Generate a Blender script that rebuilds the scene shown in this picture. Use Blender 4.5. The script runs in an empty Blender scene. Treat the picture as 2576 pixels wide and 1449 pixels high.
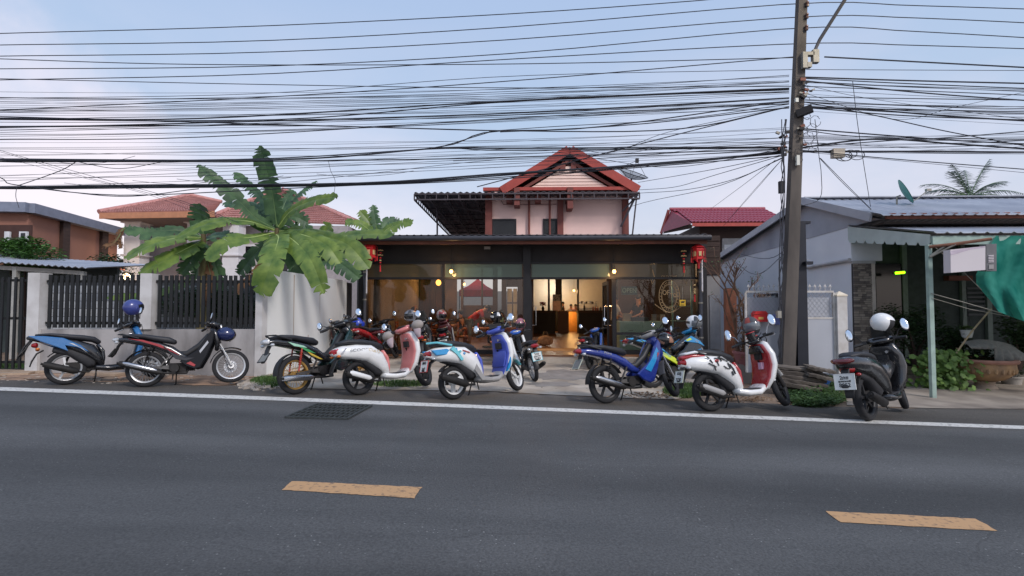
import bpy, math, random
from mathutils import Vector, Matrix
R = math.radians
V = Vector
SC = bpy.context.scene
COL = SC.collection
random.seed(7)

# ------------------------------------------------------------------ camera
F, CX, CY, EYE = 1300.0, 1288.0, 724.5, 1.35     # measured on a 2576 px wide copy of the photograph
PITCH = math.atan((775 - CY) / F)
cd = bpy.data.cameras.new('camera'); cam = bpy.data.objects.new('camera', cd); COL.objects.link(cam)
cam.location = (0, 0, EYE); cam.rotation_euler = (math.pi / 2 + PITCH, 0, 0)
cd.sensor_width = 36; cd.lens = 36 * F / 2576; cd.clip_end = 3000; cd.clip_start = 0.05
SC.camera = cam

# ------------------------------------------------------------------ sky, sun, exposure
SUN_EL, SUN_AZ = R(40), R(142)                   # azimuth clockwise from +Y
w = bpy.data.worlds.new('World'); SC.world = w; w.use_nodes = True
nt = w.node_tree; nt.nodes.clear()
def wn(t, **k):
    n = nt.nodes.new(t)
    for a, b in k.items(): setattr(n, a, b)
    return n
out = wn('ShaderNodeOutputWorld'); bg = wn('ShaderNodeBackground'); bg.inputs[1].default_value = .80
sky = wn('ShaderNodeTexSky', sky_type='NISHITA'); sky.sun_disc = False
sky.sun_elevation = SUN_EL; sky.sun_rotation = SUN_AZ; sky.air_density = 1.2; sky.dust_density = 2.0
tc = wn('ShaderNodeTexCoord'); sp = wn('ShaderNodeSeparateXYZ'); nt.links.new(tc.outputs['Generated'], sp.inputs[0])
ramp = wn('ShaderNodeValToRGB'); nt.links.new(sp.outputs['Z'], ramp.inputs[0])
el = ramp.color_ramp.elements
el[0].position = 0.0; el[0].color = (.49, .52, .62, 1)
el[1].position = 1.0; el[1].color = (.44, .57, .84, 1)
for p, c in ((.16, (.59, .61, .73, 1)), (.34, (.44, .55, .73, 1)), (.55, (.40, .52, .75, 1))):
    e = el.new(p); e.color = c
# dusk cloud banks, soft and slightly pink
mp = wn('ShaderNodeMapping'); mp.inputs['Scale'].default_value = (1.0, 1.0, 2.2); mp.inputs['Location'].default_value = (.62, .2, .1)
nt.links.new(tc.outputs['Generated'], mp.inputs[0])
nz = wn('ShaderNodeTexNoise'); nz.inputs['Scale'].default_value = 2.1; nz.inputs['Detail'].default_value = 7; nz.inputs['Roughness'].default_value = .52
nt.links.new(mp.outputs[0], nz.inputs['Vector'])
cr = wn('ShaderNodeValToRGB'); cr.color_ramp.elements[0].position = .44; cr.color_ramp.elements[1].position = .60
nt.links.new(nz.outputs[0], cr.inputs[0])
lo = wn('ShaderNodeMapRange'); lo.inputs[1].default_value = .10; lo.inputs[2].default_value = .50; lo.inputs[3].default_value = .55; lo.inputs[4].default_value = 0.0
nt.links.new(sp.outputs['Z'], lo.inputs[0])
mu = wn('ShaderNodeMath', operation='MULTIPLY'); nt.links.new(cr.outputs[0], mu.inputs[0]); nt.links.new(lo.outputs[0], mu.inputs[1])
# one larger cloud bank low on the left
dv_ = wn('ShaderNodeVectorMath', operation='DISTANCE'); nt.links.new(tc.outputs['Generated'], dv_.inputs[0]); dv_.inputs[1].default_value = (-.65, .74, .15)
bm_ = wn('ShaderNodeMapRange'); bm_.inputs[1].default_value = .34; bm_.inputs[2].default_value = .02; nt.links.new(dv_.outputs['Value'], bm_.inputs[0])
n3 = wn('ShaderNodeTexNoise'); n3.inputs['Scale'].default_value = 5.5; n3.inputs['Detail'].default_value = 8; n3.inputs['Roughness'].default_value = .55; nt.links.new(tc.outputs['Generated'], n3.inputs['Vector'])
ad = wn('ShaderNodeMath', operation='MULTIPLY_ADD'); ad.inputs[1].default_value = 1.1; nt.links.new(n3.outputs[0], ad.inputs[0]); nt.links.new(bm_.outputs[0], ad.inputs[2])
br = wn('ShaderNodeMapRange', interpolation_type='SMOOTHSTEP'); br.inputs[1].default_value = .80; br.inputs[2].default_value = 1.45; br.inputs[4].default_value = .95; nt.links.new(ad.outputs[0], br.inputs[0])
mxx = wn('ShaderNodeMath', operation='MAXIMUM'); nt.links.new(mu.outputs[0], mxx.inputs[0]); nt.links.new(br.outputs[0], mxx.inputs[1])
mx = wn('ShaderNodeMix', data_type='RGBA'); nt.links.new(mxx.outputs[0], mx.inputs['Factor'])
nt.links.new(ramp.outputs[0], mx.inputs[6]); mx.inputs[7].default_value = (.95, .83, .88, 1)
# the physical sky gives part of the light and the brighter side towards the sun
sc_ = wn('ShaderNodeMix', data_type='RGBA', blend_type='ADD'); sc_.inputs['Factor'].default_value = .035
nt.links.new(mx.outputs[2], sc_.inputs[6]); nt.links.new(sky.outputs[0], sc_.inputs[7])
nt.links.new(sc_.outputs[2], bg.inputs[0]); nt.links.new(bg.outputs[0], out.inputs[0])

ld = bpy.data.lights.new('sun', 'SUN'); sun = bpy.data.objects.new('sun', ld); COL.objects.link(sun)
ld.energy = 1.65; ld.angle = R(11); ld.color = (1, .93, .90)
sd = V((math.sin(SUN_AZ) * math.cos(SUN_EL), math.cos(SUN_AZ) * math.cos(SUN_EL), math.sin(SUN_EL)))
sun.rotation_euler = sd.to_track_quat('Z', 'Y').to_euler(); sun.location = sd * 60

SC.view_settings.view_transform = 'Standard'; SC.view_settings.look = 'None'
SC.view_settings.exposure = 0.25; SC.view_settings.gamma = 1.0; SC.view_settings.use_curve_mapping = False
SC.cycles.max_bounces = 7; SC.cycles.transparent_max_bounces = 14; SC.cycles.use_denoising = True

# ------------------------------------------------------------------ where a pixel of the photograph lies in the place
FWD = V((0, math.cos(PITCH), math.sin(PITCH))); UPV = V((0, -math.sin(PITCH), math.cos(PITCH))); EYEP = V((0, 0, EYE))
def ray(x, y): return V((1, 0, 0)) * ((x - CX) / F) + UPV * ((CY - y) / F) + FWD
def zg(x):                    # the street falls gently to the right
    return -(.14 + .032*max(-7.5, min(14.0, x)))
def G(x, y, z=0.0):
    d = ray(x, y); h = -.14
    for _ in range(12): p = EYEP + d * ((h + z - EYE) / d.z); h = zg(p.x)
    return EYEP + d * ((h + z - EYE) / d.z)
def D(x, y, yd):
    d = ray(x, y); return EYEP + d * (yd / d.y)
class Frame:
    def __init__(s, ox, oy, yaw):
        s.o = V((ox, oy, 0)); s.a = R(yaw); s.u = V((math.cos(s.a), math.sin(s.a), 0)); s.v = V((-math.sin(s.a), math.cos(s.a), 0))
    def px(s, x, y, d=0.0):
        r = ray(x, y); t = (d + (s.o - EYEP).dot(s.v)) / r.dot(s.v); p = EYEP + r * t
        return (p - s.o).dot(s.u), p.z
    def U(s, x, y=700, d=0.0): return s.px(x, y, d)[0]
    def Z(s, x, y, d=0.0): return s.px(x, y, d)[1]
    def dv(s, x, y, u):          # depth where the pixel ray meets the plane u = const
        r = ray(x, y); t = (u + (s.o - EYEP).dot(s.u)) / r.dot(s.u); p = EYEP + r * t
        return (p - s.o).dot(s.v), p.z
    def w(s, u, v, z=0.0): return s.o + s.u * u + s.v * v + V((0, 0, z))
    def loc(s, p): q = V(p) - s.o; return q.dot(s.u), q.dot(s.v), p[2]

# ------------------------------------------------------------------ mesh builder
class MB:
    def __init__(s): s.v = []; s.f = []; s.tf = None
    def add(s, vs, fs):
        b = len(s.v); s.v += [tuple(v) for v in vs]; s.f += [tuple(i + b for i in f) for f in fs]; return s
    def bx(s, x0, x1, y0, y1, z0, z1):
        return s.add([(x0,y0,z0),(x1,y0,z0),(x1,y1,z0),(x0,y1,z0),(x0,y0,z1),(x1,y0,z1),(x1,y1,z1),(x0,y1,z1)],
                     [(0,3,2,1),(4,5,6,7),(0,1,5,4),(1,2,6,5),(2,3,7,6),(3,0,4,7)])
    def box(s, c, d, m=None):
        m = m or Matrix.Identity(3); c = V(c); vs = []
        for z in (-.5, .5):
            for x, y in ((-.5,-.5),(.5,-.5),(.5,.5),(-.5,.5)): vs.append(c + m @ V((x*d[0], y*d[1], z*d[2])))
        return s.add(vs, [(0,3,2,1),(4,5,6,7),(0,1,5,4),(1,2,6,5),(2,3,7,6),(3,0,4,7)])
    def beam(s, a, b, w_, h_, up=(0,0,1)):
        a, b = V(a), V(b); d = (b - a); L = d.length
        if L < 1e-6: return s
        d /= L; up = V(up)
        if abs(d.dot(up)) > .98: up = V((1,0,0))
        r = d.cross(up).normalized(); u = r.cross(d)
        vs = [p + r*(i*w_/2) + u*(j*h_/2) for p in (a, b) for i, j in ((-1,-1),(1,-1),(1,1),(-1,1))]
        return s.add(vs, [(3,2,1,0),(4,5,6,7),(0,1,5,4),(1,2,6,5),(2,3,7,6),(3,0,4,7)])
    def tube(s, pts, r, n=6, cap=True, closed=False):
        pts = [V(p) for p in pts]; k = len(pts); rs = r if isinstance(r, (list, tuple)) else [r]*k
        ref = None; vs = []; fs = []
        for i, p in enumerate(pts):
            a = pts[(i-1) % k] if closed else pts[max(i-1,0)]; b = pts[(i+1) % k] if closed else pts[min(i+1,k-1)]
            t = (b - a)
            if t.length < 1e-9: t = V((0,0,1))
            t.normalize()
            if ref is None:
                ref = V((0,0,1)) if abs(t.z) < .9 else V((1,0,0))
            x = (ref - t*ref.dot(t))
            if x.length < 1e-6: x = t.orthogonal()
            x.normalize(); y = t.cross(x); ref = x
            vs += [p + (x*math.cos(2*math.pi*j/n) + y*math.sin(2*math.pi*j/n))*rs[i] for j in range(n)]
        for i in range(k if closed else k-1):
            o = ((i+1) % k)*n
            for j in range(n): fs.append((i*n+j, i*n+(j+1)%n, o+(j+1)%n, o+j))
        if cap and not closed: fs += [tuple(range(n-1,-1,-1)), tuple((k-1)*n+j for j in range(n))]
        return s.add(vs, fs)
    def cyl(s, a, b, r0, r1=None, n=12): return s.tube([a, b], [r0, r0 if r1 is None else r1], n)
    def ell(s, c, r, nu=14, nv=9, m=None):
        c = V(c); vs = []; fs = []; m = m or Matrix.Identity(3)
        for i in range(nv+1):
            t = math.pi*i/nv
            for j in range(nu):
                a = 2*math.pi*j/nu; vs.append(c + m @ V((r[0]*math.sin(t)*math.cos(a), r[1]*math.sin(t)*math.sin(a), r[2]*math.cos(t))))
        for i in range(nv):
            for j in range(nu): fs.append((i*nu+j, (i+1)*nu+j, (i+1)*nu+(j+1)%nu, i*nu+(j+1)%nu))
        return s.add(vs, fs)
    def lathe(s, prof, c=(0,0,0), m=None, n=20):
        c = V(c); m = m or Matrix.Identity(3); vs = []; fs = []; k = len(prof)
        for r, z in prof:
            vs += [c + m @ V((r*math.cos(2*math.pi*j/n), r*math.sin(2*math.pi*j/n), z)) for j in range(n)]
        for i in range(k-1):
            for j in range(n): fs.append((i*n+j, i*n+(j+1)%n, (i+1)*n+(j+1)%n, (i+1)*n+j))
        return s.add(vs, fs)
    def prism(s, poly, y0, y1, inset=0.0, bev=0.0):
        """outline in x,z pushed out along y; bev rounds both rims"""
        n = len(poly)
        ar = sum(poly[i][0]*poly[(i+1)%n][1] - poly[(i+1)%n][0]*poly[i][1] for i in range(n))
        sg = 1 if ar > 0 else -1
        def ins(d):
            o = []
            for i in range(n):
                a, b, c = V(poly[i-1]), V(poly[i]), V(poly[(i+1)%n])
                e1 = (b-a).normalized(); e2 = (c-b).normalized()
                nn = V((-(e1.y+e2.y), e1.x+e2.x))
                if nn.length < 1e-6: nn = V((-e1.y, e1.x))
                nn.normalize(); o.append(b + nn*d*sg)
            return o
        t = abs(y1-y0)*.45; b2 = min(bev, t) if bev else 0
        lay = [(y0, inset or b2)] + ([(y0+b2*(1 if y1>y0 else -1), 0), (y1-b2*(1 if y1>y0 else -1), 0)] if bev else []) + [(y1, inset or b2)]
        vs = []; fs = []
        for y, d in lay: vs += [(p[0], y, p[1]) for p in (ins(d) if d else [V(q) for q in poly])]
        for i in range(len(lay)-1):
            for j in range(n): fs.append((i*n+j, i*n+(j+1)%n, (i+1)*n+(j+1)%n, (i+1)*n+j))
        fs += [tuple(range(n-1,-1,-1)), tuple((len(lay)-1)*n+j for j in range(n))]
        return s.add(vs, fs)
    def sweep(s, path, n=14, e=2.6, y=0.0, round_ends=True):
        """superellipse swept along x,z points; each point is x, z, half width (y), half thickness"""
        k = len(path); vs = []; fs = []; pts = list(path)
        def ring(x, z, hw, ht, t):
            o = []
            for j in range(n):
                a = 2*math.pi*j/n; ca, sa = math.cos(a), math.sin(a)
                cy = math.copysign(abs(ca)**(2/e), ca)*hw; ch = math.copysign(abs(sa)**(2/e), sa)*ht
                o.append((x - t.y*ch, y + cy, z + t.x*ch))
            return o
        for i in range(k):
            a = V(pts[max(i-1,0)][:2]); b = V(pts[min(i+1,k-1)][:2]); t = (b-a).normalized()
            x, z, hw, ht = pts[i]
            if i == 0 and round_ends:
                q = V((x,z)) - t*ht*.5; vs += ring(q.x, q.y, hw*.72, ht*.55, t)
            vs += ring(x, z, hw, ht, t)
            if i == k-1 and round_ends:
                q = V((x,z)) + t*ht*.5; vs += ring(q.x, q.y, hw*.72, ht*.55, t)
        m = len(vs)//n
        for i in range(m-1):
            for j in range(n): fs.append((i*n+j, i*n+(j+1)%n, (i+1)*n+(j+1)%n, (i+1)*n+j))
        fs += [tuple(range(n-1,-1,-1)), tuple((m-1)*n+j for j in range(n))]
        return s.add(vs, fs)
    def mesh(s, name, mat=None, smooth=True, angle=38):
        me = bpy.data.meshes.new(name)
        vs = [tuple(s.tf(V(v))) for v in s.v] if s.tf else s.v
        me.from_pydata(vs, [], s.f); me.update()
        if mat: me.materials.append(mat)
        if smooth:
            me.polygons.foreach_set('use_smooth', [True]*len(me.polygons)); me.set_sharp_from_angle(angle=R(angle))
        return me
    def build(s, name, mat=None, parent=None, smooth=True, angle=38, **props):
        o = bpy.data.objects.new(name, s.mesh(name, mat, smooth, angle)); COL.objects.link(o)
        if parent is not None: o.parent = parent
        for a, b in props.items(): o[a] = b
        return o
def tag(o, label=None, category=None, group=None, kind=None):
    for a, b in (('label', label), ('category', category), ('group', group), ('kind', kind)):
        if b: o[a] = b
    return o
def thing(name, loc, rz, label, category, group=None):
    o = bpy.data.objects.new(name, None); COL.objects.link(o); o.empty_display_size = .2
    o.location = loc; o.rotation_euler = (0, 0, rz); return tag(o, label, category, group)
def inst(me, name, parent, loc=(0,0,0), rot=(0,0,0), sc=(1,1,1)):
    o = bpy.data.objects.new(name, me); COL.objects.link(o); o.parent = parent
    o.location = loc; o.rotation_euler = rot; o.scale = sc; return o
def clone(root, loc, rot=None, **props):
    c = root.copy(); COL.objects.link(c); c.location = loc
    if rot is not None: c.rotation_euler = rot
    for a, b in props.items(): c[a] = b
    for ch in root.children:
        d = ch.copy(); COL.objects.link(d); d.parent = c
        for g in ch.children:
            e = g.copy(); COL.objects.link(e); e.parent = d
    return c
def text(body, size, name, mat, parent, loc, rot, sx=1.0, depth=.0015, align='CENTER', bold=0.0):
    c = bpy.data.curves.new(name, 'FONT'); c.body = body; c.size = size; c.align_x = align; c.align_y = 'CENTER'; c.extrude = depth; c.offset = bold
    c.resolution_u = 3
    t = bpy.data.objects.new(name, c); COL.objects.link(t); bpy.context.view_layer.update()
    me = bpy.data.meshes.new_from_object(t.evaluated_get(bpy.context.evaluated_depsgraph_get()))
    bpy.data.objects.remove(t); bpy.data.curves.remove(c)
    me.materials.clear(); me.materials.append(mat)
    o = bpy.data.objects.new(name, me); COL.objects.link(o); o.parent = parent; o.location = loc; o.rotation_euler = rot; o.scale = (sx, 1, 1)
    return o

# ------------------------------------------------------------------ materials
def lin(c):
    return tuple(((x/255)/12.92 if x/255 <= .04045 else ((x/255+.055)/1.055)**2.4) for x in c)
_m = {}
def M(name, rgb, rough=.6, metal=0.0, var=.12, scale=6.0, bump=0.0, bscale=None, coat=0.0, spec=.5, rgb2=None, lo=.3, hi=.7, detail=5, stretch=None, emit=0.0, dirt=0.0):
    """plain procedural surface: two tones mixed by noise, optional relief"""
    if name in _m: return _m[name]
    m = bpy.data.materials.new(name); m.use_nodes = True; n = m.node_tree; b = n.nodes['Principled BSDF']
    c = lin(rgb); c2 = lin(rgb2) if rgb2 else tuple(min(1, x*(1-var)) for x in c); c1 = c if rgb2 else tuple(min(1, x*(1+var)) for x in c)
    t = n.nodes.new('ShaderNodeTexCoord'); vec = t.outputs['Object']
    if stretch:
        mpn = n.nodes.new('ShaderNodeMapping'); mpn.inputs['Scale'].default_value = stretch; n.links.new(vec, mpn.inputs[0]); vec = mpn.outputs[0]
    z = n.nodes.new('ShaderNodeTexNoise'); z.inputs['Scale'].default_value = scale; z.inputs['Detail'].default_value = detail; n.links.new(vec, z.inputs['Vector'])
    r = n.nodes.new('ShaderNodeMapRange'); r.inputs[1].default_value = lo; r.inputs[2].default_value = hi; n.links.new(z.outputs[0], r.inputs[0])
    x = n.nodes.new('ShaderNodeMix'); x.data_type = 'RGBA'; n.links.new(r.outputs[0], x.inputs['Factor'])
    x.inputs[6].default_value = c2 + (1,); x.inputs[7].default_value = c1 + (1,)
    n.links.new(x.outputs[2], b.inputs['Base Color'])
    b.inputs['Roughness'].default_value = rough; b.inputs['Metallic'].default_value = metal; b.inputs['Specular IOR Level'].default_value = spec
    if coat: b.inputs['Coat Weight'].default_value = coat; b.inputs['Coat Roughness'].default_value = .08
    if emit: b.inputs['Emission Color'].default_value = c + (1,); b.inputs['Emission Strength'].default_value = emit
    if dirt:
        z2 = n.nodes.new('ShaderNodeTexNoise'); z2.inputs['Scale'].default_value = scale*5; z2.inputs['Detail'].default_value = 8; n.links.new(vec, z2.inputs['Vector'])
        r2 = n.nodes.new('ShaderNodeMapRange'); r2.inputs[1].default_value = .35; r2.inputs[2].default_value = .65; r2.inputs[3].default_value = max(0, rough-dirt); r2.inputs[4].default_value = min(1, rough+dirt)
        n.links.new(z2.outputs[0], r2.inputs[0]); n.links.new(r2.outputs[0], b.inputs['Roughness'])
    if bump:
        z3 = n.nodes.new('ShaderNodeTexNoise'); z3.inputs['Scale'].default_value = bscale or scale*6; z3.inputs['Detail'].default_value = 6; n.links.new(vec, z3.inputs['Vector'])
        bp = n.nodes.new('ShaderNodeBump'); bp.inputs['Strength'].default_value = bump; bp.inputs['Distance'].default_value = .02; n.links.new(z3.outputs[0], bp.inputs['Height']); n.links.new(bp.outputs[0], b.inputs['Normal'])
    _m[name] = m; return m
def glow(name, rgb, strength):
    if name in _m: return _m[name]
    m = bpy.data.materials.new(name); m.use_nodes = True; n = m.node_tree; n.nodes.clear()
    o = n.nodes.new('ShaderNodeOutputMaterial'); e = n.nodes.new('ShaderNodeEmission'); e.inputs[0].default_value = lin(rgb) + (1,); e.inputs[1].default_value = strength
    n.links.new(e.outputs[0], o.inputs[0]); _m[name] = m; return m
def glass(name, tint, refl=.10, film=0.0, film_rgb=(120,120,110)):
    if name in _m: return _m[name]
    m = bpy.data.materials.new(name); m.use_nodes = True; n = m.node_tree; n.nodes.clear()
    o = n.nodes.new('ShaderNodeOutputMaterial'); t = n.nodes.new('ShaderNodeBsdfTransparent'); t.inputs[0].default_value = lin(tint) + (1,)
    g = n.nodes.new('ShaderNodeBsdfGlossy'); g.inputs[1].default_value = .03
    x = n.nodes.new('ShaderNodeMixShader'); fr = n.nodes.new('ShaderNodeFresnel'); fr.inputs[0].default_value = 1.45
    a = n.nodes.new('ShaderNodeMath'); a.operation = 'ADD'; a.inputs[1].default_value = refl - .04; n.links.new(fr.outputs[0], a.inputs[0])
    n.links.new(a.outputs[0], x.inputs[0]); n.links.new(t.outputs[0], x.inputs[1]); n.links.new(g.outputs[0], x.inputs[2])
    last = x
    if film:
        d = n.nodes.new('ShaderNodeBsdfDiffuse'); d.inputs[0].default_value = lin(film_rgb) + (1,)
        x2 = n.nodes.new('ShaderNodeMixShader'); x2.inputs[0].default_value = film
        n.links.new(x.outputs[0], x2.inputs[1]); n.links.new(d.outputs[0], x2.inputs[2]); last = x2
    n.links.new(last.outputs[0], o.inputs[0]); _m[name] = m; return m
# ================================================================== ground, road, pavements
def asphalt():
    m = bpy.data.materials.new('asphalt'); m.use_nodes = True; n = m.node_tree; b = n.nodes['Principled BSDF']; L = n.links.new
    t = n.nodes.new('ShaderNodeTexCoord')
    big = n.nodes.new('ShaderNodeTexNoise'); big.inputs['Scale'].default_value = .8; big.inputs['Detail'].default_value = 5
    st = n.nodes.new('ShaderNodeMapping'); st.inputs['Rotation'].default_value = (0, 0, R(10)); st.inputs['Scale'].default_value = (.25, 1.6, 1)
    L(t.outputs['Object'], st.inputs[0]); L(st.outputs[0], big.inputs['Vector'])
    fine = n.nodes.new('ShaderNodeTexNoise'); fine.inputs['Scale'].default_value = 60; fine.inputs['Detail'].default_value = 5; fine.inputs['Roughness'].default_value = .7; L(t.outputs['Object'], fine.inputs['Vector'])
    vo = n.nodes.new('ShaderNodeTexVoronoi'); vo.inputs['Scale'].default_value = 70; L(t.outputs['Object'], vo.inputs['Vector'])
    c1 = n.nodes.new('ShaderNodeMix'); c1.data_type = 'RGBA'; c1.inputs[6].default_value = (.062, .063, .063, 1); c1.inputs[7].default_value = (.098, .098, .097, 1)
    mr = n.nodes.new('ShaderNodeMapRange'); mr.inputs[1].default_value = .3; mr.inputs[2].default_value = .7; L(big.outputs[0], mr.inputs[0]); L(mr.outputs[0], c1.inputs['Factor'])
    f2 = n.nodes.new('ShaderNodeMapRange'); f2.inputs[1].default_value = .25; f2.inputs[2].default_value = .75; f2.inputs[3].default_value = .5; f2.inputs[4].default_value = 1.5; L(fine.outputs[0], f2.inputs[0])
    c2 = n.nodes.new('ShaderNodeMix'); c2.data_type = 'RGBA'; c2.blend_type = 'MULTIPLY'; c2.inputs['Factor'].default_value = 1; L(c1.outputs[2], c2.inputs[6]); L(f2.outputs[0], c2.inputs[7])
    # pale worn stones scattered in the surface
    s1 = n.nodes.new('ShaderNodeSeparateColor'); L(vo.outputs['Color'], s1.inputs[0])
    g = n.nodes.new('ShaderNodeMath'); g.operation = 'GREATER_THAN'; g.inputs[1].default_value = .984; L(s1.outputs[0], g.inputs[0])
    d = n.nodes.new('ShaderNodeMath'); d.operation = 'LESS_THAN'; d.inputs[1].default_value = .42; L(vo.outputs['Distance'], d.inputs[0])
    pn = n.nodes.new('ShaderNodeTexNoise'); pn.inputs['Scale'].default_value = 1.1; L(t.outputs['Object'], pn.inputs['Vector'])
    pg = n.nodes.new('ShaderNodeMapRange'); pg.inputs[1].default_value = .42; pg.inputs[2].default_value = .6; L(pn.outputs[0], pg.inputs[0])
    gm = n.nodes.new('ShaderNodeMath'); gm.operation = 'MULTIPLY'; L(g.outputs[0], gm.inputs[0]); L(d.outputs[0], gm.inputs[1])
    gm2 = n.nodes.new('ShaderNodeMath'); gm2.operation = 'MULTIPLY'; L(gm.outputs[0], gm2.inputs[0]); L(pg.outputs[0], gm2.inputs[1])
    c3 = n.nodes.new('ShaderNodeMix'); c3.data_type = 'RGBA'; c3.inputs[7].default_value = (.22, .22, .21, 1); L(gm2.outputs[0], c3.inputs['Factor']); L(c2.outputs[2], c3.inputs[6])
    # dusty brown shoulder beyond the edge line, blown in from the verge
    sx = n.nodes.new('ShaderNodeSeparateXYZ'); L(t.outputs['Object'], sx.inputs[0])
    e1 = n.nodes.new('ShaderNodeMath'); e1.operation = 'MULTIPLY_ADD'; e1.inputs[1].default_value = .037; L(sx.outputs[0], e1.inputs[0]); L(sx.outputs[1], e1.inputs[2])
    wob = n.nodes.new('ShaderNodeMath'); wob.operation = 'MULTIPLY_ADD'; wob.inputs[1].default_value = .8; L(pn.outputs[0], wob.inputs[0]); L(e1.outputs[0], wob.inputs[2])
    e2 = n.nodes.new('ShaderNodeMapRange'); e2.inputs[1].default_value = 7.75; e2.inputs[2].default_value = 8.5; e2.inputs[4].default_value = .8; L(wob.outputs[0], e2.inputs[0])
    c4 = n.nodes.new('ShaderNodeMix'); c4.data_type = 'RGBA'; c4.blend_type = 'MULTIPLY'; c4.inputs[7].default_value = (1.35, 1.2, 1.05, 1); L(e2.outputs[0], c4.inputs['Factor']); L(c3.outputs[2], c4.inputs[6])
    # wheel tracks polished along the lane, and old repair patches
    wv = n.nodes.new('ShaderNodeMath'); wv.operation = 'SINE'; wm = n.nodes.new('ShaderNodeMath'); wm.operation = 'MULTIPLY_ADD'; wm.inputs[1].default_value = 3.4; wm.inputs[2].default_value = .6; L(wob.outputs[0], wm.inputs[0]); L(wm.outputs[0], wv.inputs[0])
    wr = n.nodes.new('ShaderNodeMapRange'); wr.inputs[1].default_value = -1; wr.inputs[2].default_value = 1; wr.inputs[3].default_value = .84; wr.inputs[4].default_value = 1.14; L(wv.outputs[0], wr.inputs[0])
    c5 = n.nodes.new('ShaderNodeMix'); c5.data_type = 'RGBA'; c5.blend_type = 'MULTIPLY'; c5.inputs['Factor'].default_value = 1; L(c4.outputs[2], c5.inputs[6]); L(wr.outputs[0], c5.inputs[7])
    cv = n.nodes.new('ShaderNodeTexVoronoi'); cv.feature = 'DISTANCE_TO_EDGE'; cv.inputs['Scale'].default_value = .55; cn = n.nodes.new('ShaderNodeTexNoise'); cn.inputs['Scale'].default_value = 3; cn.inputs['Detail'].default_value = 6; L(t.outputs['Object'], cn.inputs['Vector'])
    ca_ = n.nodes.new('ShaderNodeMix'); ca_.data_type = 'VECTOR'; ca_.inputs['Factor'].default_value = .12; L(t.outputs['Object'], ca_.inputs[4]); L(cn.outputs['Color'], ca_.inputs[5]); L(ca_.outputs[1], cv.inputs['Vector'])
    ck = n.nodes.new('ShaderNodeMath'); ck.operation = 'LESS_THAN'; ck.inputs[1].default_value = .004; L(cv.outputs['Distance'], ck.inputs[0]); ck2 = n.nodes.new('ShaderNodeMath'); ck2.operation = 'MULTIPLY'; L(ck.outputs[0], ck2.inputs[0])
    cm = n.nodes.new('ShaderNodeMapRange'); cm.inputs[1].default_value = .52; cm.inputs[2].default_value = .6; cm.inputs[4].default_value = .22; L(pn.outputs[0], cm.inputs[0]); L(cm.outputs[0], ck2.inputs[1])
    c6 = n.nodes.new('ShaderNodeMix'); c6.data_type = 'RGBA'; c6.inputs[7].default_value = (.03,.03,.03,1); L(ck2.outputs[0], c6.inputs['Factor']); L(c5.outputs[2], c6.inputs[6])
    L(c6.outputs[2], b.inputs['Base Color'])
    b.inputs['Roughness'].default_value = .82; b.inputs['Specular IOR Level'].default_value = .3
    bp = n.nodes.new('ShaderNodeBump'); bp.inputs['Strength'].default_value = .55; bp.inputs['Distance'].default_value = .01; L(fine.outputs[0], bp.inputs['Height']); L(bp.outputs[0], b.inputs['Normal'])
    return m
ASPHALT = asphalt()
DIRT = M('sandy_dirt', (150,128,108), .95, var=.3, scale=2.2, bump=.5, bscale=30, rgb2=(104,88,74))
CONC = M('old_concrete', (200,188,172), .9, var=.2, scale=1.3, bump=.35, bscale=26, rgb2=(146,134,120), lo=.34, hi=.66, detail=9)
CONC2 = M('driveway_concrete', (168,156,142), .9, var=.2, scale=1.6, bump=.3, bscale=22, rgb2=(118,108,98), detail=9)

def sheet(pts, z, name, mat, parent=None, kind='structure'):
    mb = MB(); mb.add([(p[0], p[1], zg(p[0])+z) for p in pts], [tuple(range(len(pts)))])
    o = mb.build(name, mat, parent, smooth=False)
    if kind: o['kind'] = kind
    return o
mb = MB(); S = 900
gx_ = [-S,-7.5,14.0,S]
for i in range(3): mb.add([(gx_[i],-40,zg(gx_[i])),(gx_[i+1],-40,zg(gx_[i+1])),(gx_[i+1],S,zg(gx_[i+1])),(gx_[i],S,zg(gx_[i]))], [(0,1,2,3)])
ground = mb.build('ground', DIRT, None, smooth=False, kind='structure')

edge = [(-700,931),(-300,945),(0,957),(200,959),(420,964),(600,971),(667,977),(800,980),(1000,983),(1222,986),(1350,993),(1481,999),(1694,1009),(1850,1014),(1979,1018),(2119,1024),(2291,1028),(2576,1031),(3000,1044),(3600,1062)]
pts = [G(x, y) for x, y in edge]
fine = []
for a, b in zip(pts, pts[1:]):
    k = max(2, int((b - a).length / .22))
    for i in range(k):
        p = a.lerp(b, i/k); p += V((random.uniform(-.02,.02), random.uniform(-.035,.035), 0)); fine.append(p)
fine.append(pts[-1])
fine = [V((-400, fine[0].y + 18, 0)), V((-60, fine[0].y + 1, 0))] + fine + [V((14, fine[-1].y-.2, 0)), V((60, fine[-1].y-2, 0)), V((400, -10, 0))]
fine.sort(key=lambda p: p.x); fine = [p for i, p in enumerate(fine) if i == 0 or p.x > fine[i-1].x + .01]
mb = MB(); vs = []; fs = []
for p in fine: vs += [(p.x, p.y, zg(p.x)+.006), (p.x, min(-14, p.y - 1) if abs(p.x) < 300 else p.y - 25, zg(p.x)+.006)]
for i in range(len(fine)-1): fs.append((2*i+1, 2*i+3, 2*i+2, 2*i))
mb.add(vs, fs); road = mb.build('road', ASPHALT, None, smooth=False, kind='structure')

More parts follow.
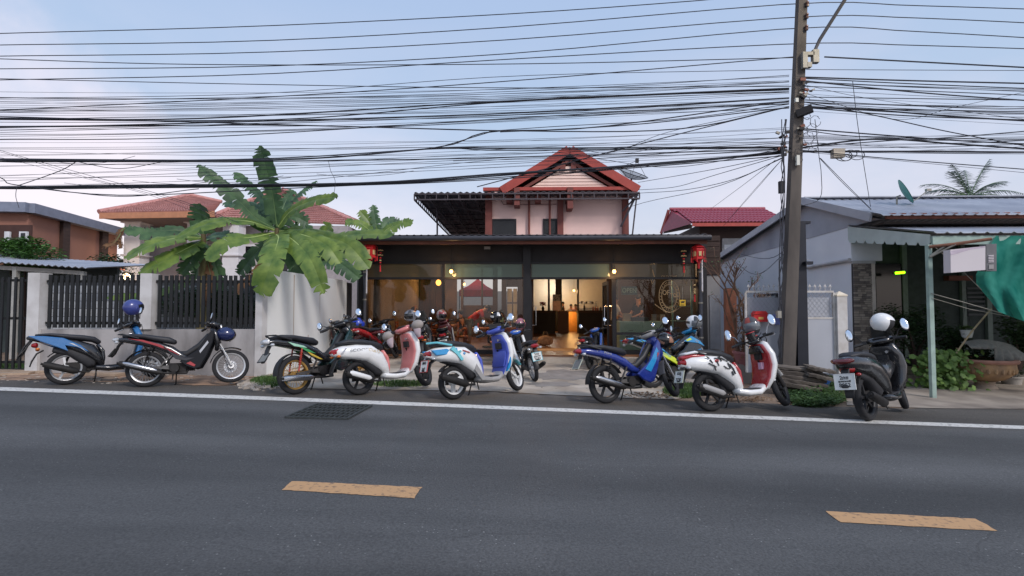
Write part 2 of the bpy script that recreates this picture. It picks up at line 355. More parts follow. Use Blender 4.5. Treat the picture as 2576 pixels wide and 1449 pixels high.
WPAINT = M('white_road_paint', (206,204,198), .75, var=.1, scale=22, rgb2=(140,138,134), lo=.3, hi=.48, detail=9, bump=.2)
YPAINT = M('yellow_road_paint', (186,146,104), .8, var=.1, scale=26, rgb2=(128,104,82), lo=.3, hi=.46, detail=9, bump=.15, bscale=60)
ZP = .010
tl = [(0,973.5),(300,984),(700,998.5),(1288,1022),(1700,1038),(2100,1053.5),(2576,1071)]
tl = [(a[0]+(c[0]-a[0])*i/8, a[1]+(c[1]-a[1])*i/8) for a, c in zip(tl, tl[1:]) for i in range(8)] + [tl[-1]]
def ext(a, b, t): return a + (b - a)*t
up_ = [G(x, y, ZP) for x, y in tl]; dn = [G(x, y + (8.8 if x < 1000 else 8.4), ZP) for x, y in tl]
for l in (up_, dn):
    l.insert(0, ext(l[8], l[0], 9)); l.append(ext(l[-9], l[-1], 9))
    for p in l: p.z = zg(p.x) + ZP
mb = MB(); vs = []; fs = []
for a, b in zip(up_, dn): vs += [tuple(a), tuple(b)]
for i in range(len(up_)-1): fs.append((2*i, 2*i+1, 2*i+3, 2*i+2))
mb.add(vs, fs); mb.build('edge_line', WPAINT, road, smooth=False)
def ragged(c):
    o = []
    for i in range(len(c)):
        a, b = c[i], c[(i+1) % len(c)]; k = max(3, int((b-a).length/.05))
        for j in range(k):
            p = a.lerp(b, j/k); o.append(p + V((random.uniform(-.006,.006), random.uniform(-.006,.006), 0)))
    return o
dash = [[(735.7,1209.8),(1060.7,1225.5),(1042,1253),(710,1232)], [(2077,1285),(2454.5,1304.5),(2510,1335.3),(2114.7,1313.8)]]
d0 = [G(x, y, ZP) for x, y in dash[0]]; d1 = [G(x, y, ZP) for x, y in dash[1]]
step_ = (sum(d1, V()) - sum(d0, V())) / 4
for c in (d0, d1, [p - step_ for p in d0], [p + step_ for p in d1], [p - step_*2 for p in d0]):
    c = ragged(c); MB().add([tuple(p) for p in c], [tuple(range(len(c)))][::1]).build('lane_dash', YPAINT, road, smooth=False)

# concrete forecourt and driveway
fc = [(640,974),(672,942),(885,905),(1290,895),(1800,898),(1790,960),(1742,995),(1700,1006),(1600,1003.5),(1481,998),(1350,992),(1222,985),(1000,982),(800,979)]
sheet([G(x, y) for x, y in fc], .012, 'forecourt', CONC)
dw = [(2130,1021),(2128,985),(2150,940),(2300,905),(2700,905),(4200,940),(4200,1080),(3000,1043),(2576,1030),(2400,1029),(2291,1027)]
sheet([G(x, y) for x, y in dw], .012, 'driveway', CONC2)
# patches of dark repair asphalt and sand on the verge
SAND = M('loose_sand', (176,142,116), .95, var=.2, scale=5, rgb2=(120,100,84), bump=.4, bscale=40)
def blob(cx, cy, rx, ry, z, name, mat, n=26):
    p = []
    for i in range(n):
        a = 2*math.pi*i/n; k = 1 + random.uniform(-.22,.22); p.append(G(cx + rx*k*math.cos(a), cy + ry*k*math.sin(a)))
    return sheet(p, z, name, mat)
blob(330, 953, 330, 9, .009, 'sand_patch', SAND); blob(120, 948, 130, 7, .0125, 'sand_patch', SAND)
blob(520, 966, 80, 5, .0125, 'sand_patch', SAND)
blob(1840, 965, 60, 18, .016, 'sand_patch', SAND); blob(2010, 1012, 60, 9, .013, 'sand_patch', SAND)
STAIN = M('oil_dark_concrete', (136,130,124), .8, var=.25, scale=3, bump=.2)
blob(1430, 945, 95, 13, .015, 'forecourt_patch', STAIN); blob(1390, 968, 60, 6, .0155, 'forecourt_patch', STAIN)

# drain grate let into the road
gq = [(797,1020),(934,1024),(873,1057),(719,1053)]; gp = [G(x, y, 0) for x, y in gq]
IRON = M('cast_iron', (62,66,66), .7, .3, var=.25, scale=30, bump=.3)
PIT_SHADE = M('drain_pit_shade', (12,12,12), .95)
grate = thing('drain_grate', tuple(gp[3]), 0, 'dark cast iron drain grate set into the asphalt', 'drain grate')
def bil(a, b): return gp[3].lerp(gp[2], a).lerp(gp[0].lerp(gp[1], a), b) - gp[3]
mb = MB(); q = [bil(*c) for c in ((0,0),(1,0),(1,1),(0,1))]
mb.add([(p.x, p.y, p.z+.009) for p in q], [(0,1,2,3)]); mb.build('pit', PIT_SHADE, grate, smooth=False)  # flat black sheet over the asphalt; its colour stands for the pit's shade
mb = MB()
for i in range(4):
    a, b = q[i], q[(i+1)%4]; mb.beam(a + V((0,0,.02)), b + V((0,0,.02)), .035, .022)
mb.build('frame', IRON, grate, smooth=False)
mb = MB()
for i in range(1, 12): mb.beam(bil(i/12, .02) + V((0,0,.02)), bil(i/12, .98) + V((0,0,.02)), .016, .016)
for i in range(1, 5): mb.beam(bil(.02, i/5) + V((0,0,.021)), bil(.98, i/5) + V((0,0,.021)), .03, .018)
mb.build('bars', IRON, grate, smooth=False)

# ------------------------------------------------------------------ grass, weeds and litter
def leafmat(name, rgb, rgb2, rough=.55, trans=.25):
    if name in _m: return _m[name]
    m = M(name, rgb, rough, var=.3, scale=5, rgb2=rgb2, lo=.3, hi=.7)
    n = m.node_tree; b = n.nodes['Principled BSDF']; o = [x for x in n.nodes if x.type == 'OUTPUT_MATERIAL'][0]
    t = n.nodes.new('ShaderNodeBsdfTranslucent'); x = n.nodes.new('ShaderNodeMixShader'); x.inputs[0].default_value = trans
    src = b.inputs['Base Color'].links[0].from_socket; n.links.new(src, t.inputs[0])
    n.links.new(b.outputs[0], x.inputs[1]); n.links.new(t.outputs[0], x.inputs[2]); n.links.new(x.outputs[0], o.inputs[0]); return m
GRASS = leafmat('grass_blades', (98,128,62), (58,84,38)); WEED = leafmat('weed_leaves', (92,124,64), (46,70,36)); DRYL = leafmat('dry_leaves', (150,118,84), (96,72,50))
def grass(name, cx, cy, rx, ry, n, h, mat, broad=False):
    mb = MB()
    for i in range(n):
        a = random.uniform(0, 2*math.pi); k = math.sqrt(random.random()); p = G(cx + rx*k*math.cos(a), cy + ry*k*math.sin(a))
        hh = h*random.uniform(.4,1.15)*(1.15-k*.6); t = random.uniform(0, 2*math.pi); d = V((math.cos(t), math.sin(t), 0)); s = V((-d.y, d.x, 0))
        if broad:
            c = p + V((0,0,random.uniform(.01, hh))) + d*random.uniform(0,.03); wv = random.uniform(.012,.03); tip = c + d*wv*2.4 + V((0,0,random.uniform(-.02,.025)))
            mid = c.lerp(tip, .5)
            mb.add([c, mid + s*wv + V((0,0,.008)), tip, mid - s*wv + V((0,0,.008))], [(0,1,2,3)])
        else:
            wv = random.uniform(.003,.007); m_ = p + V((0,0,hh*.6)) + d*hh*.15; tip = p + V((0,0,hh)) + d*hh*random.uniform(.2,.7)
            mb.add([p - s*wv, p + s*wv, m_ + s*wv*.8, tip, m_ - s*wv*.8], [(0,1,2,4),(4,2,3)])
    return mb.build(name, mat, None, smooth=False, kind='stuff')
tag(grass('grass_patch', 1722, 985, 55, 18, 2600, .13, GRASS), 'grass patch growing between the blue underbone and the white red scooter', 'grass')
tag(grass('grass_patch', 676, 964, 48, 13, 1800, .13, GRASS), 'short grass at the foot of the white wall corner', 'grass')
tag(grass('grass_patch', 1010, 968, 75, 8, 1700, .10, GRASS), 'dark grass strip under the white and pink scooter', 'grass')
tag(grass('grass_patch', 30, 925, 45, 10, 900, .14, GRASS), 'grass tufts below the dark gate at far left', 'grass')
tag(grass('weed_patch', 2050, 1003, 78, 24, 5200, .20, WEED, True), 'low leafy weeds beside the white gate post', 'weeds')
tag(grass('weed_patch', 2075, 972, 50, 12, 1600, .26, WEED, True), 'taller weeds against the white gate panel', 'weeds')
tag(grass('fallen_leaves', 1640, 996, 70, 8, 260, .02, DRYL, True), 'dry fallen leaves beneath the blue underbone', 'leaves')
tag(grass('fallen_leaves', 1860, 1005, 80, 8, 200, .02, DRYL, True), 'dry fallen leaves beneath the white red scooter', 'leaves')
RUBBLE = M('rubble', (170,160,148), .9, var=.3, scale=9, bump=.5)
mb = MB()
for i in range(130):
    p = G(random.gauss(640, 22), random.gauss(972, 4)); r = random.uniform(.012,.05)
    mb.box(p + V((0,0,r*.35)), (r*2*random.uniform(.7,1.4), r*2, r), Matrix.Rotation(random.uniform(0,3), 3, 'Z') @ Matrix.Rotation(random.uniform(-.4,.4), 3, 'X'))
for i in range(160):
    p = G(random.uniform(0, 640), random.gauss(950, 7)); r = random.uniform(.006,.025); mb.box(p + V((0,0,r*.4)), (r*2.5, r*2, r), Matrix.Rotation(random.uniform(0,3), 3, 'Z'))
for i in range(60):
    p = G(random.uniform(1100, 1740), random.uniform(930, 990)); r = random.uniform(.005,.018); mb.box(p + V((0,0,r*.4+.01)), (r*2.5, r*2, r), Matrix.Rotation(random.uniform(0,3), 3, 'Z'))
tag(mb.build('rubble', RUBBLE, None, smooth=False, kind='stuff'), 'broken stones and grit along the verge', 'rubble')
SLAB = M('broken_slab', (160,140,120), .9, var=.25, scale=4, bump=.4)
for x, y, L_, rz in ((60,938,1.1,.1),(255,944,.8,-.12),(30,944,.6,.3)):
    p = G(x, y); mb = MB(); mb.box((0,0,.03), (L_, .22, .05)); o = mb.build('broken_slab', SLAB, None, smooth=False); o.location = p; o.rotation_euler = (0,.02,rz)
    tag(o, {60:'longest pale concrete slab lying before the left gate post', 255:'pale slab half hidden under the blue black scooter', 30:'short pale slab at the far left edge of the verge'}[x], 'slab')
# ================================================================== buildings
BLACK = M('black_painted_steel', (34,33,36), .5, .2, var=.2, scale=5)
BLACKW = M('charcoal_panel', (38,36,38), .75, var=.25, scale=2.5)
GUT = M('grey_gutter', (66,68,76), .45, .1, var=.12, scale=3)
REDW = M('red_brown_board', (120,72,58), .7, var=.2, scale=4)
WHITEW = M('white_wall', (226,226,224), .85, var=.05, scale=1.1, rgb2=(196,198,200), lo=.2, hi=.75, bump=.1, bscale=60)
GREYW = M('grey_render', (140,138,138), .85, var=.12, scale=1.2, bump=.1)
CEIL = M('dark_ceiling', (52,46,42), .9)
TILE = M('brown_floor_tile', (128,86,56), .35, var=.15, scale=2)
TIMB = M('dark_timber', (62,46,40), .8, var=.3, scale=4, stretch=(1,1,8))
WOODO = M('orange_wood', (176,104,52), .5, var=.2, scale=6)
PINKW = M('pink_render', (242,206,196), .85, var=.06, scale=.8, bump=.05)
CREAMW = M('cream_siding', (238,208,194), .8, var=.05, scale=3)
REDB = M('red_painted_wood', (168,70,60), .65, var=.12, scale=4)
DKRED = M('dark_red_column', (122,66,58), .7, var=.15, scale=4)
SHEETM = M('weathered_metal_sheet', (92,90,96), .55, .2, var=.2, scale=1.5)
GALV = M('galvanised_sheet', (176,179,186), .5, .15, var=.1, scale=1.2, rgb2=(146,150,160))
DKGLASS = M('dark_window_glass', (22,24,28), .12, var=.2, spec=.6)
CLEAR = glass('clear_glass', (236,236,232), .055)
SMOKE = glass('smoked_glass', (206,194,176), .06, .03, (120,112,100))
FILMG = glass('frosted_transom', (170,164,146), .06, .42, (132,126,110))
FILMT = glass('green_frosted_transom', (150,166,156), .06, .52, (126,146,134))

def corr(u0, u1, fa, fb, pitch=.18, amp=.025, steps=4, rib=False, thick=.012):
    """corrugated sheet between a front line (v, z) and a back line (v, z)"""
    mb = MB(); n = max(2, int((u1-u0)/pitch))*steps; vs = []; fs = []
    for i in range(n+1):
        u = u0 + (u1-u0)*i/n; ph = i % steps
        h = amp*(1 if ph == 0 else 0) if rib else amp*math.sin(2*math.pi*ph/steps)
        vs += [(u, fa[0], fa[1]+h), (u, fb[0], fb[1]+h), (u, fa[0], fa[1]+h-thick), (u, fb[0], fb[1]+h-thick)]
    for i in range(n):
        a, b = 4*i, 4*i+4; fs += [(a, b, b+1, a+1), (a+2, a+3, b+3, b+2), (a, a+2, b+2, b)]
    mb.add(vs, fs); return mb
def point(name, loc, watts, rgb, r=.05, parent=None):
    l = bpy.data.lights.new(name, 'POINT'); l.energy = watts; l.color = rgb; l.shadow_soft_size = r
    o = bpy.data.objects.new(name, l); COL.objects.link(o); o.location = loc
    if parent: o.parent = parent
    return o
BULB = glow('warm_bulb', (255,190,100), 9.0)

# ---------------------------------------------------------------- cafe
g0 = G(1300, 903); SF = Frame(g0.x, g0.y, -1)
cafe = thing('cafe_building', tuple(SF.o), SF.a, 'black framed cafe front with glazed bays, open doorway and long grey gutter', 'building')
u0, u1 = SF.U(905), SF.U(1772); ZF = 0.0
zt0, zt1, zl, zs = SF.Z(1300,700), SF.Z(1300,662), SF.Z(1300,704), SF.Z(1300,612)
ud0, ud1 = SF.U(1338), SF.U(1527)
uk = SF.U(1240, 700, 9)      # yard side of the room behind
b = lambda *a: MB().bx(*a)
b(u0-.05, u1+.05, -.35, 18, -.5, ZF).build('floor', TILE, cafe, False)
b(u0-.1, u1+.1, -.95, -.352, -.5, -.045).build('step', CONC, cafe, False)
for xa, xb in ((905,926),(1316,1335),(1752,1772)):
    b(SF.U(xa), SF.U(xb), -.12, .12, -.4, zs+.2).build('column', BLACK, cafe, False)
b(u0, u1, -.05, .06, zt1, zs+.25).build('fascia_panel', BLACKW, cafe, False)
b(u0, u1, -.085, .085, zt0-.03, zt0+.03).build('transom_rail', BLACK, cafe, False)
b(u0, u1, -.08, .08, zt1-.025, zt1+.025).build('transom_rail', BLACK, cafe, False)
for xa, y1 in ((1116,890),(1537,704)):
    uu = SF.U(xa); b(uu-.035, uu+.035, -.07, .07, ZF if y1 > 800 else zt0, zt1).build('mullion', BLACK, cafe, False)
for xa, xb, mt in ((926,1112,FILMG),(1120,1314,FILMT),(1337,1533,FILMT),(1541,1750,FILMG)):
    b(SF.U(xa), SF.U(xb), -.006, .006, zt0+.03, zt1-.025).build('transom_pane', mt, cafe, False)
for xa, xb, mt in ((926,1113,SMOKE),(1119,1315,CLEAR),(1550,1750,CLEAR)):
    b(SF.U(xa), SF.U(xb), -.006, .006, ZF+.12, zt0-.03).build('glass_pane', mt, cafe, False)
for xa, xb in ((926,1316),(1548,1752)):
    b(SF.U(xa), SF.U(xb), -.06, .06, ZF, ZF+.12).build('bottom_rail', BLACK, cafe, False)
b(SF.U(1548), SF.U(1752), -.05, .05, SF.Z(1600,842), SF.Z(1600,836)).build('middle_rail', BLACK, cafe, False)
b(SF.U(1539), SF.U(1549), -.06, .06, ZF, zt0).build('door_post', BLACK, cafe, False)
# two glass doors pushed open inwards, with long steel pull handles
CHROME = M('bright_steel', (200,202,205), .18, .95, var=.05)
for xa, s in ((1337, 1), (1530, -1)):
    uh = SF.U(xa); root = b(uh, uh+.05*s if s > 0 else uh+.05, .02, 1.0, ZF+.01, zl-.03)
    mbd = MB()
    for (v0, v1, z0, z1) in ((.10,.16,ZF+.01,zl-.04),(.94,1.0,ZF+.01,zl-.04),(.16,.94,ZF+.01,ZF+.12),(.16,.94,zl-.14,zl-.04)): mbd.bx(uh-.02, uh+.03, v0, v1, z0, z1)
    dr = mbd.build('door', BLACK, cafe, False)
    b(uh+.001, uh+.009, .16, .94, ZF+.12, zl-.14).build('pane', CLEAR, dr, False)
    hz0, hz1 = SF.Z(1546,818), SF.Z(1546,770); mh = MB()
    for off in (-.12, .13):
        mh.tube([(uh+off*.2,-.02,hz0),(uh+off,-.03,hz0),(uh+off,-.03,hz1),(uh+off*.2,-.02,hz1)], .013, 8)
    mh.build('pull_handle', CHROME, dr)
# gutter, barge board, roof
de = -.95
ug0, ug1 = SF.U(892,598,de), SF.U(1788,598,de); zgut = SF.Z(1300,598,de)
mg = MB(); prof = [(de-.09*math.cos(R(a))*1.0, zgut-.085*math.sin(R(a))) for a in range(-30, 211, 24)]
vs = []; fs = []
for u in (ug0, ug1): vs += [(u, y, z) for y, z in prof]
k = len(prof)
fs = [(i, i+1, k+i+1, k+i) for i in range(k-1)] + [tuple(range(k)), tuple(range(2*k-1, k-1, -1))]
mg.add(vs, fs); mg.build('gutter', GUT, cafe)
b(ug0+.06, ug1-.06, de+.10, de+.14, SF.Z(1300,613,de), SF.Z(1300,601,de)).build('barge_board', REDW, cafe, False)
b(ug0+.1, ug1-.1, de+.142, .0, SF.Z(1300,608,de)+.02, SF.Z(1300,608,de)+.04).build('soffit', CEIL, cafe, False)
corr(ug0+.02, ug1-.02, (de-.05, zgut+.075), (6.0, zgut+.40), .2, .016).build('roof_sheet', SHEETM, cafe)
# shell of the room
b(u0-.12, u0, .13, 9, -.4, zs+.3).build('side_wall', GREYW, cafe, False)
b(u1, u1+.12, .13, 18, -.5, zs+.3).build('side_wall', BLACKW, cafe, False)
b(u0, u1, .07, 9, zs-.02, zs+.05).build('ceiling', CEIL, cafe, False)
uh_ = SF.U(1330, 700, 9)
b(uh_, u1, 9.001, 18.2, zs-.02, zs+.05).build('ceiling', CEIL, cafe, False)
BRICKI = M('dark_brown_inner_wall', (70,52,43), .85, var=.3, scale=2)
b(u0, SF.U(1062,700,9), 8.9, 9.0, 0, zs).build('back_wall', BRICKI, cafe, False)
for xa, xb in ((1058,1069),(1085,1096),(1160,1166),(1211,1215),(1240,1252),(1262,1274),(1302,1334)):
    b(SF.U(xa,700,8.9), SF.U(xb,700,8.9), 8.8, 8.95, ZF, zs).build('inner_post', TIMB, cafe, False)
b(SF.U(1069,700,9), SF.U(1150,700,9), 8.96, 9.0, ZF, zs).build('back_wall', BRICKI, cafe, False)
b(SF.U(1166,700,9), SF.U(1240,700,9), 8.9, 8.98, ZF, SF.Z(1200,768,9)).build('back_wall', BRICKI, cafe, False)
b(SF.U(1274,700,9), SF.U(1302,700,9), 8.9, 8.95, SF.Z(1290,722,9), zs).build('back_wall', BRICKI, cafe, False)
WDOOR = M('white_door_panel', (206,204,198), .6)
for xa, xb in ((1276,1288),(1291,1301)):
    for ya, yb in ((726,760),(764,812)):
        b(SF.U(xa,700,8.8), SF.U(xb,700,8.8), 8.86, 8.9, SF.Z(1290,yb,8.8), SF.Z(1290,ya,8.8)).build('door_panel', WDOOR, cafe, False)
# kitchen wall far back in the right bay: dark counter front, pale panels, orange strip
vk = 14.5
KW = M('pale_kitchen_panel', (214,206,190), .6, var=.03)
OR = M('orange_lit_board', (214,150,78), .6, var=.1)
b(uh_-.2, u1, vk+2.4, vk+2.5, 0, zs).build('back_wall', KW, cafe, False)
b(SF.U(1336,700,9), SF.U(1342,700,9), 9.0, vk+2.4, 0, zs).build('partition', BRICKI, cafe, False)
for xa, xb in ((1378,1383),(1397,1413),(1451,1456),(1528,1533)):
    b(SF.U(xa,700,vk+.5), SF.U(xb,700,vk+.5), vk+.4, vk+.5, ZF, zs).build('kitchen_post', BLACK, cafe, False)
b(SF.U(1336,700,vk+.5), SF.U(1533,700,vk+.5), vk+.35, vk+.55, SF.Z(1400,784,vk+.5), SF.Z(1400,781,vk+.5)).build('kitchen_sill', TIMB, cafe, False)
b(SF.U(1342,700,vk+.6), SF.U(1533,700,vk+.6), vk+.56, vk+.6, ZF, SF.Z(1400,784,vk+.6)).build('kitchen_low_wall', OR, cafe, False)
b(SF.U(1533,700,vk), SF.U(1556,700,vk), vk+.2, vk+.3, ZF, zs).build('orange_panel', OR, cafe, False)
b(SF.U(1556,700,6), u1, 6, 6.1, ZF, zs).build('back_wall', BRICKI, cafe, False)
b(SF.U(1526,700,3), SF.U(1542,700,3), 3.0, 3.2, ZF, zs).build('inner_post', TIMB, cafe, False)

# counters
def counter(xa, xb, yt, yb, v, dv, label):
    ua, ub = SF.U(xa,780,v), SF.U(xb,780,v); r = thing('bar_counter', tuple(SF.w((ua+ub)/2, v, ZF)), SF.a, label, 'counter'); h = SF.Z(xa, yt, v)-ZF; L_ = ub-ua
    MB().bx(-L_/2, L_/2, 0, dv, 0, h-.14).build('base', BLACKW, r, False); MB().bx(-L_/2-.03, L_/2+.03, -.05, dv+.05, h-.14, h).build('top', TIMB, r, False); return r
counter(1337, 1397, 781, 833, 12.2, .7, 'dark bar counter left of the lit kitchen gap')
counter(1455, 1556, 781, 833, 12.2, .7, 'dark bar counter right of the lit kitchen gap')
BR = M('brown_cabinet', (92,60,44), .6)
r = thing('cabinet', tuple(SF.w(SF.U(1404,800,12.8), 12.8, ZF)), SF.a, 'plain brown cabinet between the two bar counters', 'cabinet')
hh = SF.Z(1400,782,12.8)-ZF; ww = SF.U(1425,800,12.8)-SF.U(1398,800,12.8)
MB().bx(0, ww, 0, .5, 0, hh).build('body', BR, r, False); MB().bx(ww*.1, ww*.9, -.02, -.002, .08, hh-.08).build('door', BR, r, False)
# red tent and pale wall in the yard seen through the back
TENT = M('red_tent_cloth', (176,40,44), .7)
vt = 13; r = thing('canopy_tent', tuple(SF.w(SF.U(1202,745,vt), vt, 0)), SF.a, 'red pyramid canopy tent in the yard behind the cafe', 'tent')
ta = SF.U(1240,745,vt)-SF.U(1165,745,vt); z0, z1, z2 = SF.Z(1200,746,vt), SF.Z(1200,731,vt), SF.Z(1200,703,vt); h = ta/2+.1
mb = MB(); c = [(-h,-h),(h,-h),(h,h),(-h,h)]
mb.add([(x,y,z1) for x,y in c] + [(x*.5,y*.5,z1+(z2-z1)*.42) for x,y in c] + [(x*.06,y*.06,z2) for x,y in c], [(i,(i+1)%4,4+(i+1)%4,4+i) for i in range(4)]+[(4+i,4+(i+1)%4,8+(i+1)%4,8+i) for i in range(4)]+[(8,9,10,11)])
mb.build('canopy', TENT, r, False)
mb = MB()
for i in range(4): a, bb = c[i], c[(i+1)%4]; mb.add([(a[0],a[1],z1),(bb[0],bb[1],z1),(bb[0],bb[1],z0),(a[0],a[1],z0)], [(0,1,2,3)])
mb.build('valance', TENT, r, False)
for x, y in c: MB().cyl((x*.98,y*.98,0), (x*.98,y*.98,z1), .02).build('leg', BLACK, r)
r = b(-4, 4, 0, .15, 0, 2.4); o = r.build('yard_wall', GREYW, None, False); o.location = SF.w(SF.U(1200,745,17), 17); o.rotation_euler = (0,0,SF.a); tag(o, 'pale grey wall of the yard behind the red tent', 'wall')

# hanging bulbs and wall lamp that are lit, plus added fill lamps
def bulb(x, y, v, label, watts, r=.05):
    u, z = SF.px(x, y, v); t = thing('hanging_bulb', tuple(SF.w(u, v, z)), SF.a, label, 'lamp')
    MB().ell((0,0,0), (r,r,r*1.15)).build('bulb', BULB, t); MB().cyl((0,0,r), (0,0,r+.08), .02).build('socket', BLACK, t)
    MB().cyl((0,0,r+.08), (0,0,max(.3, zs-z)), .006, n=5).build('cord', BLACK, t)
    if watts: point('bulb_light', (0,-.12,-.05), watts, (1,.56,.22), .06, t)
bulb(1135, 683, -.3, 'lit round bulb before the left transom pane', 9)
bulb(1545, 683, -.3, 'lit round bulb before the right transom pane', 9)
bulb(1103, 711, 8.2, 'lit warm wall bulb at the back of the left bay', 110, .12)
bulb(1444, 731, vk+1.2, 'lit bulb hanging in the far kitchen', 45, .06)
bulb(1168, 715, 8.0, 'dim warm bulb added for a lamp reflection before the red tent', 40, .05)  # glowing ball and its light are added for a lamp reflection in the pane
point('strip_light', tuple(SF.w(SF.U(1430,800,vk-.2), vk-.1, 1.0)), 30, (1,.55,.18), .2).name = 'counter_strip_light'
point('kitchen_light', tuple(SF.w(SF.U(1390,700,vk+1.3), vk+1.3, 2.6)), 70, (1,.88,.72), .3)
point('room_fill_light', tuple(SF.w(SF.U(1480,700,5), 5, 2.75)), 110, (1,.58,.28), .15)  # unseen fill lamps from here on, added to brighten the room and its people
point('room_fill_light', tuple(SF.w(SF.U(1640,700,.8), .8, 2.7)), 60, (1,.62,.34), .15)
point('room_fill_light', tuple(SF.w(SF.U(1150,700,4.5), 3.0, 2.75)), 150, (1,.60,.32), .15)
point('room_fill_light', tuple(SF.w(SF.U(1190,700,.6), .6, 2.7)), 60, (1,.66,.40), .15)

# ---------------------------------------------------------------- pink gable house with metal canopy behind the cafe
HW = D(1400, 590, 16.9); HF = Frame(HW.x, HW.y, -1.5)
ph = thing('pink_house', tuple(HF.o), HF.a, 'pink two storey house with red gable roof and metal canopy behind the cafe', 'building')
ha, hb = HF.U(1230,540), HF.U(1580,540); hz0 = 3.34; hz1 = HF.Z(1400,478)
MB().bx(ha, hb, 0, 7, hz0, hz1).build('wall', PINKW, ph, False)
for xa, xb in ((1221,1238),(1402,1417),(1566,1581)):
    MB().bx(HF.U(xa,540,-.1), HF.U(xb,540,-.1), -.16, .05, hz0, hz1).build('column', DKRED, ph, False)
for x in (1331, 1383):
    MB().cyl((HF.U(x,540,-.1), -.1, hz0), (HF.U(x,540,-.1), -.1, hz1-.1), .035, n=8).build('rain_pipe', DKRED, ph)
for xa, xb, ya in ((1235,1299,551),(1366,1401,551)):
    a, c_ = HF.U(xa,560), HF.U(xb,560); z1_ = HF.Z(1300,ya)
    f = MB(); t = .06
    f.bx(a, a+t, -.05, .02, hz0, z1_); f.bx(c_-t, c_, -.05, .02, hz0, z1_); f.bx(a+t, c_-t, -.05, .02, z1_-t, z1_)
    if xa == 1366: f.bx(a+t, c_-t, -.04, .02, z1_-.55, z1_-.48)
    f = f.build('window', BLACK, ph, False); MB().bx(a+t, c_-t, -.025, -.015, hz0, z1_-t).build('pane', DKGLASS, f, False)
# gable
gd = -.55
ga = HF.px(1432,371,gd); gl = HF.px(1262,473,gd); gr = HF.px(1606,473,gd)
apx = ga[0]; zb = (gl[1]+gr[1])/2; hwid = (gr[0]-gl[0])/2; apx = (gr[0]+gl[0])/2; za = ga[1]; slope = (za-zb)/hwid
TILR = M('brown_red_tiles', (128,72,62), .8, var=.25, scale=9)
for s in (-1, 1):
    mb = MB(); nr = 13     # overlapping tile courses running down the slope
    for i in range(nr):
        a0, a1 = i/nr, (i+1.25)/nr
        mb.add([(apx+s*hwid*a0, gd, za-slope*hwid*a0+.02),(apx+s*hwid*a0, 8, za-slope*hwid*a0+.02),(apx+s*hwid*a1, 8, za-slope*hwid*a1+.07),(apx+s*hwid*a1, gd, za-slope*hwid*a1+.07),
                (apx+s*hwid*a1, gd, za-slope*hwid*a1-.02),(apx+s*hwid*a1, 8, za-slope*hwid*a1-.02),(apx+s*hwid*a0, gd, za-slope*hwid*a0-.05)], [(0,1,2,3),(3,2,5,4),(0,3,4,6)])
    mb.build('roof', TILR, ph, False)
    L0 = V((apx+s*.03, gd-.03, za-.08)); L1 = V((apx+s*hwid*1.0, gd-.03, za-slope*hwid-.08))
    MB().beam(L0, L1, .06, .27, (0,0,1)).build('rake_board', REDB, ph, False)
    L0 = V((apx+s*.01, gd+.12, za-.40)); L1 = V((apx+s*hwid*.80, gd+.12, za-.40-slope*hwid*.80)); MB().beam(L0, L1, .05, .09).build('inner_rake_board', DKRED, ph, False)
# siding planks, each its own board
zsd0 = HF.Z(1432,474,-.35); SD = -.35
npl = 7; tri_h = za - .55 - zsd0; pz = tri_h/npl
for i in range(npl):
    za_, zb_ = zsd0+i*pz+.006, zsd0+(i+1)*pz-.006; w0 = (za-.5-za_)/slope; w1 = max(.02, (za-.5-zb_)/slope)
    mb = MB(); y0, y1 = SD-.02, SD+.03
    mb.add([(apx-w0,y0-.02,za_),(apx+w0,y0-.02,za_),(apx+w1,y0,zb_),(apx-w1,y0,zb_),(apx-w0,y1,za_),(apx+w0,y1,za_),(apx+w1,y1,zb_),(apx-w1,y1,zb_)], [(0,1,2,3),(5,4,7,6),(0,4,5,1),(3,2,6,7),(1,5,6,2),(4,0,3,7)])
    mb.build('siding_plank', CREAMW, ph, False)
mb = MB(); w0 = (za-.5-zsd0)/slope; mb.add([(apx-w0,SD+.05,zsd0),(apx+w0,SD+.05,zsd0),(apx,SD+.05,za-.45)], [(0,1,2)]); mb.build('gable_backing', DKRED, ph, False)
for xa, xb in ((1409,1422),(1436,1449)):
    a, c_ = HF.U(xa,425,SD), HF.U(xb,425,SD); z0_, z1_ = HF.Z(1430,430,SD), HF.Z(1430,412,SD)
    MB().prism([(a,z0_),(c_,z0_),(c_,z1_ if xa == 1409 else z1_-.08),((a+c_)/2,z1_+.05),(a,z1_-.08 if xa == 1409 else z1_)], SD-.1, SD-.04).build('gable_vent', DKRED, ph, False)
MB().bx(HF.U(1216,476,-.4), HF.U(1603,476,-.4), -.55, -.35, HF.Z(1400,481,-.4), HF.Z(1400,473,-.4)).build('eave_board', REDB, ph, False)
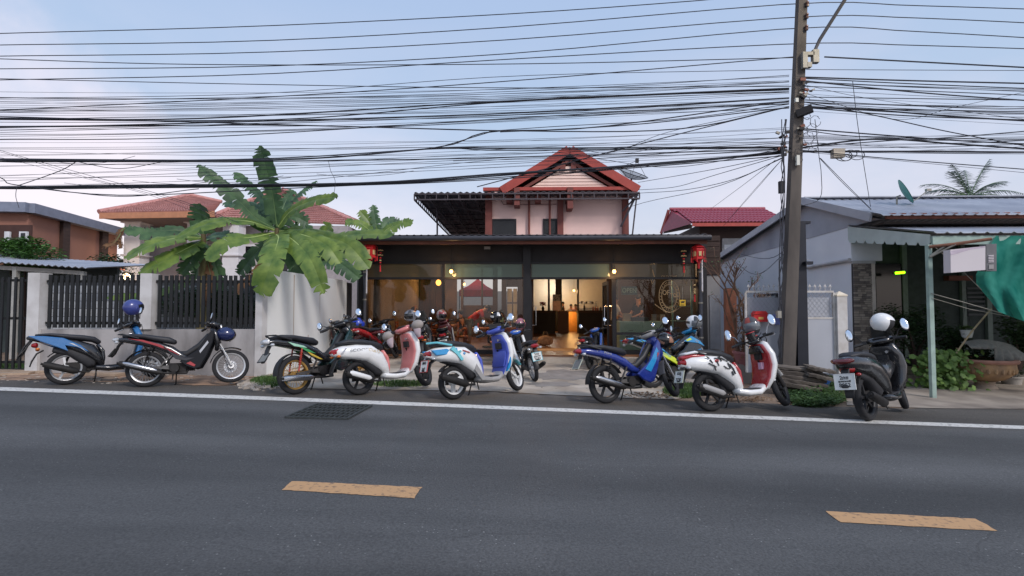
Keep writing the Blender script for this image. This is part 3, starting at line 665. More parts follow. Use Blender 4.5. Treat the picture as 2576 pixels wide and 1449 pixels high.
# canopy: corrugated sheet on light steel trusses
cdv = -.62
ca, cb = HF.U(1042,482,cdv), HF.U(1609,482,cdv); cz1, cz0 = HF.Z(1300,483,cdv), HF.Z(1300,497,cdv)
corr(ca, cb, (cdv, cz1), (.1, cz1), .2, .025).build('canopy_sheet', SHEETM, ph)
ul = HF.U(1237,540); corr(ca, ul, (.1, cz1), (8.6, cz1-.14), .2, .025).build('canopy_sheet', SHEETM, ph)
STL = M('dark_truss_steel', (84,76,80), .6, .3)
def truss(a, c_, name='truss', h=None, n=10):
    h = h or (cz1-cz0); mb = MB(); a, c_ = V(a), V(c_); mb.beam(a, c_, .04, .04); mb.beam(a-V((0,0,h)), c_-V((0,0,h)), .04, .04)
    for i in range(n+1): p = a.lerp(c_, i/n); mb.beam(p, p-V((0,0,h)), .03, .03)
    return mb.build(name, STL, ph, False)
truss((ca, cdv, cz1-.05), (cb, cdv, cz1-.05), n=20); truss((ca, cdv+.05, cz1-.05), (ca+.05, 8.6, cz1-.2), n=28)
truss((cb, cdv+.05, cz1-.05), (cb-.02, .02, cz1+.05), n=2)
for i in range(1, 9):
    v_ = cdv + i*1.1; MB().beam((ca, v_, cz1-i*.016-.06), (ul if v_ > 0 else cb, v_, cz1-i*.016-.06), .05, .05).build('purlin', STL, ph, False)
for i in range(1, 5):
    u_ = ca + (ul-ca)*i/5; truss((u_, cdv+.1, cz1-.06), (u_, 8.4, cz1-.2), n=12, h=.16)
for i in range(3):
    v_ = cdv+1.2+i*2.4; MB().beam((ca+.1, v_, cz1-.05), (ul, v_+.1, cz1-.45), .03, .03).beam((ca+.1, v_, cz1-.05), ((ca+ul)/2, v_, cz1-.35), .025, .025).build('brace', STL, ph, False)
MB().cyl((HF.U(1100,560,cdv+1.7), cdv+1.7, 2.5), (HF.U(1100,560,cdv+1.7), cdv+1.7, cz1), .03, n=8).build('canopy_post', STL, ph)
mb = MB(); u_ = HF.U(1592,520,-.5)
mb.beam((u_-.35,-.3,cz0-.9),(u_+.1,-.6,cz1-.1),.05,.05).beam((u_+.15,-.6,cz1-.1),(u_-.3,-.3,cz0-.4),.04,.04).beam((u_-.1,-.3,2.7),(u_+.1,-.6,cz0),.04,.04); mb.build('side_bracket', STL, ph, False)
for x in (1282, 1353, 1430):
    uu, zz = HF.px(x, 503, -.1); MB().bx(uu-.1, uu+.1, -.35, 0, zz-.12, zz+.12).build('beam_end', DKRED, ph, False)
for x, ya, yb in ((1301,497,522),(1432,497,530)):
    MB().bx(HF.U(x-7,510,-.2), HF.U(x+7,510,-.2), -.6, -.02, HF.Z(x,yb,-.2), hz1-.05).build('bracket', DKRED, ph, False)
mb = MB(); zw = HF.Z(1300,514,-.08); mb.tube([(HF.U(1260,505,-.08),-.08,zw+.15),(HF.U(1266,514,-.08),-.08,zw),(HF.U(1400,514,-.08),-.08,zw)], .012, 5); mb.build('conduit', DKRED, ph)

def tiled_roof(mb, p0, p1, p2, p3, rows, cols, amp=.03, lap=.05):
    """tile courses over the quad eave-left, eave-right, top-right, top-left"""
    p0, p1, p2, p3 = map(V, (p0, p1, p2, p3)); n = (p1-p0).cross(p3-p0).normalized()
    for r_ in range(rows):
        a, c_ = r_/rows, (r_+1)/rows; vs = []
        L0, R0, L1, R1 = p0.lerp(p3, a), p1.lerp(p2, a), p0.lerp(p3, c_), p1.lerp(p2, c_); k = cols*2
        for i in range(k+1):
            h = amp*(1 if i % 2 else 0); vs += [L0.lerp(R0, i/k) + n*(h+lap), L1.lerp(R1, i/k) + n*h]
        k2 = [L0.lerp(R0, i/k) for i in range(k+1)]
        b0 = len(vs); vs += k2
        fs = [(2*i, 2*i+2, 2*i+3, 2*i+1) for i in range(k)] + [(b0+i, b0+i+1, 2*i+2, 2*i) for i in range(k)]
        mb.add(vs, fs)
    return mb
# ---------------------------------------------------------------- dark red tiled house to the right
RF_ = D(1700, 600, 24.0); RF = Frame(RF_.x, RF_.y, -1.5)
rh = thing('timber_house', tuple(RF.o), RF.a, 'dark timber house with wine red tiled roof right of the cafe', 'building')
WINE = M('wine_red_tiles', (150,62,76), .5, var=.18, scale=8)
e0, e1 = RF.U(1741,561,0), RF.U(1990,561,0); ze = RF.Z(1760,561,0); zr = RF.Z(1700,529,2.6); r0 = RF.U(1687,529,2.6)
# each tile a piece of its own
rows, cols = 6, 26; tw = (e1-e0)/cols; run = math.hypot(2.6, zr-ze); th = run/rows
mt = MB(); kk = 6
vs = []
for i in range(kk+1):
    h = .05*math.sin(math.pi*i/kk); vs += [(tw*i/kk, 0, h+.03), (tw*i/kk, th*1.12, h), (tw*i/kk, 0, h-.0)]
mt.add(vs, [(3*i, 3*i+3, 3*i+4, 3*i+1) for i in range(kk)] + [(3*i+2, 3*i+5, 3*i+3, 3*i) for i in range(kk)])
tm = mt.mesh('tile', WINE); pit = math.atan2(zr-ze, 2.6); roof = MB().add([(e0,0,ze-.02),(e1,0,ze-.02),(e1,2.6,zr-.02),(r0,2.6,zr-.02)], [(0,1,2,3)]).add([(e0,0,ze-.02),(r0,2.6,zr-.02),(RF.U(1663,585,3.2),3.2,RF.Z(1663,585,3.2))],[(0,1,2)]).build('roof', WINE, rh, False)
for r_ in range(rows):
    v_ = 2.6*r_/rows; left = e0 + (r0-e0)*r_/rows
    n_ = int((e1-left)/tw)
    for i in range(n_): inst(tm, 'tile', roof, (e1-(i+1)*tw, v_, ze+(zr-ze)*r_/rows+.02), (pit, 0, 0))
MB().beam((e0,-.03,ze-.08),(e1,-.03,ze-.08),.05,.16).build('fascia', REDB, rh, False)
MB().tube([(r0-.05,2.6,zr+.06),(e1,2.6,zr+.06)], .09, 8).build('ridge_cap', WINE, rh)
gx, gz = RF.px(1663,588,3.4); MB().beam((r0-.1,2.6,zr),(gx,3.4,gz),.06,.2).build('verge_board', REDB, rh, False)
MB().add([(r0,2.6,zr-.15),(gx+.1,3.4,gz),(e0+.3,1.0,ze-.1),(e0+.05,.05,ze-.1)], [(0,1,2,3)]).build('soffit', GREYW, rh, False)
wz = RF.Z(1800,680,1.0); MB().bx(RF.U(1760,600,1.0), RF.U(2010,600,1.0), 1.0, 6, 0, ze+.1).build('wall', TIMB, rh, False)
a, c_ = RF.U(1816,600,.95), RF.U(1875,600,.95); f = MB().bx(a, c_, .9, .99, RF.Z(1840,640,.95), RF.Z(1840,600,.95)).build('window', M('grey_window_frame',(150,150,150),.5), rh, False)
MB().bx(a+.08, a+.45, .87, .895, RF.Z(1840,637,.95), RF.Z(1840,616,.95)).bx(a+.55, c_-.06, .87, .895, RF.Z(1840,637,.95), RF.Z(1840,616,.95)).build('pane', M('pale_pane',(190,195,200),.3), f, False)
# board wall and grey panels in the gap beside the cafe
gw = thing('board_wall', tuple(SF.w(SF.U(1775,700,.6), .6, 0)), SF.a, 'weathered board and concrete wall closing the gap right of the cafe', 'wall')
uw = SF.U(1812,700,.6)-SF.U(1775,700,.6)
for i in range(7):
    za_, zb_ = SF.Z(1790,690-i*14,.6), SF.Z(1790,677-i*14,.6); MB().box((uw/2, random.uniform(-.02,.02), (za_+zb_)/2), (uw, .04, zb_-za_)).build('board', TIMB, gw, False)
MB().bx(0, uw, .03, .12, -.5, SF.Z(1790,691,.6)).build('panel', GREYW, gw, False); MB().bx(0, uw*1.05, .03, .12, SF.Z(1790,590,.6)*.0+SF.Z(1790,691,.6), SF.Z(1790,604,.6)).build('backing', TIMB, gw, False)
MB().bx(uw*.25, uw*.9, .0, .02, .1, SF.Z(1790,742,.6)).build('hatch', M('grey_hatch',(134,136,142),.7), gw, False)

# ---------------------------------------------------------------- white building on the right
WB0 = V((8.33, 12.7, 0)); WF = Frame(WB0.x, WB0.y, -2)   # corner of its long side wall
wb = thing('white_building', tuple(WF.o), WF.a, 'white building with grey gable, metal roof and stone clad corner on the right', 'building')
cor = WF.dv(2141, 700, 0)[0]                     # depth of the visible near corner on the plane u = 0
LEN = WF.dv(1808, 700, 0)[0]
ap = WF.dv(2022, 505, -.15); nr_ = WF.dv(2196, 546, -.15); fr_ = WF.dv(1784, 664, -.15)
SIDEG = M('grey_gable_render', (176,177,184), .85, rgb2=(144,146,154), scale=.9, bump=.1)
WALLB = M('white_side_wall', (232,233,236), .85, rgb2=(212,214,220), scale=.7, bump=.08)
bl, br_ = WF.dv(1808, 663, 0), WF.dv(2138, 571, 0)
mb = MB(); th_ = .18
P = [(bl[0],-.8),(cor,-.8),(br_[0],br_[1]),(bl[0],bl[1])]
mb.add([(0,p[0],p[1]) for p in P]+[(th_,p[0],p[1]) for p in P], [(0,1,2,3),(7,6,5,4),(0,4,5,1),(1,5,6,2),(2,6,7,3),(3,7,4,0)]); mb.build('side_wall', WALLB, wb, False)
Q = [(bl[0]-.0,bl[1]),(br_[0],br_[1]),(nr_[0],nr_[1]-.05),(ap[0],ap[1]-.05),(fr_[0],fr_[1]-.05)]
mb = MB(); n_ = len(Q); mb.add([(-.012,p[0],p[1]) for p in Q]+[(th_,p[0],p[1]) for p in Q], [tuple(range(n_)), tuple(range(2*n_-1,n_-1,-1))]+[(i,(i+1)%n_,n_+(i+1)%n_,n_+i) for i in range(n_)]); mb.build('gable', SIDEG, wb, False)
rl = 16.0
def slope_sheet(fa, fb, nm): return corr(-.2, rl, fa, fb, .22, .028, 5, True).build(nm, GALV, wb)
slope_sheet((nr_[0]-.35, nr_[1]-.02), (ap[0], ap[1]+.02), 'roof_sheet'); slope_sheet((fr_[0], fr_[1]), (ap[0]+.001, ap[1]+.02), 'roof_sheet')
for A, B in ((nr_, ap), (ap, fr_)): MB().beam((-.2, A[0], A[1]+.0), (-.2, B[0], B[1]+.0), .06, .2).build('verge_trim', GALV, wb, False)
MB().beam((-.2, ap[0], ap[1]+.07), (rl, ap[0], ap[1]+.07), .3, .03).build('ridge_trim', GALV, wb, False)
fz1, fz0 = WF.Z(2400,539,nr_[0]), WF.Z(2400,553,nr_[0])
MB().bx(.02, rl, nr_[0]-.2, nr_[0]-.14, fz0, fz1).build('fascia', M('brown_fascia',(128,76,58),.75,var=.2), wb, False)
MB().bx(.02, rl, nr_[0]-.1, cor+.3, fz0-.1, fz0-.06).build('soffit', CEIL, wb, False)
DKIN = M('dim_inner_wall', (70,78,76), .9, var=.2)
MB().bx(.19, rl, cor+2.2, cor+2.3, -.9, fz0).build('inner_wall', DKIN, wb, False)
MB().bx(.19, rl, cor-.1, cor+2.2, -1, -.27).build('inner_floor', CONC2, wb, False)
# conduit pipe along the side wall
pz0, pz1 = WF.dv(2030,673,-.03), WF.dv(2138,654,-.03); MB().tube([(-.04,pz0[0],pz0[1]),(-.04,pz1[0],pz1[1])], .05, 8).build('pipe', M('grey_pipe',(176,174,176),.6), wb)
# slatted window at the back of the side wall
wa, wb_ = WF.dv(1908,800,-.01)[0], WF.dv(1958,800,-.01)[0]; wz1 = WF.dv(1930,739,-.01)[1]; wz0 = wz1-1.2
wf = MB().bx(-.05,.0,wb_,wa,wz0,wz1).build('louvre_window', BLACKW, wb, False)
for i in range(9):
    z_ = wz0+.08+i*.125; MB().box((-.06,(wa+wb_)/2,z_), (.02, abs(wa-wb_)*.9, .1), Matrix.Rotation(R(28),3,'Y')).build('louvre', M('grey_louvre',(92,98,98),.5), wf, False)
# stone clad corner: every stone its own piece
sx0, sx1 = 0.0, WF.U(2190,800,cor)
STONE = [M('stone_a',(128,118,110),.85,var=.3,scale=12,bump=.4), M('stone_b',(104,96,92),.85,var=.3,scale=12,bump=.4), M('stone_c',(150,140,130),.85,var=.25,scale=12,bump=.4)]
sz1 = WF.Z(2160,664,cor); core = MB().bx(sx0+.01, sx1, cor-.05, cor+.25, -.6, sz1).build('stone_pillar', M('mortar_dark',(60,56,54),.9), wb, False)
sm = [MB().bx(-.5,.5,-.5,.5,-.5,.5).mesh('stone', m_, False) for m_ in STONE]
z_ = -.42; row = 0
while z_ < sz1-.03:
    hgt = random.uniform(.042,.07); u_ = sx0+.012
    while u_ < sx1-.03:
        L_ = min(random.uniform(.08,.2), sx1-u_); 
        if sx1-u_-L_ < .05: L_ = sx1-u_
        inst(random.choice(sm), 'stone', core, (u_+L_/2, cor-.058+random.uniform(-.014,.006), z_+hgt/2), (0,0,random.uniform(-.03,.03)), (L_-.008, .05, hgt-.007)); u_ += L_
    z_ += hgt; row += 1
MB().bx(sx1+.002, sx1+.09, cor-.08, cor+.1, -.5, sz1+.05).build('door_jamb', M('cream_jamb',(196,184,174),.7), wb, False)
MB().bx(.0, sx1+.09, cor-.1, cor+.05, sz1+.002, sz1+.07).build('lintel', M('grey_lintel',(170,168,168),.7), wb, False)
MB().bx(.003, sx1+.3, cor-.03, cor+.1, sz1+.075, br_[1]).build('upper_front', WALLB, wb, False)
# door wall with dark glass further inside
for xa, xb in ((2270,2282),(2418,2428),(2480,2492)):
    MB().bx(WF.U(xa,700,cor+2.1), WF.U(xb,700,cor+2.1), cor+2.08, cor+2.18, -.5, fz0).build('inner_post', M('green_grey_post',(120,132,126),.7), wb, False)
MB().bx(WF.U(2205,700,cor+2.1), WF.U(2275,700,cor+2.1), cor+2.12, cor+2.19, -.3, WF.Z(2230,664,cor+2.1)).build('dark_door', DKGLASS, wb, False)
for i in range(7): MB().bx(WF.U(2432,700,cor+2.1), WF.U(2476,700,cor+2.1), cor+2.1, cor+2.19, WF.Z(2430,728+i*11,cor+2.1), WF.Z(2430,723+i*11,cor+2.1)).build('shutter_slat', M('dim_slat',(86,90,92),.7), wb, False)
MB().bx(WF.U(2380,700,cor+2.1), WF.U(2440,700,cor+2.1), cor+2.0, cor+2.19, WF.Z(2410,706,cor+2.1), WF.Z(2410,694,cor+2.1)).build('door_hood', REDW, wb, False)
# awning: pale green scalloped side valance, corrugated top, green posts
AW = M('pale_green_sheet', (178,188,182), .6, var=.1, scale=3); GP = M('green_post_paint', (150,170,160), .65, var=.2, scale=5)
va = cor; vb = WF.dv(2340,600,-.05)[0]
vt0, vt1 = WF.dv(2145,567,-.05)[1], WF.dv(2340,590,-.05)[1]; vb0, vb1 = WF.dv(2141,609,-.05)[1], WF.dv(2338,619,-.05)[1]
nseg = 8
mb = MB(); vs = []
for i in range(nseg*6+1):
    t = i/(nseg*6); y_ = va+(vb-va)*t; zt_ = vt0+(vt1-vt0)*t; zb_ = vb0+(vb1-vb0)*t; ph_ = i % 6
    vs += [(-.05,y_,zt_),(-.05,y_,zb_+(.07 if ph_ == 0 else .0)),(-.04,y_,zt_),(-.04,y_,zb_+(.07 if ph_ == 0 else 0))]
mb.add(vs, [(4*i,4*i+4,4*i+5,4*i+1) for i in range(nseg*6)]+[(4*i+2,4*i+3,4*i+7,4*i+6) for i in range(nseg*6)]); mb.build('valance', AW, wb, False)
zback = WF.Z(2400,568,nr_[0]+.1); zfront = (vt1)
corr(-.05, rl, (vb-.1, zfront+.02), (va, vt0+.02), .25, .03, 5, True).build('awning_sheet', GALV, wb)
MB().bx(-.03, rl, vb-.04, vb+.02, zfront-.2, zfront-.03).build('awning_beam', GP, wb, False)
for x in (2338, 2900):
    uu = WF.U(x,700,vb); MB().bx(uu-.04, uu+.04, vb-.04, vb+.04, -.7, zfront-.2).build('awning_post', GP, wb, False)
# stray lit green tube in the dim porch
gt = thing('tube_lamp', tuple(WF.w(WF.U(2264,687,cor+1.6), cor+1.6, WF.Z(2264,687,cor+1.6))), WF.a, 'short glowing green tube lamp in the dark porch', 'lamp')
MB().cyl((-.12,0,.0),(.12,0,.02),.035,n=8).build('tube', glow('green_tube',(150,255,20),3.0), gt); MB().bx(-.16,.16,.02,.06,-.03,.05).build('holder', BLACK, gt, False)
point('tube_light', (0,-.1,0), 1.2, (.6,1,.15), .06, gt)
# ================================================================== left side: houses, fence, boundary wall, plants
# ---------------------------------------------------------------- brown block with sloping verge
BRN = M('brown_render', (148,104,88), .85, var=.12, scale=.8, bump=.05); GRT = M('grey_roof_trim', (132,138,154), .5, .2, var=.1)
A = D(73, 520, 16.0); zA = A.z; Bp = D(296, 581, 21.0); Bp.z = zA; W0 = D(-420, 520, 15.4); W0.z = zA
bb = thing('brown_house', (A.x, A.y, 0), 0, 'brown flat sided house with grey roof trim at far left', 'building')
o_ = V((A.x, A.y, 0)); a0, b0, w0 = A-o_, Bp-o_, W0-o_
mb = MB(); bk = V((-8, 8, 0))
mb.add([(p.x,p.y,0) for p in (w0,a0,b0,b0+bk)] + [(p.x,p.y,zA-.12) for p in (w0,a0,b0,b0+bk)], [(0,1,5,4),(1,2,6,5),(2,3,7,6),(4,5,6,7)]); mb.build('wall', BRN, bb, False)
dn_ = V((0,0,-.12)); of = V((.12,-.12,0))
MB().beam(w0+of+dn_*.5, a0+of+dn_*.5, .3, .3).build('roof_trim', GRT, bb, False); MB().beam(a0+of+dn_*.5, b0+V((.15,0,0))+dn_*.5, .3, .3).build('roof_trim', GRT, bb, False)
for t in (.32, .78): p = a0.lerp(b0, t); MB().bx(p.x-.02, p.x+.16, p.y-.14, p.y+.14, 0, zA-.2).build('pilaster', TIMB, bb, False)
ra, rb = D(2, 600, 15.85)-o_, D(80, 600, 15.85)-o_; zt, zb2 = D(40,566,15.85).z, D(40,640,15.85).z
MB().bx(ra.x-6, rb.x, ra.y-.02, ra.y+.02, zb2, zt).build('recess_shade', M('dark_brown_recess_shade',(74,50,44),.9), bb, False)  # flat slab on the wall; the shade of a recess is put into its colour
for xa, xb in ((15,28),(52,72)):
    p, q = D(xa,600,15.8)-o_, D(xb,600,15.8)-o_; f = MB().bx(p.x, q.x, p.y-.06, p.y, zb2, D(40,583,15.8).z).build('window', M('white_frame',(210,210,212),.6), bb, False)
    if xa == 52: MB().bx(p.x+.07, q.x-.05, p.y-.08, p.y-.065, zb2+.05, D(40,587,15.8).z).build('pane', DKGLASS, f, False)

# ---------------------------------------------------------------- house with pinkish tiled hip roof
TILP = M('salmon_roof_tiles', (182,130,122), .75, var=.16, scale=3, rgb2=(150,104,98))
Y0 = 21.0; L = lambda x, y, yd: D(x, y, yd)
e_l = L(249,536,Y0); rg = L(478,494,Y0+3.5); e_m = L(480,543,Y0-.3)
hh_ = thing('hip_roof_house', (e_l.x, e_l.y, 0), 0, 'white columned house with salmon tiled hip roofs behind the banana plants', 'building'); o_ = V((e_l.x, e_l.y, 0))
zE = e_l.z
def q(x, y, yd): return D(x, y, yd) - o_
mb = MB(); e1_ = q(540,545,Y0-.4); e1_.z = zE; el_ = V((0,0,zE)); r_ = q(478,494,Y0+4); r2 = q(556,511,Y0+4.2); bk_ = V((-.6, 8, zE))
tiled_roof(mb, el_, e1_, r2, r_, 16, 40, .04, .05); tiled_roof(mb, bk_, el_, r_, r_, 16, 26, .04, .05)
mb.build('roof', TILP, hh_)
mb = MB(); f0, f1, f2, f3 = q(520,540,Y0+1), q(905,585,Y0+2.5), q(712,479,Y0+6), q(694,479,Y0+6); f0.z = f1.z = zE-.1
tiled_roof(mb, f0, f1, f2, f3, 18, 48, .04, .05); tiled_roof(mb, f1, f1+V((1.2,8,0)), f2+V((.2,.4,0)), f2, 18, 20, .04, .05); mb.build('roof', TILP, hh_)
rc = M('ridge_tile', (192,136,128), .75, var=.15, scale=6)
for a_, b_ in ((el_, r_), (f0, f3), (f1, f2), (r_, r2)):
    mb = MB(); n_ = max(4, int((b_-a_).length/.34))
    for i in range(n_): p, s_ = a_.lerp(b_, i/n_), a_.lerp(b_, (i+1.1)/n_); mb.cyl(p+V((0,0,.05)), s_+V((0,0,.08)), .11, .085, 8)
    mb.build('ridge_tiles', rc, hh_)
ORF = M('orange_fascia', (190,132,98), .7)
MB().beam(el_+V((.05,-.02,-.12)), e1_+V((0,-.02,-.12)), .06, .24).build('fascia', ORF, hh_, False)
MB().add([el_+V((.1,.05,-.22)), e1_+V((0,.05,-.22)), e1_+V((0,1.8,-.3)), el_+V((1.2,1.8,-.3))], [(0,1,2,3)]).build('soffit', M('soffit_grey',(120,108,108),.9), hh_, False)
HWH = M('house_white', (222,220,222), .8, var=.04); HGR = M('house_warm_grey', (168,160,160), .8)
wl = q(322,560,Y0+1.4); MB().bx(wl.x, wl.x+9.4, wl.y+.6, wl.y+6, 0, zE-.2).build('wall', HGR, hh_, False)
for xa, xb, yd in ((312,352,Y0+.7),(470,500,Y0+.7),(560,600,Y0+1)):
    p, s_ = q(xa,600,yd), q(xb,600,yd); zc = q(330,561,yd).z
    MB().bx(p.x, s_.x, p.y, p.y+.6, 0, zc).build('column', HWH, hh_, False); MB().bx(p.x-.1, s_.x+.1, p.y-.1, p.y+.7, zc+.002, zc+.1).build('capital', HWH, hh_, False)
    MB().bx(p.x-.08, s_.x+.08, p.y-.08, p.y+.68, q(330,640,yd).z-.06, q(330,640,yd).z).build('band', HWH, hh_, False)
for xa, xb in ((505,545),(610,640),(690,730)):
    p, s_ = q(xa,640,Y0+1.9), q(xb,640,Y0+1.9); f = MB().bx(p.x, s_.x, p.y, p.y+.2, q(1,690,Y0+1.9).z, q(1,615,Y0+1.9).z).build('window', HWH, hh_, False); MB().bx(p.x+.1, s_.x-.1, p.y-.02, p.y-.004, q(1,688,Y0+1.9).z, q(1,620,Y0+1.9).z).build('pane', DKGLASS, f, False)
lo_ = MB(); g0_, g1_, g2_, g3_ = q(266,679,Y0), q(315,680,Y0), q(315,652,Y0+1.8), q(284,658,Y0+1.8); tiled_roof(lo_, g0_, g1_, g2_, g3_, 7, 8, .035, .04); lo_.build('porch_roof', TILP, hh_)
lp = D(318, 695, Y0-.3); t = thing('wall_lamp', tuple(lp), 0, 'lit porch lamp glowing above the dark fence', 'lamp')
MB().ell((0,0,0), (.13,.13,.12)).build('globe', glow('porch_lamp',(255,214,160),14), t); MB().bx(-.08,.08,.0,.3,.1,.16).build('bracket', BLACK, t, False)
point('porch_light', (0,-.25,0), 25, (1,.75,.45), .1, t)

# ---------------------------------------------------------------- shrub and shed roof behind the fence
def foliage(c, r, n, size, mat, name, parent, flat=.6, hollow=.35):
    mb = MB(); c = V(c); lob = [(V((random.uniform(-.6,.6)*r[0], random.uniform(-.6,.6)*r[1], random.uniform(-.45,.6)*r[2])), random.uniform(.35,.62)) for _ in range(9)]
    k = 0
    while k < n:
        l, s_ = random.choice(lob); d = V((random.gauss(0,1), random.gauss(0,1), random.gauss(0,1))).normalized()
        p = c + l + V((d.x*r[0], d.y*r[1], d.z*r[2]))*s_*random.uniform(hollow, 1.05)
        if p.z < .02: continue
        a = random.uniform(0, 6.28); sx = V((math.cos(a), math.sin(a), random.uniform(-.5,.5))).normalized(); sy = sx.cross(V((random.uniform(-.5,.5), random.uniform(-.5,.5), 1))).normalized(); w_ = size*random.uniform(.6,1.3)
        mb.add([p - sx*w_, p - sy*w_*.5 + V((0,0,w_*.15)), p + sx*w_, p + sy*w_*.5 + V((0,0,w_*.15))], [(0,1,2,3)]); k += 1
    return mb.build(name, mat, parent, smooth=False)
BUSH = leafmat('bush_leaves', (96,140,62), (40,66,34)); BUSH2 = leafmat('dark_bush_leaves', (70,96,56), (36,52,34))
def shrub(x, y, yd, rx, rz, n, size, mat, label, ry=None):
    p = D(x, y, yd); t = thing('shrub', (p.x, p.y, 0), 0, label, 'shrub')
    foliage((0,0,p.z), (rx, ry or rx*.7, rz), n, size, mat, 'crown', t)
    mb = MB()
    for i in range(5): a = i*1.3; mb.tube([(0,0,0),(math.cos(a)*.1,math.sin(a)*.1,p.z*.5),(math.cos(a)*rx*.4,math.sin(a)*rx*.3,p.z)], [.05,.035,.015], 5)
    mb.build('trunk', TIMB, t); return t
shrub(70, 650, 14.6, 1.25, .65, 5200, .06, BUSH, 'bright green leafy shrub beneath the brown house')
shrub(225, 680, 15.4, 1.0, .5, 3200, .06, BUSH2, 'dark green shrub between the brown house and the porch roof')
sh = thing('lean_to_shed', tuple(G(80, 905)), 0, 'low shed with corrugated grey roof edge behind the fence', 'shed'); o_ = sh.location.copy()
s0, s1 = D(-300,640,12.6)-o_, D(219,673,12.6)-o_; mbs = corr(0, (s1-s0).length, (0, 0), (2.2, .25), .16, .02)
o = mbs.build('roof_sheet', GALV, sh); o.location = s0; o.rotation_euler = (0, -math.atan2(s1.z-s0.z, s1.x-s0.x), 0)
MB().beam(s0+V((0,.2,-.12)), s1+V((-.3,.2,-.12)), .08, .1).build('beam', M('pale_beam',(150,146,140),.8), sh, False)
for f_ in (.62, .95): p = s0.lerp(s1, f_); MB().bx(p.x-.05, p.x+.05, p.y+.15, p.y+.25, 0, p.z-.1).build('post', M('pale_post',(168,166,160),.8), sh, False)
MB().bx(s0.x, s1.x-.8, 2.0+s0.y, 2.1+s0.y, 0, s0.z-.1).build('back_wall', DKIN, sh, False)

# ---------------------------------------------------------------- fence: low concrete wall, posts, black pickets
fa, fb = G(78, 937), G(646, 946); yaw = math.degrees(math.atan2(fb.y-fa.y, fb.x-fa.x)); FF = Frame(fa.x, fa.y, yaw)
STC = M('stained_concrete', (172,168,166), .9, rgb2=(96,92,90), scale=1.5, stretch=(1.4,1,.5), lo=.28, hi=.62, detail=9, bump=.2, bscale=30)
POSTC = M('pale_post_paint', (206,204,202), .85, rgb2=(170,166,162), scale=2.2, lo=.3, hi=.6)
PIK = M('black_picket_paint', (26,27,28), .6, var=.2)
fence = thing('boundary_fence', tuple(FF.o), FF.a, 'low stained concrete wall with black pickets between white posts', 'fence')
Lf = FF.U(646,900); zlw = FF.Z(380,828); zpt = FF.Z(380,690); up1 = FF.U(115,800)-FF.U(85,800); um = FF.U(362,760); um2 = FF.U(391,760)
MB().bx(up1, Lf, -.08, .08, 0, zlw).build('low_wall', STC, fence, False)
MB().bx(up1, Lf, -.1, .1, 0.003, .09).build('footing', STC, fence, False)
MB().bx(0, up1, -.14, .14, 0, zpt+.02).build('post', POSTC, fence, False); MB().bx(um, um2, -.12, .12, zlw+.002, zpt+.01).build('post', POSTC, fence, False)
pm = MB().bx(-.031,.031,-.014,.014,0,1).mesh('picket', PIK, False)
for a_, c_, n_ in ((up1+.06, um-.05, 17), (um2+.05, Lf-.06, 18)):
    for i in range(n_):
        inst(pm, 'picket', fence, (a_+(c_-a_)*(i+.5)/n_+random.uniform(-.008,.008), -.02, zlw+.03), (0,0,0), (1,1,zpt-zlw-.05+random.uniform(-.015,.015)))
    for z_ in (zlw+.12, zpt-.14): MB().bx(a_-.05, c_+.05, .0, .035, z_-.025, z_+.025).build('rail', PIK, fence, False)
gate = thing('picket_gate', tuple(FF.o), FF.a, 'dark slatted gate at the far left edge', 'gate')
for i in range(16):
    inst(pm, 'picket', gate, (-.1-i*.125, 0, .18), (0,0,0), (.72,1,zpt-.24))
for z_ in (.3, 1.15, zpt-.12): MB().bx(-2.1, -.05, .016, .05, z_-.025, z_+.025).build('rail', PIK, gate, False)
MB().bx(-2.1,-.04,-.02,.02,.1,.176).build('bottom_rail', PIK, gate, False)
bw = thing('block_wall', tuple(FF.w(-2.2, 2.6)), FF.a, 'grey concrete block wall behind the picket fence', 'wall')
BLK = [M('block_a',(150,153,158),.9,var=.2,scale=3), M('block_b',(124,128,134),.9,var=.2,scale=3), M('block_c',(170,172,174),.9,var=.15,scale=3)]
bm = [MB().bx(-.5,.5,-.5,.5,-.5,.5).mesh('block', m_, False) for m_ in BLK]
MB().bx(0, 6.3, .03, .13, 0, 1.98).build('mortar', M('mortar_grey',(70,72,76),.95), bw, False)
for r__ in range(10):
    for i in range(16): inst(random.choice(bm), 'block', bw, (.2+i*.39+(.19 if r__ % 2 else 0), 0, .1+r__*.19), (0,0,0), (.375,.09,.178))

# ---------------------------------------------------------------- white boundary wall running back to the cafe
wa_, wb2 = G(661, 946), SF.w(u0-.2, -.55); dwl = wb2-wa_; wyaw = math.atan2(dwl.y, dwl.x)
bwall = thing('boundary_wall', (wa_.x, wa_.y, 0), wyaw, 'tall white boundary wall running back to the cafe', 'wall')
STW = M('streaked_white', (226,227,224), .85, rgb2=(190,190,190), scale=1.0, stretch=(1.3,1,.5), lo=.2, hi=.42, detail=8, bump=.12, bscale=50)
zw_ = D(672, 675, wa_.y).z
MB().bx(.1, dwl.length, -.0, .14, 0, zw_).build('wall_panel', STW, bwall, False)
cw = D(672,800,wa_.y).x-D(645,800,wa_.y).x
MB().box((-.02, .04, (zw_-.02)/2), (cw*.62, cw*1.05, zw_-.02), Matrix.Rotation(-wyaw, 3, 'Z')).build('end_pier', POSTC, bwall, False)
RUST = M('rust_drip', (140,98,70), .9, rgb2=(176,150,130), scale=6)
for t_, z0_, z1_, w_ in ((1.28,.62,zw_-.05,.018),(2.05,.1,.72,.016),(2.7,1.2,zw_-.02,.012)): MB().add([(t_-w_,-.003,z1_),(t_+w_*.3,-.003,z0_),(t_+w_,-.003,z0_+.1),(t_+w_,-.003,z1_)], [(0,1,2,3)]).build('rust_streak', RUST, bwall, False)
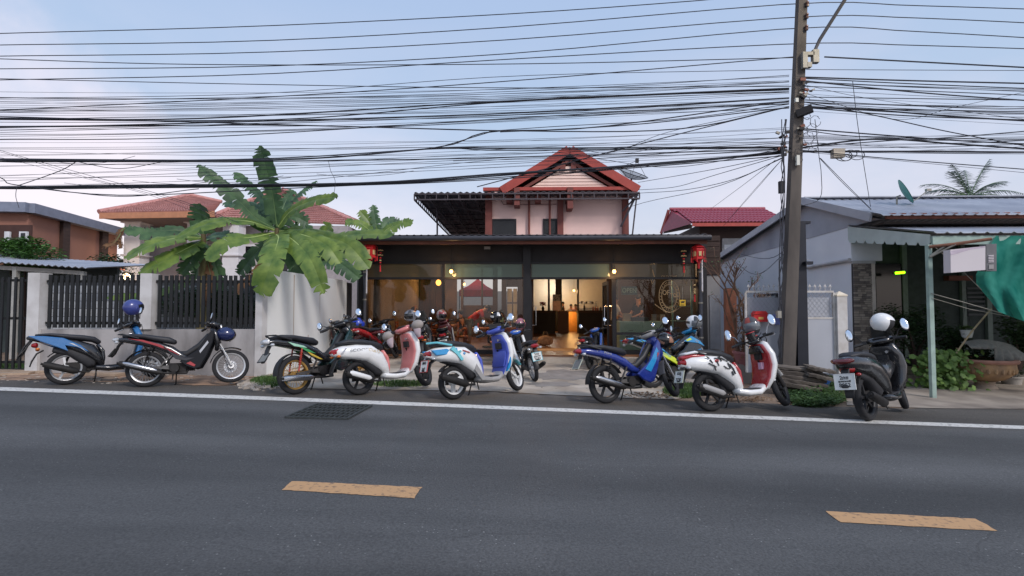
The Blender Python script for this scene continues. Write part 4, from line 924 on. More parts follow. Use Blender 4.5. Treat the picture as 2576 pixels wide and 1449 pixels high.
MB().bx(dwl.length-.02, dwl.length+.5, .02, .3, 0, zw_-.05).build('dark_end', BLACKW, bwall, False)

# ---------------------------------------------------------------- banana plants
BAN = leafmat('banana_leaf', (134,156,74), (76,108,50), .42, .3); BAN2 = leafmat('banana_leaf_dark', (96,128,84), (54,84,58), .45, .25); BDRY = leafmat('banana_leaf_dry', (140,104,70), (90,62,44), .8, .1)
RIB = M('banana_midrib', (178,196,120), .5, var=.15); RIBD = M('banana_midrib_dark', (110,136,90), .5, var=.15); STEM = M('banana_stem', (120,112,70), .7, rgb2=(86,70,46), scale=5, stretch=(2,2,.5))
def spline(pts, n):
    P = [pts[0]*2-pts[1]] + pts + [pts[-1]*2-pts[-2]]; o = []; m = len(pts)-1
    for i in range(n+1):
        t = i/n*m; k = min(int(t), m-1); t -= k; a, b_, c_, d = P[k:k+4]
        o.append(.5*((2*b_)+(c_-a)*t+(2*a-5*b_+4*c_-d)*t*t+(3*b_-a-3*c_+d)*t**3))
    return o
def leaf(parent, o_, px, width, nrm, tear=.5, mat=BAN, rib=RIB, fold=.35, droop=.25, seed=0):
    rnd = random.Random(seed); tear = min(1, tear*1.05+.05); pts = [D(*p)-o_ for p in px]
    if len(pts) == 2: pts.insert(1, pts[0].lerp(pts[1], .5) + V((0,0,.08)))
    N = 34; C = spline(pts, N); nrm = V(nrm).normalized(); mb = MB()
    def wd(t): return width*.5*min(1, (t/.12)**.7 if t > 0 else 0)*(1-.35*max(0,(t-.6)/.4)**2)*(1 if t < .93 else max(.25, (1-t)/.07*.75+.25))
    fr = []
    for i in range(N+1):
        t = (C[min(i+1,N)]-C[max(i-1,0)]).normalized(); s_ = t.cross(nrm).normalized(); n2 = s_.cross(t).normalized(); fr.append((C[i], t, s_, n2))
    for sd in (-1, 1):
        i = 1
        while i < N:
            ln = rnd.choice((1,1,2,2,3)) if rnd.random() < tear else rnd.randint(4,9)
            j = min(N, i+ln); lag = rnd.uniform(-.02,.12)*(1 if tear > .2 else .3); dz = rnd.uniform(0,.35)*tear; wk = rnd.uniform(.82,1.0); vs = []; fs = []
            for k in range(i, j+1):
                c_, t, s_, n2 = fr[k]; w_ = wd(k/N)*wk; sh = t*(.16*w_ + lag*w_); gap = (t*(.03 if k == i and tear > .15 else (-.03 if k == j and tear > .15 else 0)))
                q1 = c_ + s_*sd*w_*.5 + n2*w_*fold*.42 + sh*.4 + V((0,0,-droop*w_*.18))
                q2 = c_ + s_*sd*w_ + n2*w_*fold*.5 + sh + gap + V((0,0,-droop*w_*.75-dz*w_)) + V((rnd.uniform(-.01,.01),0,rnd.uniform(-.015,.015)))
                vs += [c_, q1, q2]
            m_ = j-i
            for k in range(m_): fs += [(3*k,3*k+3,3*k+4,3*k+1), (3*k+1,3*k+4,3*k+5,3*k+2)]
            mb.add(vs, fs); i = j
    lf = mb.build('leaf', mat, parent, True, 60)
    MB().tube([c_ - n2*.012 for c_, t, s_, n2 in fr], [max(.006, .028*(1-k/N)) for k in range(N+1)], 5).build('midrib', rib, lf)
    return lf
CAMN = (.05, -1, .35); UPN = (0, -.45, 1)
def banana(px0, yd, label, leaves, zt, lean=0.0, group='banana plants'):
    p = D(*px0, yd); g_ = V((p.x, p.y, 0)); t = thing('banana_plant', tuple(g_), 0, label, 'banana plant', group)
    top = D(px0[0], px0[1], yd) - g_
    mb = MB(); mb.tube([(lean,0,0), (lean*.6,0,top.z*.5), (0,0,top.z*.9), top+V((0,0,.1))], [.13,.11,.08,.05], 10); mb.build('stem', STEM, t)
    for i, (pp, w_, n_, tr, mt) in enumerate(leaves):
        leaf(t, g_, pp, w_, n_, tr, {'g':BAN,'d':BAN2,'b':BDRY}[mt], RIB if mt == 'g' else RIBD, seed=hash(label) % 97*0 + i*7 + int(px0[0]))
    return t
Yb = 11.9
banana((697,585), Yb, 'tall banana plant in the middle with upright torn leaves above the wall', [
 ([(697,570,Yb),(682,470,Yb-.2),(654,366,Yb-.5)], .50, CAMN, .45, 'd'),
 ([(690,575,Yb),(640,545,Yb-.3),(575,478,Yb-.6),(497,415,Yb-.8)], .44, (.5,-1,.5), .8, 'd'),
 ([(694,565,Yb),(655,495,Yb+.3),(588,434,Yb+.4)], .34, (.5,-1,.4), .8, 'd'),
 ([(700,570,Yb),(735,528,Yb-.3),(790,503,Yb-.6),(850,494,Yb-.8)], .42, (-.3,-1,.6), .5, 'g'),
 ([(700,560,Yb),(738,505,Yb+.6),(797,455,Yb+.9)], .30, (-.5,-1,.3), .9, 'd'),
 ([(698,555,Yb+.2),(722,500,Yb+.5),(738,478,Yb+.6)], .36, CAMN, .4, 'd'),
 ([(690,578,Yb),(620,556,Yb-.6),(530,560,Yb-1.1),(440,600,Yb-1.4)], .46, (.1,-.8,1), .3, 'g'),
 ([(690,585,Yb),(640,596,Yb-.8),(575,606,Yb-1.3),(518,655,Yb-1.5)], .46, (.2,-1,.9), .3, 'g'),
 ([(694,590,Yb),(700,600,Yb-1.2),(682,660,Yb-1.9),(655,742,Yb-1.95)], .58, (.1,-1,.5), .35, 'g'),
 ([(700,588,Yb),(735,602,Yb-1.1),(780,650,Yb-1.7),(816,738,Yb-1.8)], .52, (-.3,-1,.7), .4, 'g'),
 ([(702,585,Yb),(760,590,Yb-.6),(820,615,Yb-1.0),(857,662,Yb-1.1)], .48, (-.2,-1,.9), .4, 'g'),
 ([(702,580,Yb),(790,592,Yb-.1),(870,612,Yb-.3),(930,675,Yb-.4)], .56, (-.2,-1,.8), .35, 'g'),
 ([(695,580,Yb+.3),(640,520,Yb+.6),(560,512,Yb+.7)], .40, (.2,-1,1), .6, 'd'),
 ([(695,590,Yb+.4),(640,640,Yb+.4),(600,690,Yb+.4)], .45, CAMN, .3, 'd'),
 ([(700,590,Yb+.4),(740,650,Yb+.3),(770,705,Yb+.3)], .5, CAMN, .3, 'd'),
 ([(690,560,Yb+.4),(668,520,Yb+.6),(640,548,Yb+.8)], .4, CAMN, .2, 'd'),
 ([(698,580,Yb+.5),(735,545,Yb+.7),(775,560,Yb+.8)], .5, CAMN, .3, 'd'),
 ([(694,600,Yb+.1),(650,680,Yb-.5),(590,735,Yb-.6)], .3, CAMN, .7, 'b'),
], 3)
Yc = 11.6
banana((512,600), Yc, 'shorter banana plant on the left with a brown drooping leaf tip', [
 ([(512,592,Yc),(508,550,Yc-.1),(503,512,Yc-.3)], .62, CAMN, .1, 'd'),
 ([(508,595,Yc),(440,580,Yc-.3),(370,584,Yc-.5),(312,574,Yc-.6)], .36, (.1,-1,.6), .6, 'd'),
 ([(314,572,Yc-.6),(300,590,Yc-.62),(305,625,Yc-.62)], .16, CAMN, .9, 'b'),
 ([(312,576,Yc-.6),(285,612,Yc-.66),(258,618,Yc-.66)], .14, CAMN, .9, 'b'),
 ([(508,598,Yc),(450,598,Yc-.6),(380,615,Yc-1.0),(313,650,Yc-1.1)], .50, (.1,-.9,1), .3, 'g'),
 ([(510,605,Yc),(470,625,Yc-.6),(410,655,Yc-.9),(350,690,Yc-1.0)], .50, (.2,-1,.9), .35, 'g'),
 ([(514,610,Yc),(490,640,Yc-.3),(455,690,Yc-.4)], .42, (.3,-1,.5), .4, 'd'),
 ([(516,605,Yc),(560,590,Yc+.3),(610,600,Yc+.5)], .42, (-.2,-1,.8), .3, 'd'),
 ([(514,612,Yc+.1),(540,660,Yc+.1),(560,730,Yc+.1)], .4, CAMN, .4, 'd'),
 ([(512,612,Yc+.1),(500,660,Yc+.1),(490,700,Yc+.1)], .4, CAMN, .5, 'd'),
 ([(512,625,Yc+.1),(530,700,Yc-.05),(515,770,Yc-.05)], .22, CAMN, .9, 'b'),
 ([(512,690,Yc+.3),(400,735,Yc+.2),(265,750,Yc+.1)], .22, (0,-1,.6), .2, 'g'),
], 3)
Yd = 15.5
banana((950,600), Yd, 'distant banana clump peeping over the cafe gutter', [
 ([(950,595,Yd),(945,555,Yd),(938,515,Yd)], .36, CAMN, .5, 'd'),
 ([(948,595,Yd),(930,560,Yd),(905,529,Yd)], .40, CAMN, .3, 'g'),
 ([(946,595,Yd),(910,565,Yd-.3),(868,556,Yd-.4)], .45, (.3,-1,.8), .3, 'g'),
 ([(954,595,Yd),(985,570,Yd),(1040,555,Yd)], .45, (-.2,-1,.6), .6, 'g'),
 ([(954,595,Yd),(975,560,Yd+.2),(1005,560,Yd+.3)], .5, CAMN, .3, 'd'),
], 3)
Ye = 14.2
banana((800,660), Ye, 'low banana clump behind the white wall', [
 ([(800,655,Ye),(850,600,Ye-.1),(920,588,Ye-.4),(992,590,Ye-.6)], .46, (-.1,-1,.9), .2, 'g'),
 ([(800,660,Ye),(850,660,Ye-.2),(905,700,Ye-.3)], .5, (-.2,-1,.6), .4, 'd'),
 ([(800,660,Ye),(830,620,Ye),(880,640,Ye)], .55, CAMN, .3, 'd'),
 ([(798,660,Ye),(780,610,Ye),(765,560,Ye)], .5, CAMN, .3, 'd'),
 ([(798,665,Ye),(760,660,Ye-.1),(730,700,Ye-.1)], .5, CAMN, .3, 'd'),
 ([(798,650,Ye),(815,590,Ye+.1),(830,560,Ye+.1)], .45, CAMN, .3, 'g'),
], 3)
g_ = MB()
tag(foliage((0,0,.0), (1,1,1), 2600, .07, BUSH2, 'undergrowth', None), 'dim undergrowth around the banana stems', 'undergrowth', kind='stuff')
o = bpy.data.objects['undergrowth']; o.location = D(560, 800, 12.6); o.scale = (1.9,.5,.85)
# ================================================================== utility poles, street lamp, cables
pb = G(1976, 988); YP = pb.y
POLE = M('old_concrete_pole', (116,108,100), .9, rgb2=(52,48,48), scale=1.6, stretch=(1,1,.3), lo=.3, hi=.7, bump=.2)
up = thing('utility_pole', tuple(pb), 0, 'tall leaning concrete utility pole carrying cables and a street lamp arm', 'pole')
top = D(2027, -260, YP) - pb
mb = MB(); mb.add([(s_*.130, t_*.09, -.1) for s_, t_ in ((-1,-1),(1,-1),(1,1),(-1,1))] + [(top.x+s_*.075, t_*.06, top.z) for s_, t_ in ((-1,-1),(1,-1),(1,1),(-1,1))], [(0,1,5,4),(1,2,6,5),(2,3,7,6),(3,0,4,7),(4,5,6,7)]); mb.build('shaft', POLE, up, False)
def pp(x, y, d=0.0): return D(x, y, YP + d) - pb
GREYP = M('grey_painted_steel', (150,146,136), .6, .3, var=.15)
mb = MB(); mb.tube([pp(2054,160,-.1), pp(2052,122,-.12), pp(2062,100,-.16), pp(2125,0,-.6), pp(2200,-120,-1.1), pp(2235,-150,-1.3)], .035, 8); mb.build('lamp_arm', M('dark_lamp_arm',(98,96,98),.5,.3), up)
mb = MB(); c0 = pp(2250,-158,-1.38); mb.ell(c0, (.3,.12,.08)); lh = mb.build('lamp_head', GREYP, up); MB().ell(c0+V((0,0,-.06)), (.2,.09,.05)).build('lamp_lens', glow('street_lamp_lens',(255,232,190),30), lh)
point('street_light', tuple(c0+V((-.1,.0,-.2))), 70, (1,.88,.62), .12, up)
mb = MB(); 
for x0, x1, y0, y1 in ((2018,2029,132,172),(2029,2046,132,140),(2044,2058,126,158),(2029,2040,158,170)):
    a_, b_ = pp(x0,y1,-.12), pp(x1,y0,-.12); mb.bx(a_.x, b_.x, -.16, -.06, a_.z, b_.z)
mb.build('lamp_bracket', GREYP, up, False)
for i, (x, y) in enumerate(((2031,10),(2030,40),(2029,70))): mb = MB(); c_ = pp(x,y,-.1); mb.lathe([(.0,-.05),(.03,-.05),(.035,-.02),(.022,0),(.035,.02),(.03,.05),(0,.05)], c_, n=10); mb.build('insulator', M('brown_insulator',(96,70,60),.3), up)
def bx_(x0, x1, y0, y1, d0, d1, name, mat, par=up):
    a_, b_ = pp(x0,y1,d0), pp(x1,y0,d0); return MB().bx(a_.x, b_.x, d0, d1, a_.z, b_.z).build(name, mat, par, False)
mb = MB(); mb.beam(pp(2004,288,-.1), pp(2044,272,-.25), .12, .14); mb.build('cross_arm', BLACKW, up, False)
BEIGE = M('beige_plastic', (190,178,160), .5)
mb = MB(); k_ = pp(2107,388,-.05); mb.box(k_, (.22,.12,.15)); mb.box(k_+V((0,0,.085)), (.24,.13,.02)); mb.build('junction_box', BEIGE, up, False)
bx_(2005,2012,390,415,-.16,-.1,'tag_plate',M('white_tag',(214,214,204),.6)); bx_(2002,2009,246,256,-.17,-.12,'tag_plate',M('white_tag',(214,214,204),.6))
WIREM = M('black_cable', (44,46,54), .6, var=.1)
rnd = random.Random(5)
for i in range(16):
    x0, y0 = rnd.uniform(2006,2052), rnd.uniform(195,400); r0_ = rnd.uniform(5,16); p = []
    for j in range(15): a = j/14*rnd.uniform(5.5,6.5); p.append(pp(x0+r0_*math.cos(a)*rnd.uniform(.8,1.2), y0+r0_*1.2*math.sin(a), -.14+.02*j/14))
    MB().tube(p, .005, 4).build('cable_coil', WIREM, up)
for i in range(34):
    x0, y0 = (rnd.gauss(2024,12), rnd.choice((205,225,240,325,345,372)) + rnd.uniform(-9,9)) if i % 3 else (rnd.gauss(1972,7), rnd.uniform(325,392))
    mb = MB(); s_ = rnd.uniform(.025,.06); mb.box(pp(x0,y0,-.12), (s_*1.8, s_, s_), Matrix.Rotation(rnd.uniform(-.7,.7),3,'Y')); mb.build('cable_clamp', rnd.choice((BLACKW, BLACKW, GREYP, REDW)), up, False)
for i in range(4):
    p = [pp(1972+rnd.uniform(-6,8)-k*1.6*.5, 300+k*40, -.16) for k in range(16)]; MB().tube(p, .009, 5).build('riser_cable', WIREM, up)
for x0, y0, L_ in ((2122,388,22),(2140,383,16),(2155,386,20),(2128,392,14)):
    p = [pp(x0+L_*math.cos(a*.45), y0+L_*.6*math.sin(a*.45)+4, -.05+a*.004) for a in range(15)]; MB().tube(p, .008, 5).build('cable_coil', WIREM, up)
bx_(1963,1973,455,485,-.16,-.08,'meter_box',BLACKW); bx_(1957,1966,782,800,-.18,-.1,'meter_box',GREYP); 

DKST = M('dark_steel_section', (40,42,50), .55, .4, var=.2, scale=3)
hb_ = G(2017, 987); hp = thing('steel_post', tuple(hb_), 0, 'dark steel H section post standing beside the utility pole', 'post')
hz = D(2012,562,YP+.05).z - hb_.z; wd_ = .105
MB().bx(-wd_,wd_,-.085,-.07,0,hz).build('flange', DKST, hp, False); MB().bx(-wd_,wd_,.07,.085,0,hz).build('flange', DKST, hp, False); MB().bx(-.01,.01,-.07,.07,0,hz).build('web', DKST, hp, False)
MB().bx(-.05,.22,-.06,.06,hz+.001,hz+.05).build('cap_plate', DKST, hp, False); z6 = D(2020,662,YP).z - hb_.z; MB().bx(.03,.17,-.2,-.088,z6-.03,z6+.03).build('bracket', DKST, hp, False)

CF = Frame(pb.x, pb.y, -2)
def wpt(x, y, d): u_, z_ = CF.px(x, y, d); return CF.w(u_, d, z_)
def cable(px, r, d, label, group=None, n=26):
    r *= .74
    pts = spline([wpt(x, y, d) for x, y in px], n) if len(px) > 2 else [wpt(*px[0], d).lerp(wpt(*px[1], d), i/8) for i in range(9)]
    o = MB().tube(pts, r, 5).build('overhead_cable', WIREM, None); tag(o, label, 'cable', group); return o
def sagl(xa, ya, xb, yb, s_, k=6): return [(xa+(xb-xa)*i/k, ya+(yb-ya)*i/k + s_*4*(i/k)*(1-i/k)) for i in range(k+1)]
XL, XR = -140, 2720
names = ['topmost overhead power line crossing the sky', 'second overhead power line from the top', 'third overhead power line from the top', 'fourth overhead power line from the top', 'fifth overhead power line from the top']
tops = [[(XL,90),(0,84),(640,66),(1278,35),(1774,0),(2014,-22)], [(XL,118),(0,113),(640,103),(1278,68),(2006,9)], [(XL,145),(0,141),(640,132),(1278,100),(2004,43)], [(XL,175),(0,173),(640,167),(1278,135),(2001,71)], [(XL,207),(0,201),(640,187),(1278,149),(2001,110)]]
rt = [[(2016,-20),(XR,0)], [(2032,8),(2300,14),(XR,27)], [(2032,38),(2300,45),(XR,64)], [(2030,68),(2300,79),(XR,103)], [(2028,108),(2300,114),(XR,127)]]
for i in range(5): cable(tops[i] + rt[i][1:] if i else tops[i]+[(XR,-5)], .013, .25-.1*i*0, names[i])
mid = [([(XL,143),(0,148),(500,162),(1278,161),(1996,145)],.012), ([(XL,283),(0,277),(690,243),(1278,204),(1996,143)],.013), ([(XL,196),(0,198),(640,212),(1278,221),(1990,217)],.011),
 ([(XL,250),(0,247),(640,236),(1278,192),(1996,175)],.008), ([(XL,299),(0,297),(500,298),(1278,254),(1985,222)],.02), ([(XL,297),(0,300),(690,301),(1278,256),(1985,225)],.016),
 ([(XL,325),(0,321),(400,312),(1278,285),(1985,247)],.018), ([(XL,352),(0,351),(500,345),(1278,298),(1985,257)],.013), ([(XL,316),(0,318),(700,315),(1278,329),(1700,325),(1980,270)],.016),
 ([(XL,291),(0,293),(690,313),(1225,328),(1278,331),(1600,313),(1985,270)],.014), ([(XL,402),(0,402),(640,404),(1090,372),(1230,332),(1500,320),(1985,254)],.016),
 ([(XL,400),(0,400),(700,402),(1100,373),(1278,373),(1980,370)],.022), ([(XL,404),(0,405),(640,400),(1100,374),(1278,378),(1980,372)],.016), ([(XL,398),(0,406),(300,407),(640,406),(1100,400),(1400,392),(1975,375)],.016),
 ([(XL,472),(0,471),(350,466),(900,461),(1278,436),(1700,410),(1972,380)],.026), ([(XL,470),(0,473),(350,470),(900,464),(1278,440),(1972,384)],.02), ([(XL,468),(0,475),(350,473),(900,466),(1278,449),(1500,430),(1972,392)],.014),
 ([(XL,380),(0,446),(45,466),(300,491),(700,475),(1278,445),(1972,386)],.014), ([(60,468),(300,494),(500,475)],.012), ([(193,407),(300,424),(415,406)],.009), ([(193,406),(150,430),(60,462),(45,466)],.012),
 ([(XL,352),(0,382),(200,441),(425,500),(560,548)],.006), ([(XL,330),(0,378),(220,440),(440,500),(600,560)],.007), ([(XL,370),(0,396),(180,440),(380,492),(520,545)],.005),
 ([(1230,330),(1400,318),(1700,300),(1985,262)],.01), ([(1100,372),(1240,330)],.012), ([(1200,470),(1650,352),(1985,268)],.014), ([(1140,405),(1500,390),(1690,330),(1985,268)],.007),
 ([(650,466),(900,440),(1278,400),(1700,390),(1972,378)],.007), ([(826,404),(832,430),(843,455),(840,491)],.006), ([(42,470),(40,495),(48,523)],.008), ([(1490,398),(1700,420),(1972,374)],.008)]
def band(y, r_, side):
    t = 'thick' if r_ >= .013 else 'thin'; h = 'upper' if y < 300 else 'lower'
    return '%s black cable in the %s tangle strung %s of the utility pole' % (t, h, side), '%s cables, %s tangle, %s of the pole' % (t, h, side)
for i, (p, r_) in enumerate(mid): cable(p, r_, -.12+.02*(i % 9), *band(p[-1][1], r_, 'left'))
rnd = random.Random(11)
for i in range(46):
    ye = rnd.choice((rnd.uniform(186,275), rnd.uniform(200,262), rnd.uniform(318,395))); ys = ye + (rnd.uniform(18,95) if ye < 300 else rnd.uniform(10,105)); ys = min(ys, 478)
    cable(sagl(XL, ys, 1985, ye, rnd.uniform(2,26)), rnd.choice((.004,.005,.005,.007,.008)), rnd.uniform(-.2,.25), *band(ye, .005, 'left'))
for i in range(7):
    x0 = rnd.uniform(100,1500); x1 = x0+rnd.uniform(120,420); y0 = 402 + (x0/1972)*-28 if i % 2 else 466-(x0/1972)*70
    cable(sagl(x0, y0, x1, y0-8, rnd.uniform(8,22)), .006, -.15, 'thin slack black cable looped below a cable bundle', 'slack cable loops', 14)
right = [([(2074,143),(2300,155),(XR,177)],.02), ([(2028,175),(XR,178)],.008), ([(2022,194),(2300,203),(XR,213)],.02), ([(2022,203),(2200,222),(2400,240),(XR,262)],.018), ([(2022,217),(2300,228),(XR,245)],.012),
 ([(2022,197),(2300,211),(XR,228)],.014), ([(2022,244),(2300,248),(XR,254)],.012), ([(2030,268),(2200,277),(2400,293),(XR,312)],.022), ([(2030,270),(2250,275),(XR,284)],.014), ([(2044,272),(2300,292),(XR,306)],.016),
 ([(2010,323),(2250,342),(2450,356),(XR,368)],.018), ([(2010,326),(2200,345),(XR,352)],.012), ([(2010,254),(2200,290),(2400,334),(XR,392)],.014), ([(1985,373),(2235,354),(2400,345),(XR,318)],.014), ([(1985,382),(2300,381),(XR,384)],.024),
 ([(1985,376),(2200,350),(2400,362),(2576,374),(XR,384)],.024), ([(2020,378),(2250,400),(XR,437)],.013), ([(2020,382),(2300,408),(XR,448)],.006), ([(2030,236),(2250,300),(2400,270),(2576,232)],.006), ([(2030,215),(2200,250),(2576,300)],.006)]
for i, (p, r_) in enumerate(right): cable(p, r_, -.1+.02*(i % 8), *band(p[0][1], r_, 'right'))
for i in range(34):
    ys = rnd.choice((rnd.uniform(190,278), rnd.uniform(320,385))); ye = ys + (rnd.uniform(8,48) if ys < 300 else rnd.uniform(-22,32))
    cable(sagl(2012, ys, XR, ye, rnd.uniform(1,9)), rnd.choice((.004,.005,.006,.008)), rnd.uniform(-.2,.2), *band(ys, .005, 'right'))
# service drops that leave the cable line for the houses
def drop(px, r, label, grp):
    o = MB().tube(spline([D(x, y, yd) for x, y, yd in px], 16), r, 4).build('service_cable', WIREM, None); tag(o, label, 'cable', grp)
dl, dg = 'thin service cable dropping from the utility pole to a roof', 'service cables to the roofs'
for p in ([(2064,398,YP),(2130,465,YP+1.0),(2193,528,YP+2.0)], [(2060,396,YP),(2120,460,YP+1.0),(2190,526,YP+2.0)], [(1970,398,YP),(1900,475,16),(1822,566,23)], [(1968,400,YP),(1890,490,16),(1818,570,23)], [(1950,403,YP),(1870,465,14),(1782,530,21)],
          [(1973,388,YP),(1800,425,12),(1605,459,16)], [(1973,390,YP),(1800,440,12),(1700,470,14),(1605,478,16)], [(1973,394,YP),(1850,450,11),(1720,478,13.5),(1605,486,16)], [(1973,396,YP),(1800,470,12),(1598,516,16.5),(1440,580,18.6)],
          [(2050,300,YP),(2060,390,YP),(2066,440,YP),(2062,500,YP+.2),(2010,520,YP+.3)], [(2145,205,YP),(2160,330,YP+.2),(2190,520,YP+2.0)], [(1972,640,YP-.1),(1900,690,10.5),(1840,650,15)], [(2010,590,YP),(1935,650,11),(1835,632,15)]):
    drop(p, .007, dl, dg)

# ---------------------------------------------------------------- satellite dishes
MESHM = bpy.data.materials.new('black_dish_mesh'); MESHM.use_nodes = True; n_ = MESHM.node_tree; n_.nodes.clear()
o_ = n_.nodes.new('ShaderNodeOutputMaterial'); t_ = n_.nodes.new('ShaderNodeBsdfTransparent'); d_ = n_.nodes.new('ShaderNodeBsdfDiffuse'); d_.inputs[0].default_value = (.03,.035,.045,1); x_ = n_.nodes.new('ShaderNodeMixShader'); x_.inputs[0].default_value = .5
n_.links.new(t_.outputs[0], x_.inputs[1]); n_.links.new(d_.outputs[0], x_.inputs[2]); n_.links.new(x_.outputs[0], o_.inputs[0])
dc = D(1588, 442, 17.2); sdish = thing('satellite_dish', (dc.x, dc.y, dc.z), 0, 'large black mesh satellite dish on the pink house roof', 'satellite dish')
rot = Matrix.Rotation(R(18), 3, 'Y') @ Matrix.Rotation(R(24), 3, 'X')
rad = .53; prof = [(rad*k/8, .2*(k/8)**2) for k in range(9)]
MB().lathe(prof, (0,0,-.1), rot, 28).build('dish', MESHM, sdish)
mb = MB(); ring = [rot @ V((rad*math.cos(a*.2244), rad*math.sin(a*.2244), .1)) for a in range(28)]; mb.tube(ring, .012, 5, closed=True)
for k in range(8): a = k*math.pi/4; mb.tube([rot @ V((rad*j/5*math.cos(a), rad*j/5*math.sin(a), -.1+.2*(j/5)**2)) for j in range(6)], .007, 4)
mb.build('ribs', BLACK, sdish)
mb = MB(); fp = rot @ V((0,0,.52)); mb.box(fp, (.1,.1,.14))
for k in range(3): a = k*2.09+.4; mb.tube([rot @ V((rad*math.cos(a), rad*math.sin(a), .1)), fp], .008, 4)
mb.build('feed', BLACK, sdish); MB().cyl((0,0,-.1),(.05,.1,-.9),.03).build('mast', BLACK, sdish)
gc = D(2277, 482, 13.0); gd_ = thing('satellite_dish', tuple(gc), 0, 'small teal satellite dish seen edge on above the metal roof', 'satellite dish')
nd = V((.80,-.52,.46)).normalized(); rq = nd.to_track_quat('Z','Y').to_matrix(); TEAL = M('teal_dish_paint',(92,158,146),.5)
MB().lathe([(.34*k/6, .07*(k/6)**2) for k in range(7)], rq @ V((0,0,-.05)), rq, 24).lathe([(.34*k/6, .07*(k/6)**2-.012) for k in range(7)], rq @ V((0,0,-.05)), rq, 24).build('dish', TEAL, gd_)
fe = D(2335,478,13.0)-gc; lo2 = D(2305,502,13.0)-gc
mb = MB(); mb.tube([D(2290,507,13.0)-gc, lo2, fe], .012, 6); mb.box(fe, (.12,.07,.06)); mb.build('feed_arm', GREYP, gd_)
mb = MB(); mb.tube([D(2265,492,13.0)-gc, D(2256,495,13.0)-gc, D(2256,520,13.0)-gc, D(2250,535,12.9)-gc], .022, 6); mb.build('mast', GREYP, gd_)

# ---------------------------------------------------------------- coconut palm beyond the metal roof
pm_ = D(2440, 480, 30); palm = thing('coconut_palm', (pm_.x, pm_.y, 0), 0, 'coconut palm crown rising behind the metal roof on the right', 'palm tree')
MB().tube([(0,0,0),(.2,0,3),(0,0,pm_.z-.3)], [.22,.17,.13], 8).build('trunk', TIMB, palm)
PALM = leafmat('palm_fronds', (80,98,88), (52,66,62)); rnd = random.Random(3)
for i in range(24):
    az = i*2*math.pi/15 + rnd.uniform(-.15,.15); elv = rnd.uniform(.2,1.25); L_ = rnd.uniform(2.6,3.7); d = V((math.cos(az)*math.cos(elv), math.sin(az)*math.cos(elv)*.7, math.sin(elv))); base = V((0,0,pm_.z-.4))
    cl = [base + d*L_*t - V((0,0,.55*L_*t*t*(1.1-elv*.5))) for t in [k/14 for k in range(15)]]; mb = MB()
    for k in range(1, 14):
        t = (cl[k+1]-cl[k-1]).normalized(); s_ = t.cross(V((0,0,1))).normalized()
        for sg in (-1, 1):
            for h in (0,.5):
                c_ = cl[k].lerp(cl[k+1], h); ln = .62*math.sin(math.pi*(.12+.85*k/15)); tip = c_ + (s_*sg*.7+t*.55)*ln - V((0,0,ln*rnd.uniform(.25,.6))); mb.add([c_-t*.025, c_+t*.025, tip], [(0,1,2)])
    f = mb.build('frond', PALM, palm, False); MB().tube(cl, [.03*(1-k/16) for k in range(15)], 4).build('midrib', RIBD, f)
# ================================================================== motorbikes and helmets
TYRE = M('tyre_rubber', (34,34,36), .85, var=.2, scale=20, bump=.2, bscale=90); RUB = M('black_plastic', (30,30,32), .5, var=.15, scale=8); MATTE = M('matte_black_plastic', (44,44,47), .7, var=.15, scale=10)
VINYL = M('seat_vinyl', (34,35,40), .55, var=.15, scale=14, bump=.08); ENG = M('engine_alloy', (96,94,92), .5, .7, var=.25, scale=12); ENGD = M('sooty_engine', (46,44,43), .65, .5, var=.3, scale=12)
STEEL = M('dull_chrome', (186,186,188), .25, .95, var=.08); MIRR = M('mirror_glass', (235,240,245), .02, 1.0, var=.01); REDL = M('red_lens', (150,16,20), .18, var=.1, coat=.6); CLRL = M('clear_lens', (196,198,200), .15, .2, var=.1, coat=.6); AMB = M('amber_lens', (206,110,30), .2, coat=.5)
PLATE = M('plate_white', (222,222,216), .5, var=.04); PLATG = M('plate_grey', (128,128,124), .6, var=.15); INK = M('plate_ink', (24,24,26), .6); GOLD = M('gold_rim', (190,150,84), .35, .6, var=.1); RIMS = M('silver_rim', (190,190,190), .4, .6, var=.12); RIMW = M('white_rim', (216,216,214), .45, var=.08); RIMB = M('black_rim', (38,38,40), .45, .3, var=.1)
def paint(n, rgb, coat=.8): return M(n+'_bike_paint', rgb, .28, var=.05, scale=3, coat=coat, dirt=.1)
ROTX = Matrix.Rotation(math.pi/2, 3, 'X')
def arc(cx, cz, r, a0, a1, n, hw, ht): return [(cx + r*math.cos(R(a0+(a1-a0)*i/n)), cz + r*math.sin(R(a0+(a1-a0)*i/n)), hw, ht) for i in range(n+1)]
